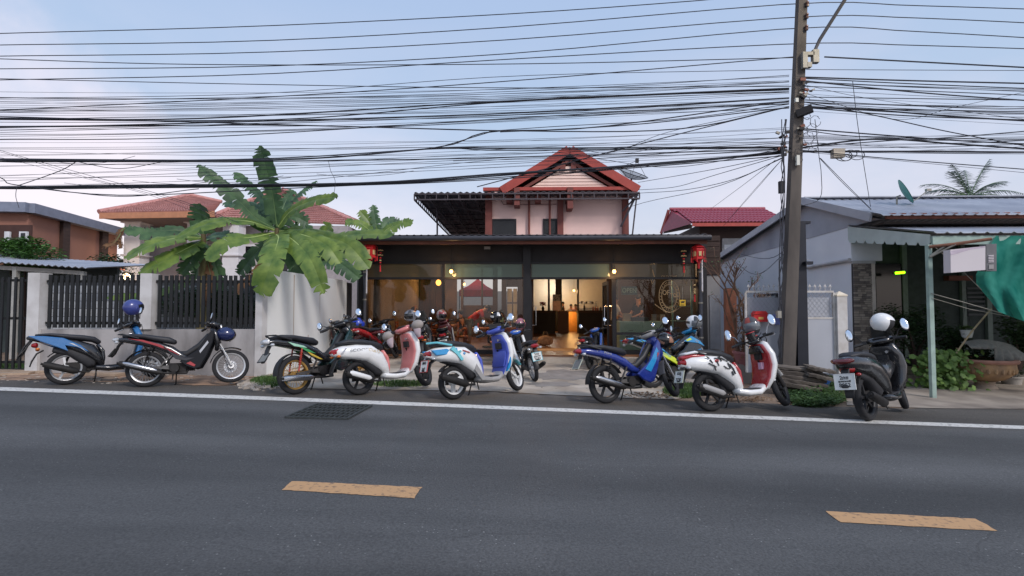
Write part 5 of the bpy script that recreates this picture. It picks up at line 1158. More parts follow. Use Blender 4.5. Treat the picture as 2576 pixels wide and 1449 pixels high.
class Bike:
    def __init__(s, label, rear, front, wb=1.24, lean=9, steer=22, Rr=.27, name='motorbike', group='motorbikes parked before the cafe', dz=.012, sc=None, cat='motorbike'):
        a, b_ = G(*rear, dz), G(*front, dz); d = b_-a; s.sc = sc or max(.95, min(1.08, d.length/wb)); s.hd = math.atan2(d.y, d.x)
        s.root = thing(name, (a.x, a.y, a.z-.004), 0, label, cat, group); s.root.rotation_euler = (-R(lean), 0, s.hd); s.root.scale = (s.sc,)*3
        s.wb, s.R = wb, Rr; s.S = V((wb-.27, 0, .85)); ax = V((-math.sin(R(26)), 0, math.cos(R(26)))); s.rot = Matrix.Rotation(R(steer), 3, ax)
        s.mw = Matrix.LocRotScale(s.root.location, s.root.rotation_euler.to_quaternion(), V((s.sc,)*3))
    def st(s, p): return s.S + s.rot @ (p - s.S)
    def add(s, mb, name, mat, steer=False, parent=None, **k):
        if steer: mb.tf = s.st
        return mb.build(name, mat, parent or s.root, **k)
    def world(s, p, steer=False): p = V(p); return s.mw @ (s.st(p) if steer else p)
    def wheel(s, x, style, rimm, rimr, tw, steer=False, disc=True):
        R_ = s.R; c = V((x, 0, R_)); hr = (R_-rimr)*.56; Rc = R_-hr
        mb = MB(); rr = rimr; mb.lathe([(rr,-tw*.8),(rr+.012,-tw*.85),(rr+.012,tw*.85),(rr,tw*.8),(rr-.018,tw*.5),(rr-.022,0),(rr-.018,-tw*.5),(rr,-tw*.8)], c, ROTX, 32)
        mb.lathe([(.0,-.05),(.045,-.05),(.05,-.03),(.035,0),(.05,.03),(.045,.05),(0,.05)], c, ROTX, 14)
        if style == 'spoke':
            for k in range(28):
                a = k*2*math.pi/28; b2 = a + (.35 if k % 2 else -.35); sy = .035*(1 if (k//2) % 2 else -1)
                mb.cyl(c+V((.042*math.cos(b2), sy, .042*math.sin(b2))), c+V(((rr-.012)*math.cos(a), 0, (rr-.012)*math.sin(a))), .0035, n=4)
        else:
            n_ = 3 if style == 'three' else 5
            for k in range(n_):
                a = k*2*math.pi/n_+.5; d = V((math.cos(a), 0, math.sin(a))); mb.beam(c+d*.03, c+d*(rr-.008), .05 if style == 'three' else .034, .05 if style == 'three' else .026, (0,1,0))
        w_ = s.add(mb, 'wheel', rimm, steer)
        prof = [(Rc+hr*math.cos(a), tw*math.copysign(abs(math.sin(a))**.7, math.sin(a))) for a in [i*2*math.pi/14 for i in range(15)]]
        s.add(MB().lathe(prof, c, ROTX, 40), 'tyre', TYRE, steer, w_)
        if disc: mb = MB(); mb.lathe([(.05,-.062),(.105,-.062),(.105,-.057),(.05,-.057),(.05,-.062)], c, ROTX, 24); s.add(mb, 'brake_disc', STEEL, steer, w_)
    def handlebar(s, x, z, w_, rise=.0, mirror=True, mz=.2, mcol=RUB, mw=.055, mx=-.02, sides=(-1,1), lever=True):
        mb = MB(); mb.tube([(x-.1,-w_,z-.015),(x-.05,-w_*.6,z),(x,-.1,z+rise*.2),(x,.1,z+rise*.2),(x-.05,w_*.6,z),(x-.1,w_,z-.015)], .013, 8); s.add(mb, 'handlebar', ENGD, True)
        for sd in (-1, 1):
            s.add(MB().cyl((x-.1,sd*w_*1.02,z-.015),(x-.06,sd*w_*.68,z-.003),.021,n=10), 'grip', RUB, True)
            if lever: s.add(MB().tube([(x-.03,sd*w_*.6,z+.0),(x+.005,sd*w_*.75,z-.005),(x-.03,sd*w_*1.02,z-.02)], .007, 6), 'lever', STEEL, True)
            s.add(MB().box((x-.05,sd*w_*.6,z+.012),(.05,.05,.045)), 'switch_box', RUB, True)
        if mirror:
            for sd in sides:
                m0 = V((x-.03, sd*w_*.66, z+.02)); m1 = V((x+mx, sd*(w_+.03), z+mz)); s.add(MB().tube([m0, V((x-.01,sd*w_*.8,z+mz*.6)), m1], .006, 6), 'mirror_stem', STEEL if mcol != RUB else RUB, True)
                n_ = V((-1, sd*.12, .2)).normalized(); rq = n_.to_track_quat('Z','Y').to_matrix()
                sh = s.add(MB().ell(m1+n_*-.012, (.05, mw*1.3, .022), 16, 8, rq), 'mirror', mcol, True); s.add(MB().ell(m1+n_*.004, (.043, mw*1.15, .010), 16, 6, rq), 'mirror_glass', MIRR, True, sh)
    def cables(s):
        for sd in (-1, 1): s.add(MB().tube([(.90,sd*.16,1.0),(1.0,sd*.15,.98),(1.05,sd*.09,.86),(1.04,sd*.06,.66)], .006, 5), 'control_cable', RUB, True)
    def fork(s, mat=STEEL, lower=ENG, top=.82, gap=.075):
        for sd in (-1, 1):
            t, b_ = V((s.wb-.26, sd*gap, top)), V((s.wb, sd*gap, s.R)); m = t.lerp(b_, .55); mb = MB(); mb.cyl(t, m, .016, n=8); mb.cyl(m, b_, .023, n=8); s.add(mb, 'fork_leg', mat, True)
    def fender(s, front, mat, a0, a1, hw=.062, r=None):
        x = s.wb if front else 0; s.add(MB().sweep(arc(x, s.R, r or s.R+.03, a0, a1, 12, hw, .008), 10, 3.5, 0, False), 'front_fender' if front else 'rear_fender', mat, front, angle=60)
    def sweep(s, path, name, mat, steer=False, e=2.6, y=0.0, n=16, **k): return s.add(MB().sweep(path, n, e, y), name, mat, steer, angle=55, **k)
    def panel(s, poly, y0, y1, name, mat, bev=.012, steer=False, parent=None): return s.add(MB().prism(poly, y0, y1, 0, bev), name, mat, steer, parent, angle=30)
    def plate(s, lines, c=(-.43,0,.50), tilt=22, frame=RUB, w_=.2, h_=.165):
        m = Matrix.Rotation(R(tilt), 3, 'Y'); c = V(c); mb = MB(); mb.box(c, (.006, w_, h_), m); p = s.add(mb, 'number_plate', PLATE if any(lines) else PLATG, smooth=False); s.sweep([(c.x+.12,c.z+.2,.05,.014),(c.x+.06,c.z+.1,.05,.014),(c.x+.02,c.z-.02,.045,.012),(c.x-.02,c.z-.07,.04,.01)], 'plate_bracket', RUB, e=3.5)
        mb = MB()
        for y_, z_, dy, dz in ((0,h_/2,w_+.012,.01),(0,-h_/2,w_+.012,.01),(w_/2,0,.01,h_),(-w_/2,0,.01,h_)): mb.box(c + m @ V((.0,y_,z_)), (.012, dy, dz), m)
        s.add(mb, 'plate_frame', frame, False, p, smooth=False)
        zz = (.048, .004, -.045); sz = (.062, .03, .066); rt = (m @ Matrix.Rotation(R(-90),3,'Z') @ Matrix.Rotation(R(90),3,'X')).to_euler()
        for i, t in enumerate(lines):
            if t: text(t, sz[i], 'plate_text', INK, p, tuple(c + m @ V((-.006, 0, zz[i]))), rt, bold=.0012)
    def muffler(s, pts, r, mat, shield=None, y=-.19):
        P = [V(p) for p in pts]; mb = MB(); mb.tube(P[:-1], .017, 8); mb2 = MB(); a, b_ = P[-2], P[-1]; mb2.tube([a, a.lerp(b_,.12), a.lerp(b_,.9), b_], [r*.55, r, r*.95, r*.7], 14); s.add(mb, 'exhaust_pipe', ENGD); mf = s.add(mb2, 'muffler', mat)
        MB_ = MB(); MB_.cyl(b_.lerp(a,.02), b_+(b_-a).normalized()*.03, r*.35, n=8); s.add(MB_, 'exhaust_tip', ENGD, False, mf)
        if shield:
            off = V((0,-r*.55,r*.35)); m = MB(); m.tube([a.lerp(b_,.12)+off, a.lerp(b_,.2)+off, a.lerp(b_,.8)+off, a.lerp(b_,.9)+off], [r*.4,r*.75,r*.75,r*.4], 12); s.add(m, 'heat_shield', shield, False, mf)
    def stand(s): s.add(MB().tube([(.42,.08,.26),(.40,.19,.03),(.36,.21,.0)], .011, 6).cyl((.40,-.06,.22),(.40,-.1,.1),.01,n=6), 'side_stand', ENGD)
    def indicators(s, x, z, y, mat=AMB):
        for sd in (-1, 1): s.add(MB().cyl((x,0.03*sd,z),(x,sd*y,z),.007,n=6).ell((x,sd*(y+.02),z),(.03,.035,.022)), 'indicator', mat)
    def pegs(s):
        for sd in (-1, 1): s.add(MB().cyl((.48,sd*.1,.24),(.48,sd*.24,.245),.014,n=8), 'foot_peg', RUB)

def underbone(b, c):
    """step-through motorcycle with spine frame; c: colours"""
    b.wheel(0, c.get('ws','cast'), c['rim'], b.R-.075, .042, disc=False); b.wheel(b.wb, c.get('ws','cast'), c['rim'], b.R-.07, .036, True)
    b.fork(c.get('fork', STEEL)); b.fender(True, c.get('ff', c['body']), 62, 168); b.fender(False, RUB, 28, 150, .055); b.fender(False, RUB, 140, 178, .06)
    s_ = c.get('tail', 0)
    b.sweep([(-.34,.84+s_,.07,.022),(-.22,.85+s_,.115,.035),(-.02,.83+s_*.5,.125,.042),(.16,.79,.12,.05),(.30,.765,.10,.055),(.39,.73,.07,.04)], 'seat', VINYL, e=3)
    sp_ = b.sweep([(-.44,.785+s_,.045,.028),(-.30,.785+s_,.095,.05),(-.08,.745+s_*.5,.115,.058),(.16,.68,.11,.062),(.34,.60,.095,.07),(.48,.50,.085,.06),(.60,.45,.075,.04)], 'side_body', c['body'], e=2.8)
    b.sweep([(.40,.52,.05,.06),(.58,.53,.05,.05),(.76,.66,.05,.055),(.90,.84,.05,.05)], 'spine_cover', c.get('spine', RUB))
    leg = c.get('leg', [(.50,.40),(.60,.31),(.72,.26),(.80,.28),(.90,.48),(.975,.70),(1.0,.86),(.95,.92),(.87,.80),(.75,.58),(.62,.49)])
    for sd in (-1, 1): b.panel(leg, sd*.115, sd*.175, 'leg_shield', c['legm'], .014)
    if 'acc' in c:
        for sd in (-1, 1): b.panel([(.64,.47),(.74,.42),(.86,.58),(.93,.74),(.90,.80),(.78,.62)], sd*.172, sd*.184, 'inner_panel', c['acc'], .004)
    b.sweep([(1.02,.58,.07,.03),(1.045,.70,.13,.05),(1.0,.86,.135,.06),(.95,.95,.10,.05)], 'front_cowl', c.get('cowl', c['legm']))
    b.sweep([(.86,1.0,.10,.04),(.93,1.02,.15,.055),(1.02,1.0,.12,.06),(1.06,.97,.07,.04)], 'handlebar_cover', c.get('bar', c['legm']), True, e=2.4)
    b.add(MB().ell((1.065,0,.975),(.03,.085,.06)), 'headlight', CLRL, True)
    b.add(MB().ell((.86,0,1.035),(.035,.10,.018)), 'speedometer', c.get('dash', RUB), True)
    b.handlebar(.91, 1.0, .32, mirror=c.get('mir', True), mz=c.get('mz', .17), sides=c.get('msides', (-1,1)))
    # engine, chain case, swing arm, shocks
    mb = MB(); mb.box((.46,0,.30),(.26,.16,.15)); mb.box((.62,0,.31),(.18,.11,.11), Matrix.Rotation(R(-8),3,'Y'))
    for k in range(5): mb.box((.57+k*.028,0,.31),(.008,.15,.14), Matrix.Rotation(R(-8),3,'Y'))
    mb.lathe([(0,-.125),(.075,-.125),(.085,-.11),(.085,-.05)], V((.44,0,.29)), ROTX, 18).lathe([(0,.125),(.07,.125),(.08,.11),(.08,.05)], V((.42,0,.29)), ROTX, 18); b.add(mb, 'engine', c.get('eng', ENGD), angle=35)
    mb = MB()
    for sd in (-1, 1): mb.beam((.34,sd*.085,.32),(-.03,sd*.085,b.R),.025,.045)
    b.add(mb, 'swing_arm', ENG, smooth=False); b.add(MB().prism([(-.05,.24),(.38,.24),(.40,.34),(-.02,.34)], .095, .125, 0, .01), 'chain_case', RUB)
    for sd in (-1, 1):
        lo, hi = V((-.01,sd*.115,.33)), V((.07,sd*.115,.66)); mb = MB(); mb.cyl(lo, hi, .012, n=8)
        for k in range(7): p = lo.lerp(hi, .3+k*.085); mb.lathe([(.014,-.008),(.028,0),(.014,.008)], p, n=10)
        b.add(mb, 'shock', c.get('shock', ENGD))
    b.muffler([(.62,-.05,.27),(.60,-.09,.20),(.42,-.14,.20),(.26,-.15,.215),(-.34,-.17,.40)] if not c.get('lowpipe') else [(.62,-.05,.27),(.60,-.09,.20),(.42,-.14,.20),(.20,-.15,.22),(-.30,-.16,.25)], .048, c.get('muf', ENGD), c.get('shield', STEEL))
    b.stand(); b.pegs(); b.cables()
    for sd in (-1, 1): b.add(MB().beam((.36,sd*.09,.52),(.20,sd*.12,.30),.02,.02).beam((.20,sd*.12,.30),(.44,sd*.1,.27),.02,.02), 'frame_bracket', c.get('frm', ENG), smooth=False)
    b.add(MB().sweep([(-.47,.79+s_,.06,.03),(-.42,.79+s_,.085,.045)], 12), 'tail_light', c.get('tl', REDL)); b.indicators(-.40, .74+s_, .10, c.get('ind', CLRL))
    b.add(MB().tube([(-.10,-.13,.80+s_),(-.34,-.11,.875+s_),(-.42,0,.88+s_),(-.34,.11,.875+s_),(-.10,.13,.80+s_)], .011, 7), 'grab_rail', c.get('rail', RUB))
    return sp_
def scooter(b, c):
    """step-through scooter with flat floor and leg shield"""
    b.wheel(0, c.get('ws','cast'), c['rim'], b.R-.075, .05, disc=False); b.wheel(b.wb, c.get('ws','cast'), c['rim'], b.R-.068, .044, True)
    b.fork(ENGD, gap=.07, top=.7); b.fender(True, c.get('ff', c['shield']), 40, 165, .068); b.fender(False, RUB, 30, 140, .06)
    b.sweep(c.get('seatp', [(-.34,.815,.08,.022),(-.20,.835,.135,.04),(.02,.82,.145,.05),(.22,.785,.125,.05),(.36,.745,.09,.05),(.42,.70,.07,.04)]), 'seat', VINYL, e=3)
    bd = b.sweep(c.get('bodyp', [(-.42,.68,.06,.05),(-.30,.685,.13,.095),(-.08,.675,.175,.125),(.14,.645,.19,.145),(.30,.54,.18,.145),(.40,.41,.16,.10),(.46,.30,.14,.055)]), 'side_body', c['body'], e=2.7)
    b.sweep([(-.16,.60,.085,.05),(.06,.56,.10,.08),(.24,.46,.11,.12),(.34,.34,.11,.10)], 'inner_cover', MATTE)
    b.sweep([(.42,.66,.09,.03),(.49,.55,.10,.035),(.50,.42,.105,.035),(.49,.32,.11,.03)], 'seat_front_panel', c['inner'])
    b.sweep([(.40,.265,.16,.045),(.58,.235,.175,.05),(.76,.24,.175,.05),(.88,.31,.15,.05)], 'floor_sill', c['sill'], e=3.2); b.sweep([(.48,.288,.14,.012),(.62,.283,.15,.012),(.80,.29,.15,.012)], 'floor_mat', MATTE, e=4)
    b.sweep(c.get('shp', [(.90,.29,.15,.05),(.985,.44,.205,.055),(1.03,.62,.23,.06),(1.02,.78,.215,.065),(.965,.94,.15,.06)]), 'leg_shield', c['shield'], e=2.8)
    b.sweep([(.85,.285,.155,.02),(.925,.44,.19,.02),(.965,.62,.21,.02),(.95,.78,.195,.02),(.90,.92,.14,.02)], 'inner_shield', c['inner'], e=3.2)
    b.panel([(.905,.70),(.955,.70),(.95,.80),(.90,.80)], -.07, .07, 'glove_box', RUB, .008); b.add(MB().lathe([(0,-.02),(.02,-.02),(.02,.02),(0,.02)], V((.885,-.07,.84)), Matrix.Rotation(math.pi/2,3,'Y'), 10), 'ignition', STEEL)
    b.sweep(c.get('barp', [(.82,.985,.10,.035),(.88,1.01,.17,.05),(.96,1.01,.16,.055),(1.02,.975,.09,.045)]), 'handlebar_cover', c.get('bar', c['inner']), True, e=2.4)
    b.add(MB().ell(c.get('hl', (1.055,0,.82)), (.035,.10,.06)), 'headlight', CLRL); b.add(MB().ell((.845,0,1.04),(.04,.09,.018)), 'speedometer', c.get('dash', RUB), True)
    b.handlebar(.90, 1.0, .31, mirror=c.get('mir', True), mz=c.get('mz', .18), mcol=c.get('mcol', RUB), mw=c.get('mw', .055))
    mb = MB(); mb.box((.20,.05,.30),(.42,.13,.15)); mb.lathe([(0,-.13),(.05,-.13),(.085,-.11),(.095,-.06)], V((.30,0,.31)), ROTX, 18); mb.lathe([(0,-.135),(.03,-.135),(.03,-.12)], V((.30,0,.31)), ROTX, 12); mb.box((.05,.1,.28),(.2,.07,.13)); b.add(mb, 'engine', c.get('eng', ENGD), angle=35)
    b.add(MB().cyl((-.02,.1,.33),(.08,.1,.64),.02,n=8), 'shock', ENGD)
    b.muffler(c.get('mufp', [(.34,-.06,.24),(.30,-.14,.19),(.16,-.165,.20),(-.30,-.175,.36)]), .056, c.get('muf', ENGD), c.get('hshield'))
    b.stand(); b.cables()
    b.add(MB().sweep([(-.435,.69,.06,.035),(-.39,.69,.095,.05)], 12), 'tail_light', REDL); b.indicators(-.37, .62, .09, c.get('ind', AMB))
    b.sweep([(-.30,.60,.07,.012),(-.38,.55,.07,.012),(-.44,.42,.06,.012),(-.46,.34,.05,.01)], 'mud_flap', RUB, e=3.5)
    if c.get('rail'): b.add(MB().tube([(-.06,-.14,.80),(-.30,-.12,.85),(-.40,0,.85),(-.30,.12,.85),(-.06,.14,.80)], .016, 8), 'grab_rail', c['rail'])
    return bd
def helmet(p, face, label, col, visor=None, open_face=False, tilt=(0,0), trim=None, s_=1.0, peak=False, group='helmets left on the motorbikes'):
    t = thing('helmet', tuple(p), 0, label, 'helmet', group); t.rotation_euler = (R(tilt[0]), R(tilt[1]), face); t.scale = (s_,)*3
    nu, nv = 28, 16
    def sph(rs, keep):
        mb = MB(); vs = []; fs = []
        for i in range(nv+1):
            th_ = math.pi*.80*i/nv
            for j in range(nu):
                a = 2*math.pi*j/nu; fx = 1.12 if math.cos(a) > 0 else 1.0; low = max(0, th_-1.75)
                rr_ = math.sin(th_)*(1-.10*low); vs.append((rs*.145*rr_*math.cos(a)*fx, rs*.122*rr_*math.sin(a), rs*.135*math.cos(th_)*(1 if th_ < 1.6 else 1.12)))
        for i in range(nv):
            for j in range(nu):
                a = math.degrees(2*math.pi*(j+.5)/nu); a = a-360 if a > 180 else a; e = 90-math.degrees(math.pi*.80*(i+.5)/nv)
                if keep(a, e): fs.append((i*nu+j, (i+1)*nu+j, (i+1)*nu+(j+1)%nu, i*nu+(j+1)%nu))
        us = sorted({i for f in fs for i in f}); mp = {o: n for n, o in enumerate(us)}
        return mb.add([vs[i] for i in us], [tuple(mp[i] for i in f) for f in fs])
    win = (lambda a, e: abs(a) < 72 and -26 < e < 18) if not open_face else (lambda a, e: abs(a) < 66 and e < 16)
    sh = sph(1.0, lambda a, e: not win(a, e)).build('shell', col, t, True, 60); sph(.93, lambda a, e: True).build('lining', MATTE, t)
    if visor: sph(1.02, lambda a, e: abs(a) < 76 and (-27 if not open_face else -30) < e < 22).build('visor', visor, t, True, 60)
    if trim:
        for sg in (-1, 1):
            sph(1.012, lambda a, e: 20 < a*sg < 62 and 20 < e < 60).build('graphic', trim, t, True, 60); sph(1.012, lambda a, e: 95 < a*sg < 150 and -12 < e < 12).build('graphic', trim, t, True, 60)
    mb = MB(); mb.tube([(.06,-.09,-.12),(.09,0,-.20),(.06,.09,-.12)], .006, 5); mb.build('chin_strap', RUB, t)
    return t
WHT = paint('white', (226,226,224)); BLK = paint('black', (26,26,29)); PNK = M('pink_bike_plastic', (208,124,120), .4, var=.06, coat=.3); BLU = paint('blue', (40,104,160)); VIO = M('violet_blue_plastic', (72,88,178), .42, var=.06, coat=.2); DBL = paint('deep_blue', (32,50,128)); CYB = paint('cyan_blue', (36,140,196)); REDP = paint('red', (164,38,42)); DRD = paint('maroon', (84,20,26)); LIM = paint('lime', (206,220,40)); GRN = paint('dark_green', (18,52,50)); AQ = paint('aqua', (104,190,200)); GRYP = M('grey_bike_plastic', (150,148,146), .5, var=.1); DGR = M('dark_grey_plastic', (70,70,74), .5, var=.12)
VIS = M('dark_visor', (24,26,30), .08, var=.05, coat=.8); VISC = M('grey_visor', (110,114,118), .1, var=.05, coat=.8)
# patterned prints
def patt(name, base, ink, scale, stretch, lo, hi, ink2=None, kind='noise'):
    m = M(name, base, .3, var=.02, coat=.7); n = m.node_tree; b_ = n.nodes['Principled BSDF']; L_ = n.links.new
    t = n.nodes.new('ShaderNodeTexCoord'); mp_ = n.nodes.new('ShaderNodeMapping'); mp_.inputs['Scale'].default_value = stretch; mp_.inputs['Rotation'].default_value = (0, R(35), 0); L_(t.outputs['Object'], mp_.inputs[0])
    z = n.nodes.new('ShaderNodeTexVoronoi' if kind == 'vor' else 'ShaderNodeTexNoise'); z.inputs['Scale'].default_value = scale; L_(mp_.outputs[0], z.inputs['Vector'])
    r_ = n.nodes.new('ShaderNodeValToRGB'); r_.color_ramp.interpolation = 'CONSTANT'; e = r_.color_ramp.elements; e[0].color = lin(base)+(1,); e[1].position = lo; e[1].color = lin(ink)+(1,); k = e.new(hi); k.color = lin(ink2 or base)+(1,)
    L_(z.outputs['Distance' if kind == 'vor' else 0], r_.inputs[0]); L_(r_.outputs[0], b_.inputs['Base Color']); return m
FINOP = patt('zigzag_print', (226,226,222), (24,24,26), 9, (1,1,3.2), .50, .60); MIOP = patt('wave_print', (222,226,230), (70,170,206), 4.2, (1,1,1), .50, .62, (232,236,238)); STRP = patt('stripe_print', (28,30,32), (62,160,80), 10, (.35,1,3), .52, .58, (216,176,52))

# --- far left: blue and black scooter, partly behind the next bike
b = Bike('blue and black scooter at far left with its rear towards the gate', (165,967), (338,957), 1.26, 8, 25, .285)
scooter(b, dict(body=BLK, inner=BLK, sill=BLK, shield=BLU, rim=RIMS, bar=BLK, ff=BLK, seatp=[(-.40,.86,.07,.02),(-.22,.86,.12,.03),(0,.82,.14,.045),(.22,.79,.13,.05),(.36,.76,.10,.05),(.44,.70,.07,.04)], bodyp=[(-.50,.82,.03,.03),(-.36,.79,.10,.05),(-.14,.74,.14,.075),(.10,.67,.165,.10),(.30,.57,.165,.12),(.42,.44,.15,.09),(.48,.31,.14,.05)], mir=True, ws='five'))
for sd in (-1, 1):
    b.panel([(-.50,.84),(-.30,.83),(-.05,.79),(.18,.66),(.30,.53),(.12,.62),(-.02,.66),(.02,.56),(-.12,.63),(-.34,.74)], sd*.135, sd*.172, 'blue_side_panel', BLU, .012); b.panel([(.02,.70),(.16,.62),(.28,.51),(.20,.60),(.08,.69)], sd*.168, sd*.178, 'silver_flash', RIMS, .003)
b.plate(('','',''), (-.56,0,.58), 38); b.sweep([(-.46,.78,.05,.012),(-.54,.66,.05,.012),(-.62,.46,.045,.012)], 'plate_arm', RUB, e=3.5)
helmet(b.world((.86,-.16,1.30), True), b.hd+.3, 'blue and black open helmet on a mirror above the far left scooter', M('helmet_blue',(56,66,130),.3,coat=.5), VIS, True, (0,-6), s_=1.05)

# --- black underbone with a red stripe
b = Bike('black underbone with red stripe and spoked wheels before the low wall', (365,973), (579,968), 1.25, 8, 14, .292)
underbone(b, dict(body=BLK, legm=M('charcoal_paint',(26,27,31),.62,spec=.25), rim=RIMS, ws='spoke', cowl=BLK, bar=BLK, ff=BLK, shield=STEEL, eng=ENGD, mz=.10, tl=CLRL))
for sd in (-1, 1):
    b.panel([(-.26,.80),(-.05,.775),(.20,.69),(.42,.555),(.50,.49),(.38,.555),(.14,.67),(-.08,.75)], sd*.108, sd*.122, 'red_stripe', M('stripe_red',(160,56,60),.35), .004); b.panel([(.26,.66),(.36,.56),(.56,.46),(.72,.45),(.60,.40),(.44,.44)], sd*.108, sd*.18, 'silver_panel', M('graphite_panel',(50,50,54),.45), .006)
    b.panel([(.60,.36),(.72,.30),(.74,.33),(.66,.39)], sd*.174, sd*.180, 'red_flash', REDP, .002); b.panel([(.80,.52),(.92,.70),(.90,.74),(.78,.56)], sd*.172, sd*.182, 'chrome_guard', STEEL, .003)
b.plate(('','',''), (-.47,0,.58), 34, RUB, .18, .15)
helmet(b.world((1.14,-.10,.84), True), b.hd-.2, 'dark blue helmet hooked on the front of the red striped underbone', M('helmet_dark_blue',(28,40,84),.25,coat=.6), VIS, False, (70,10), s_=1.0)

# --- dark green underbone with gold spoked wheels
b = Bike('dark green underbone with gold spoked wheels and polished pipe', (745,991), (912,968), 1.24, 8, 30, .285)
underbone(b, dict(body=BLK, legm=GRN, rim=GOLD, ws='spoke', cowl=BLK, bar=BLK, ff=GRN, muf=STEEL, shield=None, lowpipe=True, shock=M('red_shock',(170,60,50),.4), mz=.10, tl=CLRL))
for sd in (-1, 1): b.panel([(.14,.62),(.26,.56),(.42,.47),(.36,.475),(.22,.545)], sd*.108, sd*.122, 'yellow_flash', M('yellow_flash',(206,176,70),.4), .003); b.panel([(.0,.70),(.18,.64),(.30,.57),(.16,.60)], sd*.112, sd*.123, 'green_flash', M('green_flash',(66,150,90),.4), .003); b.panel([(-.16,.77),(.10,.70),(.16,.66),(-.06,.70)], sd*.112, sd*.124, 'pale_flash', M('mint_flash',(160,206,180),.4), .003)
b.plate(('','',''), (-.47,0,.57), 40, RUB, .17, .14)

# --- white and pink retro scooter
b = Bike('white and pink retro scooter with grey hand covers', (905,993), (1066,976), 1.22, 8, 32, .268)
bd = scooter(b, dict(body=WHT, inner=PNK, sill=WHT, shield=WHT, rim=RIMB, bar=PNK, ff=WHT, hshield=WHT, mcol=STEEL, mz=.17))
text('SCOOPY', .062, 'side_lettering', M('grey_lettering',(120,120,120),.4), bd, (-.03,-.1755,.695), (R(90),0,0), 1.5); text('Club12', .07, 'side_lettering', M('gold_lettering',(200,180,140),.4), bd, (.20,-.184,.668), (R(86),R(14),0), 1.0)
GC = M('grey_hand_cover',(150,142,136),.7,var=.15,scale=9)
for sd in (-1, 1): b.add(MB().ell((.86,sd*.29,.985),(.085,.11,.085),14,9), 'hand_cover', GC, True); b.add(MB().sweep([(.86,.95,.07,.05),(.84,.86,.06,.04),(.85,.78,.03,.02)], 10, 2.2, sd*.27), 'cover_skirt', M('lilac_cloth',(176,160,164),.8), True)
b.sweep([(-.42,.66,.07,.02),(-.36,.73,.09,.02)], 'pink_tail_lens', M('pink_lens',(200,50,70),.25,coat=.5)); b.panel([(-.34,.66),(-.26,.74),(-.24,.73),(-.31,.65)], -.135, -.128, 'chrome_strip', STEEL, .002)

# --- white, cyan and violet scooter
b = Bike('white scooter with cyan graphics and violet blue leg shield', (1142,1004), (1297,988), 1.20, 8, 26, .245)
bd = scooter(b, dict(body=WHT, inner=VIO, sill=GRYP, shield=WHT, rim=RIMW, ws='three', bar=VIO, ff=AQ, rail=AQ, ind=CLRL, mcol=STEEL, mz=.13))
for sd in (-1, 1): b.panel([(-.42,.74),(-.16,.75),(.02,.70),(-.10,.66),(-.34,.66)], sd*.11, sd*.158, 'cyan_side_panel', CYB, .012); b.panel([(.34,.50),(.46,.30),(.62,.27),(.62,.22),(.42,.24),(.30,.40)], sd*.15, sd*.182, 'grey_cover', GRYP, .008)
for sd in (-1, 1):
    b.panel([(-.06,.78),(.02,.70),(.10,.58),(.06,.56),(-.02,.66),(-.12,.74)], sd*.16, sd*.197, 'cyan_swoosh', AQ, .003); b.panel([(.90,.34),(.97,.40),(1.03,.56),(1.05,.66),(1.0,.62),(.96,.48)], sd*.15, sd*.212, 'cyan_front_swoosh', CYB, .006)
    for k in range(3): b.add(MB().ell((-.02+k*.07, sd*.19, .735-k*.035), (.022,.008,.02), 10, 6), 'print_blob', AQ if k % 2 else CYB)
    b.panel([(.10,.72),(.22,.68),(.22,.665),(.10,.705)], sd*.17, sd*.199, 'red_print', REDP, .001)
b.sweep([(.88,.42,.16,.012),(.93,.58,.175,.012),(.93,.66,.17,.012)], 'inner_pocket', VIO, e=4)
b.plate(('ขกฉ','','347'), (-.47,0,.52), 14, REDP)

# --- seen from behind: black and white underbone with blue dash
b = Bike('black and white underbone seen from behind with a blue dash', (1346,959), (1328,928), 1.24, 10, 8, .285, sc=.97)
b.root.rotation_euler[2] = R(104); b.hd = R(104); b.mw = Matrix.LocRotScale(b.root.location, b.root.rotation_euler.to_quaternion(), V((b.sc,)*3))
underbone(b, dict(body=BLK, legm=WHT, rim=RIMS, ws='spoke', cowl=BLK, bar=paint('dash_blue',(40,96,190)), dash=CLRL, mz=.1, mir=False)); b.plate(('2กจ','อุบลราชธานี','7132'), (-.49,0,.58), 12, M('aqua_frame',(120,190,200),.4))
helmet(b.world((.90,-.14,1.17), True), b.hd+2.6, 'black helmet with pink print on the handlebar by the door', M('helmet_black_pink',(40,36,40),.25,coat=.6,rgb2=(150,90,100),lo=.55,hi=.62,scale=14), VIS, False, (0,10), s_=.98)

# --- black underbone with blue dash at the doorway
b = Bike('black underbone with blue dash and round mirrors at the doorway', (1486,929), (1545,910), 1.24, 8, 20, .28, sc=.95)
underbone(b, dict(body=BLK, legm=paint('mid_blue',(40,86,170)), rim=RIMB, cowl=BLK, bar=paint('dash_blue',(40,96,190)), dash=CLRL, mz=.22, acc=DGR)); b.plate(('2กต','อุบลราชธานี','7906'), (-.49,0,.55), 12)

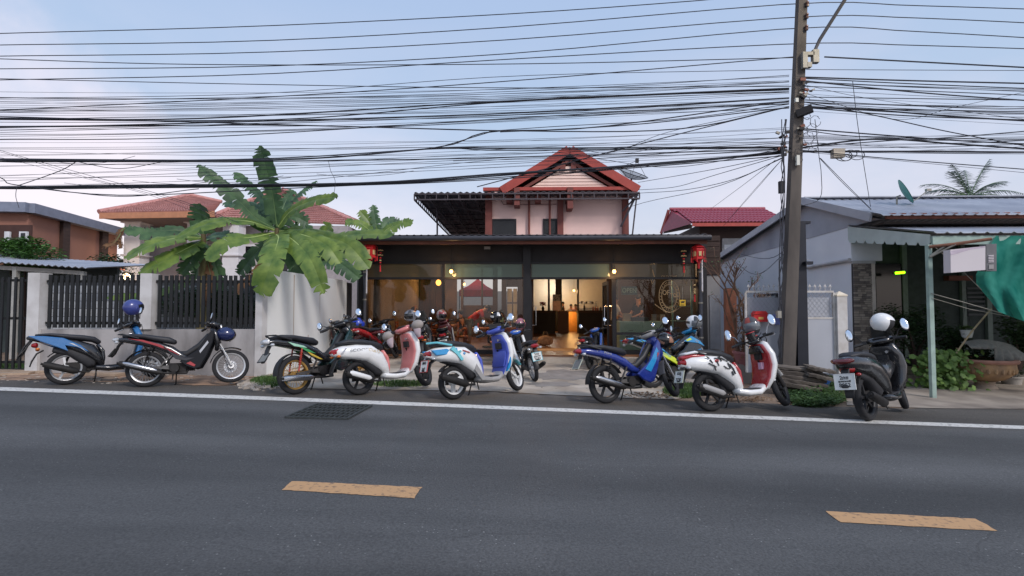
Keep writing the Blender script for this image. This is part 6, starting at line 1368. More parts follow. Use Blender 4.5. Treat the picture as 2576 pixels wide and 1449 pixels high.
# --- deep blue underbone in front
b = Bike('deep blue underbone with sky blue inner panel and black helmet', (1527,1014), (1690,1005), 1.24, 9, 34, .285)
sp_ = underbone(b, dict(body=DBL, legm=DBL, acc=CYB, rim=RIMB, cowl=DBL, bar=GRYP, ff=DGR, shield=STEEL, mz=.12, msides=(-1,)))
text('Wave', .05, 'side_lettering', STEEL, sp_, (.02,-.118,.742), (R(90),R(12),0), 1.2)
b.panel([(.88,.64),(.93,.70),(.90,.72)], -.19, -.186, 'warning_sticker', REDP, .001); b.plate(('','',''), (-.46,0,.60), 32, M('pale_frame',(170,176,160),.5), .18, .15)
helmet(b.world((1.02,-.20,.86), True), b.hd-.6, 'black helmet hanging at the front of the deep blue underbone', M('helmet_black',(28,26,28),.2,coat=.7), VIS, True, (25,20), M('helmet_stripe',(150,110,90),.4))

# --- blue and lime sport underbone
b = Bike('blue sport underbone with lime stripe parked behind the deep blue one', (1642,976), (1826,972), 1.28, 12, 16, .29, sc=1.1)
underbone(b, dict(body=BLK, legm=BLK, rim=RIMB, cowl=BLK, bar=CYB, ff=BLK, tail=.06, mz=.16, leg=[(.46,.46),(.58,.34),(.74,.30),(.92,.42),(1.04,.62),(1.06,.80),(.96,.93),(.80,.82),(.66,.66),(.52,.58)], shield=None))
for sd in (-1, 1):
    b.panel([(-.50,.88),(-.30,.90),(-.05,.84),(.24,.68),(.36,.56),(.20,.66),(-.08,.78),(-.32,.84)], sd*.10, sd*.135, 'blue_tail_panel', CYB, .008); b.panel([(.00,.72),(.22,.62),(.44,.52),(.50,.46),(.60,.32),(.54,.30),(.46,.40),(.28,.50),(.10,.62)], sd*.118, sd*.155, 'lime_panel', LIM, .006)
    b.panel([(.66,.80),(.84,.90),(1.02,.80),(1.10,.70),(.96,.76),(.80,.78)], sd*.172, sd*.190, 'blue_cowl_panel', CYB, .006); b.panel([(.82,.62),(1.02,.66),(.96,.54),(.88,.44),(.90,.56)], sd*.174, sd*.192, 'blue_wing', CYB, .005); b.panel([(.70,.82),(.80,.86),(.84,.83),(.74,.80)], sd*.19, sd*.194, 'lime_flash', LIM, .001); b.panel([(.86,.56),(.91,.58),(.93,.48),(.89,.45)], sd*.19, sd*.195, 'lime_flash', LIM, .001)
    b.panel([(-.20,.83),(-.06,.80),(.04,.73),(-.10,.77)], sd*.132, sd*.138, 'lime_flash', LIM, .001)
b.sweep([(.52,.66,.09,.06),(.70,.76,.11,.07),(.88,.88,.12,.07),(.98,.96,.09,.05)], 'tank_cover', BLK); mb = MB()
for k in range(7): mb.box((.50+k*.022,-.13,.30),(.010,.05,.16), Matrix.Rotation(R(-12),3,'Y'))
b.add(mb, 'radiator_fins', ENG, smooth=False)
text('150', .06, 'cowl_lettering', STEEL, b.root, (.93,-.193,.80), (R(90),R(20),0)); text('EXCITER', .05, 'side_lettering', CYB, b.root, (.26,-.157,.575), (R(90),R(25),0), 1.2)
helmet(b.world((1.02,-.10,1.16), True), b.hd-1.25, 'white full face helmet with grey visor on the lime striped bike', WHT, VISC, False, (0,4), M('helmet_dark_graphic',(60,62,66),.4), 1.12)

# --- small red tank motorbike half hidden behind
b = Bike('small motorbike with a red tank half hidden behind the lime striped one', (1664,930), (1745,915), 1.2, 9, 18, .27, sc=1.0)
underbone(b, dict(body=BLK, legm=BLK, rim=RIMB, cowl=BLK, bar=BLK, mz=.26, leg=[(.50,.40),(.60,.34),(.72,.34),(.80,.50),(.84,.62),(.70,.62),(.58,.52)])); b.sweep([(.40,.78,.09,.05),(.56,.84,.13,.09),(.74,.88,.12,.08),(.84,.88,.08,.05)], 'fuel_tank', REDP)

# --- white and red retro scooter with zigzag print
b = Bike('white retro scooter with red panels and black zigzag print', (1790,1034), (1966,1029), 1.22, 9, 36, .275)
bd = scooter(b, dict(body=WHT, inner=REDP, sill=WHT, shield=WHT, rim=RIMB, bar=BLK, ff=WHT, dash=M('red_dash',(190,50,50),.3), mcol=STEEL, mw=.075, mz=.20, ind=CLRL, muf=ENGD, hshield=GRYP, barp=[(.84,.96,.08,.035),(.90,.985,.11,.045),(.98,.97,.08,.04)]))
rk2 = random.Random(2)
for k in range(17):
    x0 = -.12+k*.026; z0_ = .735-(max(0,x0-.1))*.75+rk2.uniform(-.12,.03); a = rk2.choice((-.5,.5,-.9,1.2,.2)); ln = rk2.uniform(.05,.10); dx, dz_ = math.cos(a)*ln, -abs(math.sin(a))*ln
    for sd in (-1,1): b.panel([(x0,z0_),(x0+dx,z0_+dz_),(x0+dx+.008,z0_+dz_+.008),(x0+.011,z0_+.010)], sd*.17, sd*(.2 if x0 > .02 else .192), 'black_stroke', BLK, .002)
b.sweep([(-.42,.755,.07,.03),(-.26,.785,.11,.035),(-.10,.775,.125,.03)], 'red_tail_cover', REDP); b.sweep([(-.38,.81,.08,.018),(-.24,.835,.13,.028),(-.08,.81,.14,.02)], 'white_grab_rail', WHT)
b.add(MB().cyl((.86,0,1.0),(.82,0,1.10),.065,.07,16), 'speedometer_pod', BLK, True); b.add(MB().cyl((.82,0,1.10),(.817,0,1.112),.075,n=16), 'speedometer_rim', REDP, True)
b.sweep([(.89,.80,.155,.022),(.875,.90,.11,.022)], 'black_upper_shield', BLK, e=3.2); b.panel([(.895,.56),(.945,.56),(.945,.66),(.897,.66)], -.07, -.0, 'tax_sticker', M('lilac_sticker',(186,150,170),.6), .002)
text('Fino', .075, 'side_lettering', M('white_ink',(236,236,232),.4), bd, (.14,-.178,.69), (R(86),R(16),0)); b.add(MB().ell((.05,-.178,.70),(.035,.006,.03)), 'red_badge', REDP)
b.plate(('ขวฎ','','7730'), (-.47,0,.50), 16, M('pale_frame',(170,176,160),.5))
helmet(b.world((.95,-.02,1.23), True), b.hd-1.9, 'matt grey helmet with red marks on the white red scooter', M('helmet_grey',(74,74,78),.55,rgb2=(66,66,70)), VISC, False, (10,-8), M('helmet_red_mark',(150,66,56),.6), 1.15)
b.add(MB().sweep([(.96,1.06,.07,.05),(.98,.98,.08,.05),(1.0,.90,.06,.03)], 12, 2.4), 'hanging_bag', M('dark_bag',(44,50,58),.8), True)

# --- black scooter at the right with white helmet
b = Bike('black scooter at right seen from behind with plate 8852', (2188,1058), (2278,1033), 1.28, 9, 16, .295, sc=1.13)
scooter(b, dict(body=BLK, inner=BLK, sill=BLK, shield=BLK, rim=RIMB, bar=BLK, ff=BLK, ind=REDL, ws='five', mw=.075, mz=.16, seatp=[(-.36,.85,.08,.022),(-.20,.86,.14,.04),(.02,.84,.15,.05),(.24,.80,.13,.05),(.40,.76,.09,.05)], bodyp=[(-.50,.78,.08,.06),(-.32,.76,.15,.10),(-.06,.72,.19,.125),(.16,.66,.20,.15),(.33,.54,.20,.15),(.44,.42,.18,.11),(.49,.30,.16,.06)]))
b.sweep([(-.535,.785,.10,.03),(-.48,.80,.14,.035)], 'wide_tail_light', M('deep_red_lens',(92,18,20),.18,coat=.6)); b.sweep([(.46,.62,.10,.08),(.66,.56,.13,.14),(.86,.66,.14,.10)], 'centre_tunnel', BLK); b.add(MB().sweep([(1.06,.90,.13,.012),(1.04,1.08,.15,.012),(.98,1.22,.11,.01)], 14, 3.0), 'wind_screen', M('smoked_screen',(58,58,56),.12,coat=.6))
b.plate(('2กข','อุบลราชธานี','8852'), (-.53,0,.545), 8, M('white_frame_p',(214,214,210),.5), .23, .19)
helmet(b.world((.90,-.10,1.25), True), b.hd-1.05, 'white open face helmet with red lettering on the black scooter', WHT, None, True, (-4,8), None, 1.12)

# --- row behind, closer to the glass
b = Bike('black and maroon underbone by the left cafe column', (930,908), (858,903), 1.24, 7, 5, .28, sc=.98)
underbone(b, dict(body=DRD, legm=BLK, rim=RIMB, cowl=DRD, bar=BLK, mz=.12))
helmet(b.world((.30,0,.98)), R(200), 'bright blue helmet standing on the seat by the left column', M('helmet_bright_blue',(40,66,180),.25,coat=.7,rgb2=(30,34,50),lo=.45,hi=.52,scale=7), VIS, False, (0,0), s_=1.25)
b = Bike('red underbone with black seat behind the white pink scooter', (925,912), (1035,896), 1.24, 9, 18, .285, sc=1.0)
underbone(b, dict(body=REDP, legm=BLK, rim=RIMB, cowl=BLK, bar=BLK, mz=.14, tail=.05))
b = Bike('tall black scooter in front of the glass with grey helmet', (1068,921), (1082,890), 1.26, 8, 10, .285, sc=1.05)
scooter(b, dict(body=BLK, inner=BLK, sill=BLK, shield=BLK, rim=RIMB, bar=BLK, mz=.2)); b.add(MB().sweep([(1.05,.92,.15,.012),(1.02,1.12,.17,.012),(.96,1.28,.12,.01)], 14, 3.0), 'wind_screen', M('smoked_screen',(58,58,56),.12,coat=.6))
helmet(b.world((.86,.22,1.22), True), b.hd+2.4, 'silver grey helmet on the tall black scooter by the glass', M('helmet_silver',(130,132,140),.35,coat=.4), VIS, False, (0,0), M('helmet_dark_graphic',(60,62,66),.4), 1.15)
b = Bike('maroon scooter seen from behind before the left window', (1128,907), (1140,884), 1.26, 11, 6, .28, sc=1.05)
scooter(b, dict(body=BLK, inner=DRD, sill=BLK, shield=DRD, rim=RIMB, bar=DRD, rail=RUB, mz=.15, ind=CLRL)); b.plate(('ยงต','อุบลราชธานี','229'), (-.48,0,.50), 10); b.panel([(.70,.34),(.86,.34),(.96,.66),(.90,.80),(.78,.66)], -.22, -.19, 'grey_leg_guard', GRYP, .006)
helmet(b.world((.80,.02,1.20), True), b.hd-2.2, 'red and silver helmet on the maroon scooter', M('helmet_red_silver',(150,60,66),.3,coat=.5,rgb2=(170,164,164),lo=.48,hi=.53,scale=9), VIS, False, (0,8), s_=1.1)
b = Bike('black scooter with round mirrors behind the white cyan one', (1256,918), (1262,890), 1.26, 6, 4, .28, sc=1.03)
scooter(b, dict(body=BLK, inner=BLK, sill=BLK, shield=BLK, rim=RIMB, bar=BLK, mz=.10, mcol=STEEL)); b.add(MB().box((.05,0,.93),(.34,.3,.2)), 'top_box', MATTE)
helmet(b.world((.86,-.02,1.20), True), b.hd-2.0, 'black helmet with white slash graphic behind the violet leg shield', M('helmet_gloss_black',(22,22,24),.15,coat=.8), VIS, False, (0,8), WHT, 1.15)
b = Bike('black bike by the left cafe column with round headlamp', (905,902), (880,893), 1.24, 4, 4, .28, sc=1.0)
underbone(b, dict(body=BLK, legm=BLK, rim=RIMB, cowl=BLK, bar=BLK, mz=.16)); b.add(MB().ell((1.05,0,1.06),(.07,.09,.09)), 'round_headlamp', BLK, True)
# ================================================================== gate, planks, dry shrub
gp0 = G(2117, 984); GF = Frame(gp0.x, gp0.y, -2); WGATE = M('white_gate_paint', (208,206,203), .7, rgb2=(180,174,166), scale=5); PANEL = M('pale_grey_gate_panel', (172,175,182), .7, var=.06, scale=1.5)
gq_ = thing('gate_pier', tuple(GF.o), GF.a, 'white gate pier with pyramid cap beside the black scooter', 'pier'); zc = GF.Z(2117,789) - gp0.z; hwp = (GF.U(2133,800)-GF.U(2108,800))/2
MB().bx(-hwp,hwp,-hwp,hwp,-.1,zc).build('shaft', WGATE, gq_, False); MB().bx(-hwp*1.08,hwp*1.08,-hwp*1.08,hwp*1.08,zc,zc+.03).add([(-hwp*1.08,-hwp*1.08,zc+.03),(hwp*1.08,-hwp*1.08,zc+.03),(hwp*1.08,hwp*1.08,zc+.03),(-hwp*1.08,hwp*1.08,zc+.03),(0,0,zc+.11)],[(0,1,4),(1,2,4),(2,3,4),(3,0,4)]).build('cap', M('cream_cap',(220,208,186),.7), gq_, False)
wg = thing('white_gate', tuple(GF.o), GF.a, 'low white gate with arrow spikes and diamond mesh behind the poles', 'gate')
ga_, gb_ = GF.U(1876,780), -hwp-.02; zr1 = GF.Z(2000,777)-gp0.z; zr2 = GF.Z(2040,846)-gp0.z
MB().bx(ga_, gb_, -.015, .015, .02, zr2).build('panel', PANEL, wg, False)
for z_ in (zr1, zr2+.02): MB().bx(ga_, gb_, -.022, .022, z_-.02, z_+.02).build('rail', WGATE, wg, False)
MB().bx(ga_+.05, gb_-.05, .03, .04, zr2+.05, zr1-.12).build('backing', PANEL, wg, False)
for f_ in (0, .4, 1): u_ = ga_+(gb_-ga_)*f_; MB().bx(u_-.018, u_+.018, -.024, .024, .02, zr1-.021).build('stile', WGATE, wg, False)
sp0 = MB().cyl((0,0,0),(0,0,.08),.008,n=6).add([(-.035,0,.07),(.035,0,.07),(0,0,.14),(0,-.01,.09),(0,.01,.09)],[(0,3,2),(3,1,2),(1,4,2),(4,0,2)]).mesh('spike', WGATE, False)
for i in range(17): inst(sp0, 'spike', wg, (ga_+.06+(gb_-ga_-.12)*i/16, 0, zr1+.02))
mb = MB(); L_ = gb_-ga_; hgt = zr1-zr2-.06
for i in range(int(L_/.09)+7):
    for s_ in (-1, 1):
        x0 = ga_+i*.09-.3; x1 = x0+s_*hgt*.8; p = []
        a, c_ = V((x0,-.01,zr2+.04)), V((x1,-.01,zr1-.02))
        t0 = max(0, min(1, (ga_-a.x)/(c_.x-a.x))) if s_ > 0 else max(0, min(1, (gb_-a.x)/(c_.x-a.x)) if a.x > gb_ else 0); t1 = 1 if (ga_ <= c_.x <= gb_) else max(0, min(1, ((gb_ if s_ > 0 else ga_)-a.x)/(c_.x-a.x)))
        if t1-t0 > .05 and ga_-.01 <= a.lerp(c_,t0).x <= gb_+.01: mb.cyl(a.lerp(c_,t0), a.lerp(c_,t1), .0028, n=4)
mb.build('diamond_mesh', M('dull_wire',(150,152,156),.7), wg)
mbx = thing('mailbox', tuple(GF.w(GF.U(1904,796), -.12, GF.Z(1904,797))), GF.a, 'small red mailbox hung on the white gate', 'mailbox'); hw_ = (GF.U(1921,796)-GF.U(1888,796))/2
RMB = M('mailbox_red', (196,36,38), .4); MB().bx(-hw_,hw_,-.07,.07,-.10,.06).build('box', RMB, mbx, False); MB().prism([(-hw_*1.08,.06),(hw_*1.08,.06),(hw_*.7,.12),(-hw_*.7,.12)], -.085, .085).build('lid', RMB, mbx, False); MB().bx(-.05,.05,-.074,-.071,-.05,.0).build('emblem', M('mail_yellow',(220,170,90),.5), mbx, False)
gm = thing('gate_plate', tuple(GF.w(GF.U(1950,803), -.04, GF.Z(1950,803))), GF.a, 'small pale blue plate hung on the gate beside the pole', 'plate'); MB().bx(-.08,.08,-.01,.01,-.11,.1).build('plate', M('pale_blue_plate',(120,130,190),.5), gm, False); MB().cyl((0,0,.1),(0,0,.16),.005,n=5).build('hook', STEEL, gm)

WOODG = M('weathered_plank', (128,118,108), .9, rgb2=(62,56,52), scale=3, stretch=(.5,4,4), bump=.4)
pl = [(1995,926,.95,.05,-.02,'topmost weathered plank lying level behind the white red scooter'),(2010,938,1.0,.06,-.10,'second plank of the pile with a pale broken end'),(2005,949,1.05,.07,-.14,'thick middle plank of the pile by the pole'),(2000,958,1.05,.06,-.2,'dark split plank low in the pile'),(1998,968,.95,.07,-.26,'lowest plank of the pile among the weeds'),(2060,928,.5,.05,-.42,'short plank slanting right of the dark steel post'),(2058,946,.45,.06,-.5,'stubby plank under the slanting one')]
for i, (x, y, L_, h_, tl_, lab) in enumerate(pl):
    p = D(x, y, YP-.25-.03*i); rnd = random.Random(i); mb = MB(); n_ = 10; vs = []
    for k in range(n_+1):
        u_ = -L_/2+L_*k/n_; j = lambda: rnd.uniform(-.008,.008)
        e_ = rnd.uniform(-.03,.03) if k in (0,n_) else 0
        vs += [(u_+e_,-.1+j(),-h_/2+j()),(u_+e_*.5,.1+j(),-h_/2+j()),(u_-e_,.1+j(),h_/2+j()),(u_+e_,-.1+j(),h_/2+j())]
    mb.add(vs, [(4*k+a, 4*k+(a+1)%4, 4*k+4+(a+1)%4, 4*k+4+a) for k in range(n_) for a in range(4)]+[(3,2,1,0),tuple(4*n_+a for a in range(4))])
    o = mb.build('weathered_plank', WOODG, None, False); o.location = p; o.rotation_euler = (R(8), -tl_*.0+R(4)-tl_*.3, -.1); tag(o, lab, 'plank', 'pile of old planks')
bu = thing('blue_pot', tuple(G(2075, 980)), 0, 'small blue plastic pot lying in the weeds', 'pot'); MB().lathe([(.0,.0),(.06,.0),(.08,.13),(.09,.13),(.09,.15),(.07,.15),(.06,.02)], V((0,0,.05)), Matrix.Rotation(R(14),3,'Y'), 16).build('pot', M('blue_plastic',(40,100,170),.4), bu)
# dry potted shrub before the white side wall
dg0 = G(1868, 962); ds = thing('dry_shrub', tuple(dg0), 0, 'dry withered shrub with brown leaves in a concrete planter', 'shrub'); Yq = dg0.y
POTG = M('grey_planter', (160,154,146), .85, var=.15, scale=4); MB().prism([(-.32,0),(.32,0),(.36,.42),(-.36,.42)], -.25, .25).build('planter', POTG, ds, False); MB().lathe([(0,.30),(.2,.3),(.27,.55),(.29,.55),(.29,.6),(.24,.6),(.2,.4)], V((.05,-.1,.1)), None, 18).build('pink_pot', M('faded_pink_pot',(150,96,96),.7), ds)
rnd = random.Random(21); mbB = MB(); mbL = MB(); mbG = MB()
def twig(p, d, L_, r, dep):
    q = p + d*L_; mbB.tube([p, p.lerp(q,.5)+V((rnd.uniform(-.03,.03),rnd.uniform(-.03,.03),0)), q], [r, r*.8, r*.55], 5)
    if dep == 0 or L_ < .12:
        for k in range(rnd.randint(2,5)):
            c_ = q + V((rnd.uniform(-.08,.08), rnd.uniform(-.06,.06), rnd.uniform(-.1,.04))); s_ = V((rnd.uniform(-1,1), rnd.uniform(-1,1), rnd.uniform(-1,.2))).normalized()*rnd.uniform(.03,.06); t_ = s_.orthogonal().normalized()*rnd.uniform(.012,.022)
            (mbL if c_.z < 2.0 or rnd.random() < .5 else mbG).add([c_, c_+s_*.5+t_, c_+s_, c_+s_*.5-t_], [(0,1,2,3)])
        return
    for k in range(rnd.randint(2,3)): twig(p.lerp(q, rnd.uniform(.55,1)), (d + V((rnd.uniform(-.75,.75), rnd.uniform(-.5,.5), rnd.uniform(-.15,.4)))).normalized(), L_*rnd.uniform(.55,.8), r*.6, dep-1)
for x0, dx, L0, r0 in ((-.12,-.06,1.05,.04),(.02,.04,1.25,.045),(.12,.14,.8,.03),(-.02,-.18,.8,.025),(.15,.32,.75,.022)): twig(V((x0,0,.5)), V((dx,rnd.uniform(-.1,.1),1)).normalized(), L0, r0, 3)
mbB.build('branches', M('dry_bark',(112,86,70),.9,var=.3,scale=8), ds)
for i in range(520):
    c_ = V((rnd.gauss(.05,.13), rnd.gauss(-.05,.12), rnd.uniform(.45,1.75))); s_ = V((rnd.uniform(-1,1), rnd.uniform(-1,1), rnd.uniform(-1.2,.3))).normalized()*rnd.uniform(.04,.09); t_ = s_.orthogonal().normalized()*rnd.uniform(.012,.028); mbL.add([c_, c_+s_*.5+t_, c_+s_, c_+s_*.5-t_], [(0,1,2,3)])
mbL.build('dry_leaves', DRYL, ds, False, kind='stuff')
if mbG.f: mbG.build('green_leaves', WEED, ds, False, kind='stuff')
rp = D(1837,784,Yq+.5); o = thing('rusty_post', (rp.x, rp.y, zg(rp.x)), 0, 'rust brown hollow post behind the dry shrub', 'post'); hr_ = D(1837,726,Yq+.5).z-zg(rp.x); RU = M('rust_brown',(126,78,58),.85,var=.25,scale=5)
MB().bx(-.12,.12,-.08,.08,0,hr_).build('shaft', RU, o, False); MB().bx(-.10,.10,-.06,.06,hr_,hr_+.01).build('end', BLACKW, o, False)

# ================================================================== porch on the right: plants, planter, net, sign
shp = WF.w(WF.U(2285,830,cor+.6), cor+.6, 0); 
def porch_bush(x, y, yd, rx, rz, n, size, mat, label): return shrub(x, y, yd, rx, rz, n, size, mat, label)
porch_bush(2300, 830, 12.2, .95, .75, 3600, .05, BUSH2, 'dim leafy shrub growing in the dark porch')
porch_bush(2395, 850, 11.9, .45, .4, 1200, .04, BUSH2, 'small dim shrub behind the green awning post')
porch_bush(2450, 900, 11.7, .6, .4, 1500, .05, BUSH2, 'low dim shrub between the vine and the shade cloth')
porch_bush(2560, 850, 11.4, .5, .7, 1700, .05, BUSH2, 'dark shrub at the right edge under the green net')
VINE = leafmat('vine_leaves', (120,150,72), (66,96,44))
vp = G(2372, 984); vn = thing('leafy_vine', tuple(vp), 0, 'sprawling light green vine beside the big clay planter', 'vine'); mb = MB(); rnd = random.Random(8)
for i in range(620):
    t = rnd.random(); c_ = V((rnd.gauss(.0,.26)+t*.08, rnd.gauss(0,.2), rnd.uniform(.02,.92)*(1-.25*abs(rnd.gauss(0,.4))))); a = rnd.uniform(0,6.28); w_ = rnd.uniform(.035,.075)
    n2 = V((rnd.uniform(-.5,.5), -1, rnd.uniform(.2,1.2))).normalized(); s_ = n2.orthogonal().normalized(); s_ = (Matrix.Rotation(a,3,n2) @ s_); t2 = n2.cross(s_)
    mb.add([c_+s_*w_, c_+(s_*.3+t2*.9)*w_, c_+(-s_*.8+t2*.5)*w_, c_+(-s_*.8-t2*.5)*w_, c_+(s_*.3-t2*.9)*w_], [(0,1,2,3,4)])
mb.build('leaves', VINE, vn, False); mb = MB()
for i in range(14): x0 = rnd.uniform(-.3,.3); mb.tube([(x0*.4,0,0),(x0,rnd.uniform(-.1,.1),.4),(x0*1.3,rnd.uniform(-.15,.1),rnd.uniform(.5,.9))], .006, 4)
mb.build('stems', WEED, vn)
CLAY = M('carved_clay', (174,138,98), .8, rgb2=(134,108,84), scale=5, bump=.5, bscale=24); CLAYR = M('clay_rim', (158,114,98), .75, var=.15)
bp_ = G(2478, 986); pb2 = thing('clay_planter', tuple(bp_), 0, 'large carved clay bowl planter on a pedestal at right', 'planter'); pb2.scale = (.92,.92,.98)
mb = MB(); mb.lathe([(.30,0),(.31,.05),(.24,.09),(.18,.17),(.2,.24),(.26,.26)], n=28); mb.build('pedestal', M('pale_pedestal',(160,142,124),.85,var=.2,scale=4), pb2)
mb = MB(); mb.lathe([(.2,.25),(.38,.30),(.52,.42),(.57,.56),(.56,.66),(.5,.64),(.46,.56)], n=36); mb.build('bowl', CLAY, pb2)
mb = MB(); mb.lathe([(.55,.655),(.61,.66),(.63,.70),(.60,.735),(.52,.735),(.5,.66)], n=36); mb.build('rim', CLAYR, pb2); MB().lathe([(0,.66),(.52,.66)], n=24).build('soil', M('dark_soil',(44,36,30),.95), pb2)
mb = MB(); rnd = random.Random(4)
for i in range(26):
    a = i/26*6.28; c_ = V((.545*math.cos(a), .545*math.sin(a), .5)); mb.ell(c_, (.04,.04,.07), 6, 4)
mb.build('relief', CLAY, pb2)
CL = M('grey_shade_cloth', (118,116,112), .95, var=.15, scale=20)
ct = thing('shade_cloth', (bp_.x+.02, bp_.y+.02, bp_.z), 0, 'grey shade cloth draped over a frame behind the clay planter', 'cloth'); mb = MB(); nu, nv = 26, 9; vs = []
for j in range(nv):
    for i in range(nu):
        t = i/(nu-1); x = -.55+1.15*t; top_ = .98+.16*math.sin(math.pi*(.2+.75*t)); s_ = j/(nv-1); z_ = top_-(top_-(.70 if t > .45 else .95-.0*t))*s_; y_ = -.05-.28*math.sin(math.pi*s_*.6)+.04*math.sin(t*42)*s_
        vs.append((x+.03*math.sin(s_*7+t*9), y_, z_))
mb.add(vs, [(j*nu+i, j*nu+i+1, (j+1)*nu+i+1, (j+1)*nu+i) for j in range(nv-1) for i in range(nu-1)]); mb.build('cloth', CL, ct, True, 80)
mb = MB(); mb.tube([(-.55,0,.3),(-.5,0,.97),(0,0,1.1),(.5,0,1.02),(.58,0,.3)], .012, 6); mb.build('hoop', BLACKW, ct)
bm0, bm1 = D(2494,776,bp_.y-.3), D(2392,895,bp_.y-.1); bam = thing('bamboo_pole', tuple(bm1), 0, 'pale bamboo pole leaning up to the green net', 'pole'); MB().tube([V((0,0,-.1)), (bm0-bm1)*.5, bm0-bm1], .018, 8).build('cane', M('bamboo',(168,150,120),.7,var=.15,scale=6), bam)
mb = MB(); [mb.tube([(bm0-bm1)*f_, (bm0-bm1)*(f_+.012)], .022, 8) for f_ in (.15,.35,.55,.75,.92)]; mb.build('nodes', M('bamboo_node',(140,122,96),.7), bam)
hpz = D(2432,838,11.6); hp_ = thing('hanging_pot', tuple(hpz), 0, 'white hanging pot with small yellow green plant', 'pot'); MB().lathe([(0,-.1),(.09,-.1),(.12,.05),(.125,.05),(.125,.07),(.1,.06)], n=16).build('pot', M('white_pot',(196,196,192),.5), hp_)
foliage((0,0,.1), (.16,.12,.08), 120, .03, VINE, 'plant', hp_); MB().tube([(-.11,0,.06),(0,0,.75)], .004, 4).tube([(.11,0,.06),(0,0,.75)], .004, 4).build('wires', BLACKW, hp_)
BP = M('black_pot', (40,40,42), .6); TC = M('terracotta', (140,84,62), .8, var=.15)
for i, (x, y, r_, m_, lab) in enumerate(((2255,938,.17,BP,'black plastic pot nearest the black scooter'),(2290,940,.18,BP,'wide black pot second from the black scooter'),(2322,946,.19,TC,'terracotta bowl pot left of the green vine'),(2545,978,.2,POTG,'grey rectangular pot at the right edge'),(2510,962,.2,BP,'dark pot half hidden behind the clay planter'))):
    t = thing('plant_pot', tuple(G(x, y)), 0, lab, 'pot', 'pots in the porch'); MB().lathe([(0,0),(r_*.75,0),(r_,r_*1.3),(r_*1.1,r_*1.3),(r_*1.1,r_*1.5),(r_*.9,r_*1.4)], n=18).build('pot', m_, t); foliage((0,0,r_*2.1), (r_*1.3,r_,r_), 240, .04, BUSH2 if i % 2 else VINE, 'plant', t)
MB_ = WF.w(WF.U(2210,900,cor-.4), cor-.5, 0); am = thing('meter_cabinet', (MB_.x, MB_.y, zg(MB_.x)), WF.a, 'grey metal cabinet at the foot of the stone corner', 'cabinet'); MB().bx(-.25,.3,0,.3,0,.75).build('body', GRYP, am, False); MB().bx(-.2,.25,-.012,-.001,.1,.7).build('door', M('grey_door',(140,140,138),.5), am, False)
# green shade net hung from the awning beam
NET = bpy.data.materials.new('green_net'); NET.use_nodes = True; n_ = NET.node_tree; n_.nodes.clear(); o_ = n_.nodes.new('ShaderNodeOutputMaterial'); d_ = n_.nodes.new('ShaderNodeBsdfDiffuse'); t_ = n_.nodes.new('ShaderNodeBsdfTranslucent'); tr = n_.nodes.new('ShaderNodeBsdfTransparent'); x_ = n_.nodes.new('ShaderNodeMixShader'); x2 = n_.nodes.new('ShaderNodeMixShader')
nz_ = n_.nodes.new('ShaderNodeTexNoise'); nz_.inputs['Scale'].default_value = 3; tc_ = n_.nodes.new('ShaderNodeTexCoord'); n_.links.new(tc_.outputs['Object'], nz_.inputs['Vector']); cr_ = n_.nodes.new('ShaderNodeValToRGB'); cr_.color_ramp.elements[0].color = lin((40,132,118))+(1,); cr_.color_ramp.elements[1].color = lin((84,176,158))+(1,); cr_.color_ramp.elements[0].position = .3; cr_.color_ramp.elements[1].position = .7; n_.links.new(nz_.outputs[0], cr_.inputs[0])
n_.links.new(cr_.outputs[0], d_.inputs[0]); n_.links.new(cr_.outputs[0], t_.inputs[0]); x_.inputs[0].default_value = .45; x2.inputs[0].default_value = .14
n_.links.new(d_.outputs[0], x_.inputs[1]); n_.links.new(t_.outputs[0], x_.inputs[2]); n_.links.new(x_.outputs[0], x2.inputs[1]); n_.links.new(tr.outputs[0], x2.inputs[2]); n_.links.new(x2.outputs[0], o_.inputs[0])
yn = WF.w(0, vb).y; net = thing('shade_net', (0,0,0), 0, 'teal green shade net hanging below the awning at right', 'net'); mb = MB(); vs = []; nu, nv = 44, 18
edgeL = [(2505,593),(2480,640),(2455,690),(2456,715),(2490,755),(2512,784)]; botm = [(2512,784),(2550,796),(2600,803),(2800,830)]
for j in range(nv):
    s_ = j/(nv-1)
    for i in range(nu):
        t = i/(nu-1); k = s_*5; a = int(min(4,k)); f_ = k-a; lx = edgeL[a][0]+(edgeL[a+1][0]-edgeL[a][0])*f_; ly = edgeL[a][1]+(edgeL[a+1][1]-edgeL[a][1])*f_
        rx_, ry_ = 2860, 590+(840-590)*s_; x = lx+(rx_-lx)*t; y = ly+(ry_-ly)*t + (18*math.sin(math.pi*t*1.5)*s_ if t < .6 else 0)
        fold = .09*math.sin(t*38+s_*4)*(.3+s_) + .05*math.sin(t*17-s_*6); vs.append(tuple(D(x, y, yn-.12+fold-.25*s_)))
mb.add(vs, [(j*nu+i, j*nu+i+1, (j+1)*nu+i+1, (j+1)*nu+i) for j in range(nv-1) for i in range(nu-1)]); mb.build('net_cloth', NET, net, True, 80)
mb = MB(); mb.tube([D(2342,738,yn-.05), D(2430,762,yn-.2), D(2520,788,yn-.35)], .008, 4).tube([D(2350,620,yn-.05), D(2420,680,yn-.2), D(2470,730,yn-.3)], .006, 4).tube([D(2345,750,yn-.05), D(2440,778,yn-.2), D(2540,796,yn-.3)], .006, 4); mb.build('tie_ropes', GREYP, net)
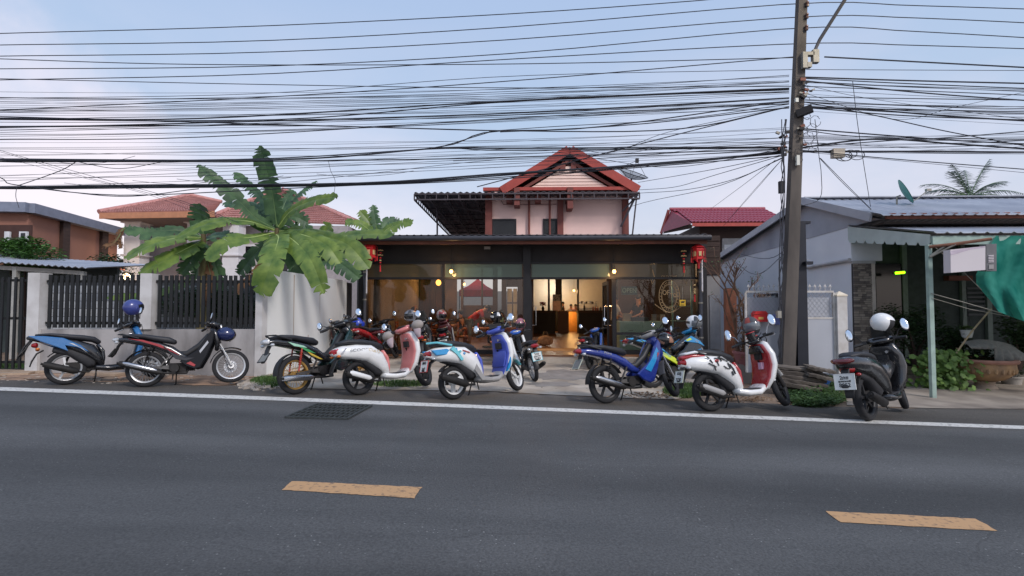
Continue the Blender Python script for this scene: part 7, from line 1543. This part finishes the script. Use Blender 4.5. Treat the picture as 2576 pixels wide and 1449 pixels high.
# blank light box sign on a rusty arm
sg = thing('blank_sign_box', tuple(D(2435,653,yn-.5)), 0, 'blank white sign box with peeling top film on a rusty arm', 'sign'); o0 = V(sg.location)
def q5(x, y, d=-.5): return D(x, y, yn+d)-o0
A5, B5, C5, D5 = q5(2391,628), q5(2479,619), q5(2479,679), q5(2392,686); SGW = M('blank_sign_white',(206,198,200),.5,var=.03,scale=2)
def slab(Pq, th, name, mat): n_ = len(Pq); mb = MB(); mb.add([tuple(p) for p in Pq]+[tuple(p+V((0,th,0))) for p in Pq], [tuple(range(n_-1,-1,-1)), tuple(range(n_,2*n_))]+[(i,(i+1)%n_,n_+(i+1)%n_,n_+i) for i in range(n_)]); return mb.build(name, mat, sg, False)
slab([A5,B5,C5,D5], .16, 'panel', SGW); slab([q5(2390,632,-.503),q5(2420,626,-.503),q5(2478,619,-.503),q5(2478,622,-.503),q5(2440,628,-.503),q5(2408,638,-.503),q5(2392,641,-.51)], .004, 'peeling_film', M('lilac_film',(186,172,184),.6))
slab([q5(2481,614),q5(2507,613),q5(2507,682),q5(2481,681)], .14, 'side_unit', M('grey_side_unit',(104,104,106),.6))
for k in range(5): slab([q5(2487,642+k*4,-.515),q5(2500,641.5+k*4,-.515),q5(2500,643.5+k*4,-.515),q5(2487,644+k*4,-.515)], .012, 'vent_slat', SGW)
slab([q5(2488,666,-.515),q5(2500,665,-.515),q5(2500,676,-.515),q5(2488,677,-.515)], .012, 'speaker_disc', GRYP)
mb = MB(); mb.tube([q5(2338,621,-.05), q5(2400,614,-.3), q5(2494,601,-.5)], .03, 8); mb.build('arm', M('rusty_arm',(122,84,66),.85,var=.25,scale=6), sg); MB().tube([q5(2339,647,-.05), q5(2404,614,-.32)], .018, 6).tube([q5(2340,645,-.05), q5(2378,618,-.2)], .022, 6).build('brace', GREYP, sg)

# ================================================================== cafe front details
LRED = M('lantern_red', (206,36,44), .6, var=.1)
GOLDP = M('lantern_gold', (206,180,130), .5)
def lantern(x, y, d, label):
    u_, z_ = SF.px(x, y, d); t = thing('red_lantern', tuple(SF.w(u_, d, z_)), SF.a, label, 'lantern', 'red paper lanterns'); n6 = 6
    MB().lathe([(.05,.17),(.14,.17),(.17,.10),(.15,.10),(.14,-.12),(.17,-.12),(.17,-.16),(.10,-.17),(.10,-.2)], n=6).build('body', LRED, t, False); MB().lathe([(0,.27),(.06,.26),(.12,.22),(.2,.17),(.14,.17)], n=6).build('roof', LRED, t, False)
    for k in range(6):
        a = k*math.pi/3; p = V((.2*math.cos(a), .2*math.sin(a), .15)); MB().tube([p, p+V((0,0,-.3))], .006, 4).cyl(p+V((0,0,-.28)), p+V((0,0,-.40)), .018, n=6).build('tassel', LRED, t)
        a2 = a+math.pi/6; mb = MB(); mb.box((.142*math.cos(a2), .142*math.sin(a2), -.01), (.012,.07,.13), Matrix.Rotation(a2,3,'Z')); mb.build('gold_character', GOLDP, t, False)
    MB().cyl((0,0,-.2),(0,0,-.42),.03,n=8).build('centre_tassel', LRED, t); MB().cyl((0,0,.26),(0,0,.5),.005,n=4).build('cord', BLACK, t)
lantern(931, 634, -.7, 'red lantern hanging at the left end of the cafe eave'); lantern(1757, 638, -.7, 'red lantern hanging at the right end of the cafe eave')
def ornament(x, y, d, L_, label, pale=False):
    u_, z_ = SF.px(x, y, d); t = thing('hanging_ornament', tuple(SF.w(u_, d, z_)), SF.a, label, 'ornament', 'hanging bead ornaments'); MB().cyl((0,0,.25),(0,0,-L_),.004,n=4).build('string', BLACK, t)
    if not pale:
        for z2 in (0, -.14): 
            mb = MB()
            for k in range(9): a = k*.7; mb.ell((.055*math.cos(a), .055*math.sin(a), z2+.01*(k % 2)), (.03,.03,.014), 6, 4)
            mb.build('flower', GOLDP, t)
    for z2, m_ in ((-.07,LRED),(-.21,LRED),(-.28,GOLDP),(-.34,LRED)): MB().ell((0,0,z2*L_/.6),(.032,.032,.022),8,5).build('bead', GOLDP if pale else m_, t)
    MB().lathe([(0,0),(.016,-.01),(.022,-.2),(0,-.2)], V((0,0,-L_*.66)), None, 8).build('tassel', LRED, t)
ornament(957, 630, -.6, .62, 'gold and red bead ornament beside the left lantern'); ornament(1720, 632, -.6, .62, 'gold and red bead ornament beside the right lantern'); ornament(1747, 712, -.55, .5, 'pale bead ornament below the right lantern', True)
for x, ya, yb, lab in ((922,655,740,'white tube lamp fixed upright at the left cafe column'),(1767,618,735,'white tube lamp fixed upright at the right cafe column')):
    u_, z_ = SF.px(x, yb, -.45); z2 = SF.Z(x, ya, -.45); t = thing('tube_lamp', tuple(SF.w(u_, -.45, z_)), SF.a, lab, 'lamp'); MB().cyl((0,0,.03),(0,0,z2-z_-.03),.02,n=8).build('tube', M('white_tube',(230,228,232),.4), t); MB().cyl((0,0,0),(0,0,.03),.022,n=8).cyl((0,0,z2-z_-.03),(0,0,z2-z_),.022,n=8).build('cap', GREYP, t)
u_, z_ = SF.px(1762, 760, -.2); dp = thing('downpipe', tuple(SF.w(u_, -.22, -.4)), SF.a, 'dark grey rain downpipe at the right cafe column', 'pipe'); MB().cyl((0,0,0),(0,0,zs+.3),.055,n=14).build('pipe', GUT, dp); [MB().lathe([(.055,-.02),(.065,-.02),(.065,.02),(.055,.02)], (0,0,z2), None, 14).build('clip', GREYP, dp) for z2 in (.9,1.9,2.8)]
u_, z_ = SF.px(918, 760, -.2); dp = thing('downpipe', tuple(SF.w(u_, -.22, -.2)), SF.a, 'dark grey rain downpipe at the left cafe column', 'pipe'); MB().cyl((0,0,0),(0,0,zs+.1),.05,n=14).build('pipe', GUT, dp); [MB().lathe([(.05,-.02),(.06,-.02),(.06,.02),(.05,.02)], (0,0,z2), None, 14).build('clip', GREYP, dp) for z2 in (.8,1.8,2.6)]
u_, z_ = SF.px(1226, 624, -.1); t = thing('flood_light', tuple(SF.w(u_, -.1, z_)), SF.a, 'small grey flood light on the dark cafe fascia', 'lamp'); MB().bx(-.1,.1,-.06,.0,-.05,.05).build('housing', DGR, t, False); MB().bx(-.085,.085,-.065,-.061,-.038,.038).build('lens', GRYP, t, False)
u_, z_ = SF.px(1717, 762, -.13); t = thing('yellow_sign', tuple(SF.w(u_, -.13, z_)), SF.a, 'small yellow sign with black picture on the cafe column', 'sign'); MB().bx(-.085,.085,-.01,.0,-.09,.09).build('board', M('sign_yellow',(216,176,50),.5), t, False); mb = MB(); mb.ell((0,-.012,.025),(.05,.003,.028),10,6).ell((.04,-.012,.04),(.022,.003,.018),8,5).bx(-.04,-.025,-.014,-.011,-.01,.01).bx(.02,.035,-.014,-.011,-.01,.01); mb.build('picture', INK, t); MB().bx(-.05,.05,-.014,-.0105,-.07,-.05).build('print', INK, t, False); MB().cyl((0,0,.09),(0,0,.5),.008,n=5).build('cable', GREYP, t)
# emblem and lettering on the right pane
CREAM = M('glass_lettering_cream', (172,146,108), .5); uc, zc_ = SF.px(1684, 745, -.02); em = thing('glass_emblem', tuple(SF.w(uc, -.012, zc_)), SF.a, 'cream oval emblem with ring and lettering on the right pane', 'emblem')
mb = MB()
for r0, r1, k0, k1 in ((.36,.375,0,64),(.27,.282,0,64),(.25,.255,0,64)):
    vs = []
    for k in range(65): a = k/64*6.283; vs += [(r0*.82*math.cos(a), 0, r0*1.28*math.sin(a)), (r1*.82*math.cos(a), 0, r1*1.28*math.sin(a))]
    mb.add(vs, [(2*k,2*k+2,2*k+3,2*k+1) for k in range(64)])
mb.build('ring', CREAM, em, False); mb = MB()
for k in range(26):
    a = k/26*6.283; p = V((.317*.82*math.cos(a), 0, .317*1.28*math.sin(a))); mb.box(p, (.012,.002,.05), Matrix.Rotation(-a+math.pi/2+.5*(k % 3),3,'Y'))
mb.build('ring_marks', CREAM, em, False)
text('OLD TIME', .13, 'emblem_text', CREAM, em, (0,-.002,.56), (R(90),0,0), .8); text('OF', .2, 'emblem_text', CREAM, em, (-.10,-.002,.10), (R(90),0,0), .8); text('TO', .16, 'emblem_text', CREAM, em, (.12,-.002,.02), (R(90),0,0), .8); mb = MB()
for s_ in (-1, 1):
    mb.tube([(s_*.48,-.002,.78),(s_*.42,-.002,.5),(s_*.5,-.002,.36),(s_*.54,-.002,.52)], .012, 4)
    for k in range(5): mb.box((s_*(.12+.07*k), -.002, -.46+.05*k), (.012,.002,.09), Matrix.Rotation(s_*.7,3,'Y'))
mb.build('flourish', CREAM, em, False)
u_, z_ = SF.px(1583, 731, .5); t = thing('open_sign', tuple(SF.w(u_, .5, z_)), SF.a, 'dark green board reading OPEN behind the right pane', 'sign'); MB().bx(-.24,.24,0,.02,-.13,.13).build('board', M('teal_board',(34,62,62),.6,rgb2=(70,104,100),scale=3,stretch=(3,1,6),lo=.5,hi=.58), t, False); text('OPEN', .2, 'lettering', M('chalk_green',(190,214,190),.6,emit=.0), t, (.0,-.006,0), (R(90),0,0), .85)
# ================================================================== inside the cafe: furniture and people
def table(x, y, v, L_, label, dep=.7):
    u_, z_ = SF.px(x, y, v); h_ = z_-ZF; t = thing('wooden_table', tuple(SF.w(u_, v, ZF)), SF.a, label, 'table', 'cafe tables'); MB().bx(-L_/2,L_/2,-dep/2,dep/2,h_-.04,h_).build('top', WOODO, t, False); MB().bx(-L_/2+.05,L_/2-.05,-dep/2+.05,dep/2-.05,h_-.12,h_-.041).build('apron', WOODO, t, False)
    for sx in (-1,1):
        for sy in (-1,1): MB().bx(sx*(L_/2-.06)-.03, sx*(L_/2-.06)+.03, sy*(dep/2-.06)-.03, sy*(dep/2-.06)+.03, 0, h_-.121).build('leg', WOODO, t, False)
def chair(x, v, face, label, mat=WOODO):
    u_ = SF.U(x, 850, v); t = thing('wooden_chair', tuple(SF.w(u_, v, ZF)), SF.a+face, label, 'chair', 'cafe chairs'); MB().bx(-.2,.2,-.2,.2,.42,.46).build('seat', mat, t, False)
    for sx in (-1,1):
        for sy in (-1,1): MB().bx(sx*.17-.018, sx*.17+.018, sy*.17-.018, sy*.17+.018, 0, .419 if sx > 0 else .9).build('leg', mat, t, False)
    for z_ in (.6,.74,.86): MB().bx(-.185,-.165,-.15,.15,z_-.03,z_+.03).build('back_slat', mat, t, False)
table(1075, 829, 2.6, 1.2, 'orange wooden table furthest left behind the smoked pane'); table(1215, 824, 1.9, 1.3, 'long orange wooden table behind the red shirted person'); table(1295, 824, 2.3, .8, 'orange wooden table beside the middle cafe column')
chair(1165, 1.4, 0, 'wooden chair at the left end of the long table'); chair(1270, 1.5, math.pi, 'wooden chair at the right end of the long table'); chair(1100, 1.7, math.pi/2, 'wooden chair before the furthest left table'); chair(1010, 2.4, 0, 'wooden chair deep in the left corner')
for x, v, r_, c_, h_, lab in ((1112,2.4,.03,(120,70,40),.12,'small brown cup on the left table'),(1240,1.8,.035,(120,190,180),.07,'mint green cup on the long table'),(1285,2.2,.035,(196,200,200),.12,'pale cup on the table by the column'),(1203,1.8,.03,(190,60,40),.16,'red sauce bottle on the long table')):
    u_, z_ = SF.px(x, 823, v); p = SF.w(u_, v, ZF+.73); o = MB().lathe([(0,0),(r_,0),(r_*1.1,h_*.8),(r_*.6,h_),(0,h_)], n=12).build('cup' if 'cup' in lab else 'sauce_bottle', M('cup_%d' % x, c_, .4), None); o.location = (p.x, p.y, SF.Z(x, 824, v)-.0); tag(o, lab, 'cup' if 'cup' in lab else 'bottle')
# pale green drawer cabinet behind the right pane
PG = M('pale_green_cabinet', (196,220,202), .5, var=.06, scale=2); ua, ub = SF.U(1559,840,.35), SF.U(1668,840,.35); zt_ = SF.Z(1600,811,.35); dc_ = thing('drawer_cabinet', tuple(SF.w(ua, .35, ZF)), SF.a, 'pale green drawer cabinet standing behind the right pane', 'cabinet'); W_ = ub-ua; H_ = zt_-ZF
MB().bx(0,W_,0,.5,0,H_).build('body', PG, dc_, False); MB().bx(-.02,W_+.02,-.02,.52,H_+.001,H_+.03).build('top', PG, dc_, False)
for i in range(2):
    for j in range(3):
        x0, x1 = W_*i/2+.03, W_*(i+1)/2-.03; z0, z1 = H_*j/3+.03, H_*(j+1)/3-.03; d = MB().bx(x0,x1,-.025,-.001,z0,z1).build('drawer', PG, dc_, False); MB().bx((x0+x1)/2-.07,(x0+x1)/2+.07,-.045,-.026,z0+.03,z0+.05).build('handle', GREYP, d, False)
def boxthing(nm, x, v, zb, w_, d_, h_, mat, label, cat, extra=None):
    u_ = SF.U(x, 800, v); t = thing(nm, tuple(SF.w(u_, v, zb)), SF.a, label, cat); MB().bx(-w_/2,w_/2,-d_/2,d_/2,0,h_).build('body', mat, t, False); MB().bx(-w_/2-.006,w_/2+.006,-d_/2-.006,d_/2+.006,h_+.001,h_+.012).build('lid', mat, t, False); return t
CARD = M('carton', (186,160,130), .8); TRAY = M('dark_tray', (40,50,46), .5)
boxthing('dark_tray', 1608, .6, zt_+.03, .5, .3, .11, TRAY, 'dark food tray before the man in black', 'tray'); boxthing('carton', 1578, .75, zt_+.03, .25, .2, .22, CARD, 'beige carton on the green cabinet', 'carton'); tt = boxthing('white_card', 1667, .55, zt_+.03, .14, .05, .2, M('card_white',(220,206,184),.6), 'white card with a red ring by the right pane', 'card')
mb = MB(); vs = []
for k in range(25): a = k/24*6.283; vs += [(.03*math.cos(a),-.028,.1+.035*math.sin(a)),(.042*math.cos(a),-.028,.1+.048*math.sin(a))]
mb.add(vs, [(2*k,2*k+2,2*k+3,2*k+1) for k in range(24)]); mb.build('red_ring', LRED, tt, False)
boxthing('small_bin', 1645, .6, zt_+.03, .12, .12, .2, GRYP, 'small grey can beside the white card', 'can'); st_ = thing('stool_cushion', tuple(SF.w(SF.U(1660,800,2.2), 2.2, ZF)), SF.a, 'round dark chair back deep behind the right pane', 'chair'); MB().ell((0,0,.85),(.32,.08,.3)).build('backrest', DGR, st_); MB().cyl((0,0,0),(0,0,.6),.04).build('post', BLACK, st_)
# glass showcase edge
sc2 = thing('glass_showcase', tuple(SF.w(SF.U(1716,800,.5), .5, ZF)), SF.a, 'tall glass showcase with pale green edges at the right column', 'showcase'); Wc = SF.U(1738,800,.5)-SF.U(1690,800,.5); Hc = SF.Z(1715,706,.5)-ZF; EDG = M('glass_edge_green',(150,190,176),.3)
for sx in (-1,1): MB().bx(sx*Wc/2-.02,sx*Wc/2+.02,-.02,.02,0,Hc).build('edge', EDG, sc2, False)
MB().bx(-Wc/2+.02,Wc/2-.02,-.01,.01,Hc-.16,Hc).build('header', CREAM, sc2, False)
for z_ in (.5,.95,1.4): MB().bx(-Wc/2+.02,Wc/2-.02,0,.4,z_,z_+.02).build('shelf', EDG, sc2, False)
# bar clutter
for i, (x, r_, h_, c_, lab) in enumerate(((1492,.04,.24,(170,60,40),'first red sauce bottle on the right bar counter'),(1498,.04,.26,(190,80,50),'second red sauce bottle on the right bar counter'),(1504,.04,.24,(180,60,40),'third red sauce bottle on the right bar counter'),(1470,.05,.36,(50,36,30),'tall dark pepper mill on the right bar counter'),(1511,.05,.2,(60,40,34),'dark jar at the end of the right bar counter'))):
    p = SF.w(SF.U(x,780,12.5), 12.5, SF.Z(1400,781,12.2)); o = MB().lathe([(0,0),(r_,0),(r_,h_*.6),(r_*.4,h_*.8),(r_*.4,h_),(0,h_)], n=12).build('counter_bottle', M('bottle_%d' % i, c_, .35), None); o.location = p; tag(o, lab, 'bottle')
p = SF.w(SF.U(1366,770,12.5), 12.5, SF.Z(1400,781,12.2)); fl = thing('flower_vase', tuple(p), 0, 'dark vase of red flowers on the left bar counter', 'vase'); MB().lathe([(0,0),(.06,0),(.08,.1),(.05,.2),(.06,.22)], n=12).build('vase', BLACKW, fl); foliage((0,0,.36), (.2,.15,.14), 220, .05, M('red_petals',(150,50,44),.7), 'flowers', fl)
mcp = SF.w(SF.U(1400,775,12.4), 12.4, SF.Z(1400,781,12.2)); mc = thing('coffee_machine', tuple(mcp), SF.a, 'pale coffee machine with a board on top by the dark post', 'machine'); MB().bx(-.2,.2,-.2,.2,0,.5).build('body', M('pink_grey_metal',(176,140,120),.4,.3), mc, False); MB().bx(-.2,.2,-.03,.03,.501,.85).build('menu_board', M('board_print',(90,100,104),.5,rgb2=(170,170,160),scale=14,lo=.45,hi=.55), mc, False); MB().cyl((-.1,-.22,.2),(-.1,-.3,.18),.02).build('spout', STEEL, mc)
rk = thing('wire_rack', tuple(SF.w(SF.U(1478,770,vk+1.6), vk+1.6, ZF)), SF.a, 'chrome wire rack with pans in the far kitchen', 'rack')
for sx in (-1,1):
    for sy in (0,1): MB().cyl((sx*.55,sy*.4,0),(sx*.55,sy*.4,1.75),.018,n=6).build('post', STEEL, rk)
for z_ in (.9,1.3,1.6): MB().bx(-.55,.55,0,.4,z_,z_+.025).build('shelf', STEEL, rk, False)
for i, x_ in enumerate((-.35,-.1,.25)): MB().lathe([(0,0),(.11,0),(.13,.12),(.12,.12)], V((x_,.2,1.63)), Matrix.Rotation(.3*(i-1),3,'Y'), 14).build('pan', STEEL, rk)
bg2 = thing('paper_bag', tuple(SF.w(SF.U(1372,830,3.2), 3.2, ZF)), SF.a+.3, 'crumpled pale shopping bag on the floor inside the door', 'bag'); mb = MB(); mb.sweep([(-.18,.18,.14,.16),(0,.2,.17,.19),(.18,.18,.13,.15)], 12, 3); mb.build('bag', M('bag_paper',(176,140,104),.8,rgb2=(120,86,60),scale=9), bg2); MB().tube([(-.1,0,.36),(-.06,0,.5),(.06,0,.5),(.1,0,.36)], .008, 5).build('handle', CARD, bg2)
mat_ = MB().bx(-.9,.9,-.5,.5,0,.012).build('floor_mat', M('tan_mat',(178,140,98),.9), None, False); mat_.location = SF.w(SF.U(1378,860,1.6), 1.6, ZF+.001); tag(mat_, 'tan doormat on the brown cafe floor', 'mat')

SKIN = M('skin', (186,134,104), .6, var=.06); HAIR = M('black_hair', (22,19,18), .6)
J0 = dict(pel=(0,0,.93),spi=(0,0,1.14),che=(.01,0,1.33),nek=(.01,0,1.47),hed=(.03,0,1.60),top=(.03,0,1.68))
def skin(name, jo, ed, rad, mat, parent, root):
    ks = list(jo); me = bpy.data.meshes.new(name); me.from_pydata([jo[k] for k in ks], [(ks.index(a), ks.index(b_)) for a, b_ in ed], []); o = bpy.data.objects.new(name, me); COL.objects.link(o)
    o.modifiers.new('skin', 'SKIN'); sub = o.modifiers.new('sub', 'SUBSURF'); sub.levels = 1; sub.render_levels = 1
    for i, k in enumerate(ks):
        r_ = rad.get(k.rstrip('LR'), rad.get(k, .05)); sv = me.skin_vertices[0].data[i]; sv.radius = r_ if isinstance(r_, tuple) else (r_, r_); sv.use_root = (k == root)
    bpy.context.view_layer.update(); m2 = bpy.data.meshes.new_from_object(o.evaluated_get(bpy.context.evaluated_depsgraph_get())); bpy.data.objects.remove(o); bpy.data.meshes.remove(me)
    m2.name = name; m2.materials.clear(); m2.materials.append(mat); m2.polygons.foreach_set('use_smooth', [True]*len(m2.polygons)); q_ = bpy.data.objects.new(name, m2); COL.objects.link(q_); q_.parent = parent; return q_
def person(label, x, v, face, pose, shirt, trou, hair=HAIR, z0=None, s_=1.0, cap=None, sleeve=True):
    u_ = SF.U(x, 800, v); t = thing('person', tuple(SF.w(u_, v, ZF if z0 is None else z0)), SF.a+face, label, 'person', 'people in the cafe'); t.scale = (s_,)*3
    j = {k: V(p) for k, p in J0.items()}; sit = pose == 'sit'
    for sd, n_ in ((1,'L'),(-1,'R')):
        j['hip'+n_] = V((0,sd*.09,.90)); j['kne'+n_] = V((.03,sd*.10,.50)); j['ank'+n_] = V((0,sd*.10,.09)); j['toe'+n_] = V((.17,sd*.11,.03)); j['sho'+n_] = V((0,sd*.17,1.41)); j['elb'+n_] = V((.0,sd*.23,1.13)); j['wri'+n_] = V((.10,sd*.22,.90)); j['han'+n_] = V((.13,sd*.215,.82))
    arms = lambda e, w_: [j.__setitem__(k+n_, V((p[0], sd*p[1], p[2]))) for sd, n_ in ((1,'L'),(-1,'R')) for k, p in (('elb',e),('wri',w_),('han',(w_[0]+.08,w_[1],w_[2]-.01)))]
    up_k = ('spi','che','nek','hed','top','shoL','shoR','elbL','elbR','wriL','wriR','hanL','hanR')
    if sit:
        for k in j:
            if k[:3] not in ('kne','ank','toe'): j[k] = j[k] - V((0,0,.44))
        for sd, n_ in ((1,'L'),(-1,'R')): j['kne'+n_] = V((.42,sd*.12,.50)); j['ank'+n_] = V((.42,sd*.12,.09)); j['toe'+n_] = V((.58,sd*.12,.03))
        arms((.12,.22,.74), (.36,.12,.77))
    if pose == 'work': arms((.12,.24,1.14), (.36,.16,1.04))
    if pose == 'drink': 
        for k in j:
            if k[:3] not in ('kne','ank','toe'): j[k] = j[k] - V((0,0,.44))
        for sd, n_ in ((1,'L'),(-1,'R')): j['kne'+n_] = V((.42,sd*.12,.50)); j['ank'+n_] = V((.42,sd*.12,.09)); j['toe'+n_] = V((.58,sd*.12,.03))
        arms((.14,.24,.76), (.36,.14,.78)); j['elbR'] = V((.22,-.28,1.02)); j['wriR'] = V((.20,-.20,1.24)); j['hanR'] = V((.17,-.14,1.30))
    if pose == 'bend':
        piv = j['pel'].copy(); m = Matrix.Rotation(R(52), 3, 'Y')
        for k in up_k: j[k] = piv + m @ (j[k]-piv)
        for sd, n_ in ((1,'L'),(-1,'R')): s0 = j['sho'+n_]; j['elb'+n_] = s0+V((.06,sd*.05,-.27)); j['wri'+n_] = s0+V((.22,sd*.0,-.42)); j['han'+n_] = s0+V((.29,0,-.46))
        j['hed'] = j['nek']+V((.12,0,.03)); j['top'] = j['hed']+V((.06,0,.06))
    ed = [('pel','spi'),('spi','che'),('che','nek'),('nek','hed'),('hed','top')]
    for n_ in 'LR': ed += [('pel','hip'+n_),('hip'+n_,'kne'+n_),('kne'+n_,'ank'+n_),('ank'+n_,'toe'+n_),('che','sho'+n_),('sho'+n_,'elb'+n_),('elb'+n_,'wri'+n_),('wri'+n_,'han'+n_)]
    body = skin('body', j, ed, dict(pel=(.13,.10),spi=(.115,.09),che=(.14,.10),nek=.05,hed=(.082,.095),top=.06,hip=.085,kne=.055,ank=.04,toe=.035,sho=.055,elb=.04,wri=.028,han=(.035,.018)), SKIN, t, 'pel')
    for n_, sd in (('L',1),('R',-1)):       # five bent fingers on each hand
        mb = MB(); h_, w_ = j['han'+n_], j['wri'+n_]; d = (h_-w_).normalized(); sdv = d.cross(V((0,0,1))); sdv = sdv.normalized() if sdv.length > .1 else V((0,1,0)); dn2 = sdv.cross(d)
        for k, ln in enumerate((.07,.08,.075,.06)): b0 = h_ + sdv*(.024-.016*k); mb.tube([b0, b0+d*ln*.55, b0+d*ln*.9-dn2*abs(ln)*.35], [.009,.008,.006], 5)
        b0 = w_.lerp(h_,.5); mb.tube([b0, b0+sdv*sd*.035+d*.03, b0+sdv*sd*.04+d*.06], [.011,.009,.007], 5); mb.build('fingers', SKIN, body)
    hp_ = j['hed']; hd = (j['top']-j['nek']).normalized(); fw = V((1,0,0)) if pose != 'bend' else V((.55,0,-.83)); mb = MB(); mb.ell(hp_+fw*.098+V((0,0,.0)), (.016,.014,.02), 6, 5)
    for sd in (-1,1): mb.ell(hp_+V((0,sd*.085,0)), (.02,.01,.03), 6, 5)
    mb.build('nose_and_ears', SKIN, body); mb = MB()
    for sd in (-1,1): mb.ell(hp_+fw*.088+V((0,sd*.033,.02)), (.008,.012,.007), 6, 4)
    mb.bx(hp_.x+fw.x*.09-.002, hp_.x+fw.x*.09+.006, -.025, .025, hp_.z-.055, hp_.z-.048); mb.build('eyes_and_mouth', M('face_dark',(60,36,32),.6), body)
    mb = MB(); mb.ell(hp_+hd*.045-fw*.02, (.098,.092,.098), 14, 9); mb.build('hair', hair, t)
    if cap: MB().ell(hp_+hd*.07, (.105,.1,.07)).sweep([(hp_.x+.06,hp_.z+.06,.07,.01),(hp_.x+.17,hp_.z+.045,.06,.008)], 10).build('cap', cap, t)
    sj = {k: j[k] for k in ('pel','spi','che','shoL','shoR','elbL','elbR')}; sj['nk'] = j['che'].lerp(j['nek'],.6)
    for n_ in 'LR': sj['elb'+n_] = j['sho'+n_].lerp(j['elb'+n_], .75)
    skin('shirt', sj, [('pel','spi'),('spi','che'),('che','nk'),('che','shoL'),('shoL','elbL'),('che','shoR'),('shoR','elbR')], dict(pel=(.15,.12),spi=(.14,.115),che=(.16,.125),nk=.07,sho=.075,elb=.062), shirt, t, 'spi')
    tj = {k: j[k] for k in j if k[:3] in ('pel','hip','kne')}
    for n_ in 'LR': tj['ank'+n_] = j['ank'+n_]+V((0,0,.03)) if trou[1] else j['kne'+n_].lerp(j['ank'+n_], .08)
    skin('trousers', tj, [('pel','hipL'),('pel','hipR')]+[e for n_ in 'LR' for e in (('hip'+n_,'kne'+n_),('kne'+n_,'ank'+n_))], dict(pel=(.14,.115),hip=.1,kne=.075,ank=.055), trou[0], t, 'pel')
    mb = MB()
    for n_ in 'LR': mb.sweep([(j['ank'+n_].x-.05,.04,.05,.04),(j['toe'+n_].x-.05,.035,.05,.035),(j['toe'+n_].x+.06,.03,.04,.025)], 10, 2.6, j['toe'+n_].y)
    mb.build('shoes', BLACKW, t); return t
cloth = lambda n, c: M('cloth_'+n, c, .85, var=.12, scale=9)
person('person in a red jacket and pale shorts bending over the long table', 1180, .9, 0.05, 'bend', cloth('red',(226,60,44)), (cloth('khaki',(150,140,124)),False), s_=1.02)
person('person in a black shirt working behind the green cabinet', 1608, 1.5, math.pi+.5, 'work', cloth('black',(28,28,30)), (cloth('black2',(34,34,36)),True), s_=1.03)
person('person in a white shirt standing by the door post', 1546, 1.3, .2, 'work', cloth('white',(214,206,198)), (cloth('black2',(34,34,36)),True), s_=1.0)
person('seated person in black with folded arms at the left table', 1106, 3.3, -1.4, 'sit', cloth('black',(28,28,30)), (cloth('black2',(34,34,36)),True))
person('seated person in pale top raising an arm in the left corner', 1040, 3.0, -.4, 'drink', cloth('sand',(176,150,120)), (cloth('black2',(34,34,36)),True), s_=1.08)
person('seated person in a black tee beside the maroon scooter helmet', 1160, 2.2, math.pi-.3, 'sit', cloth('black',(28,28,30)), (cloth('khaki',(150,140,124)),True))
person('seated person in a mint green shirt by the middle column', 1262, 2.6, math.pi+.3, 'sit', cloth('mint',(130,170,150)), (cloth('black2',(34,34,36)),True))
person('kitchen worker in black cap standing by the dark post', 1417, vk+1.0, math.pi, 'work', cloth('black',(28,28,30)), (cloth('black2',(34,34,36)),True), cap=cloth('black',(28,28,30)))
person('left one of two short kitchen workers behind the gap', 1437, vk+1.2, math.pi*1.3, 'work', cloth('sand',(176,150,120)), (cloth('black2',(34,34,36)),True), s_=.92)
person('right one of two short kitchen workers behind the gap', 1448, vk+1.0, math.pi*1.4, 'work', cloth('pink',(190,140,130)), (cloth('black2',(34,34,36)),True), s_=.92)
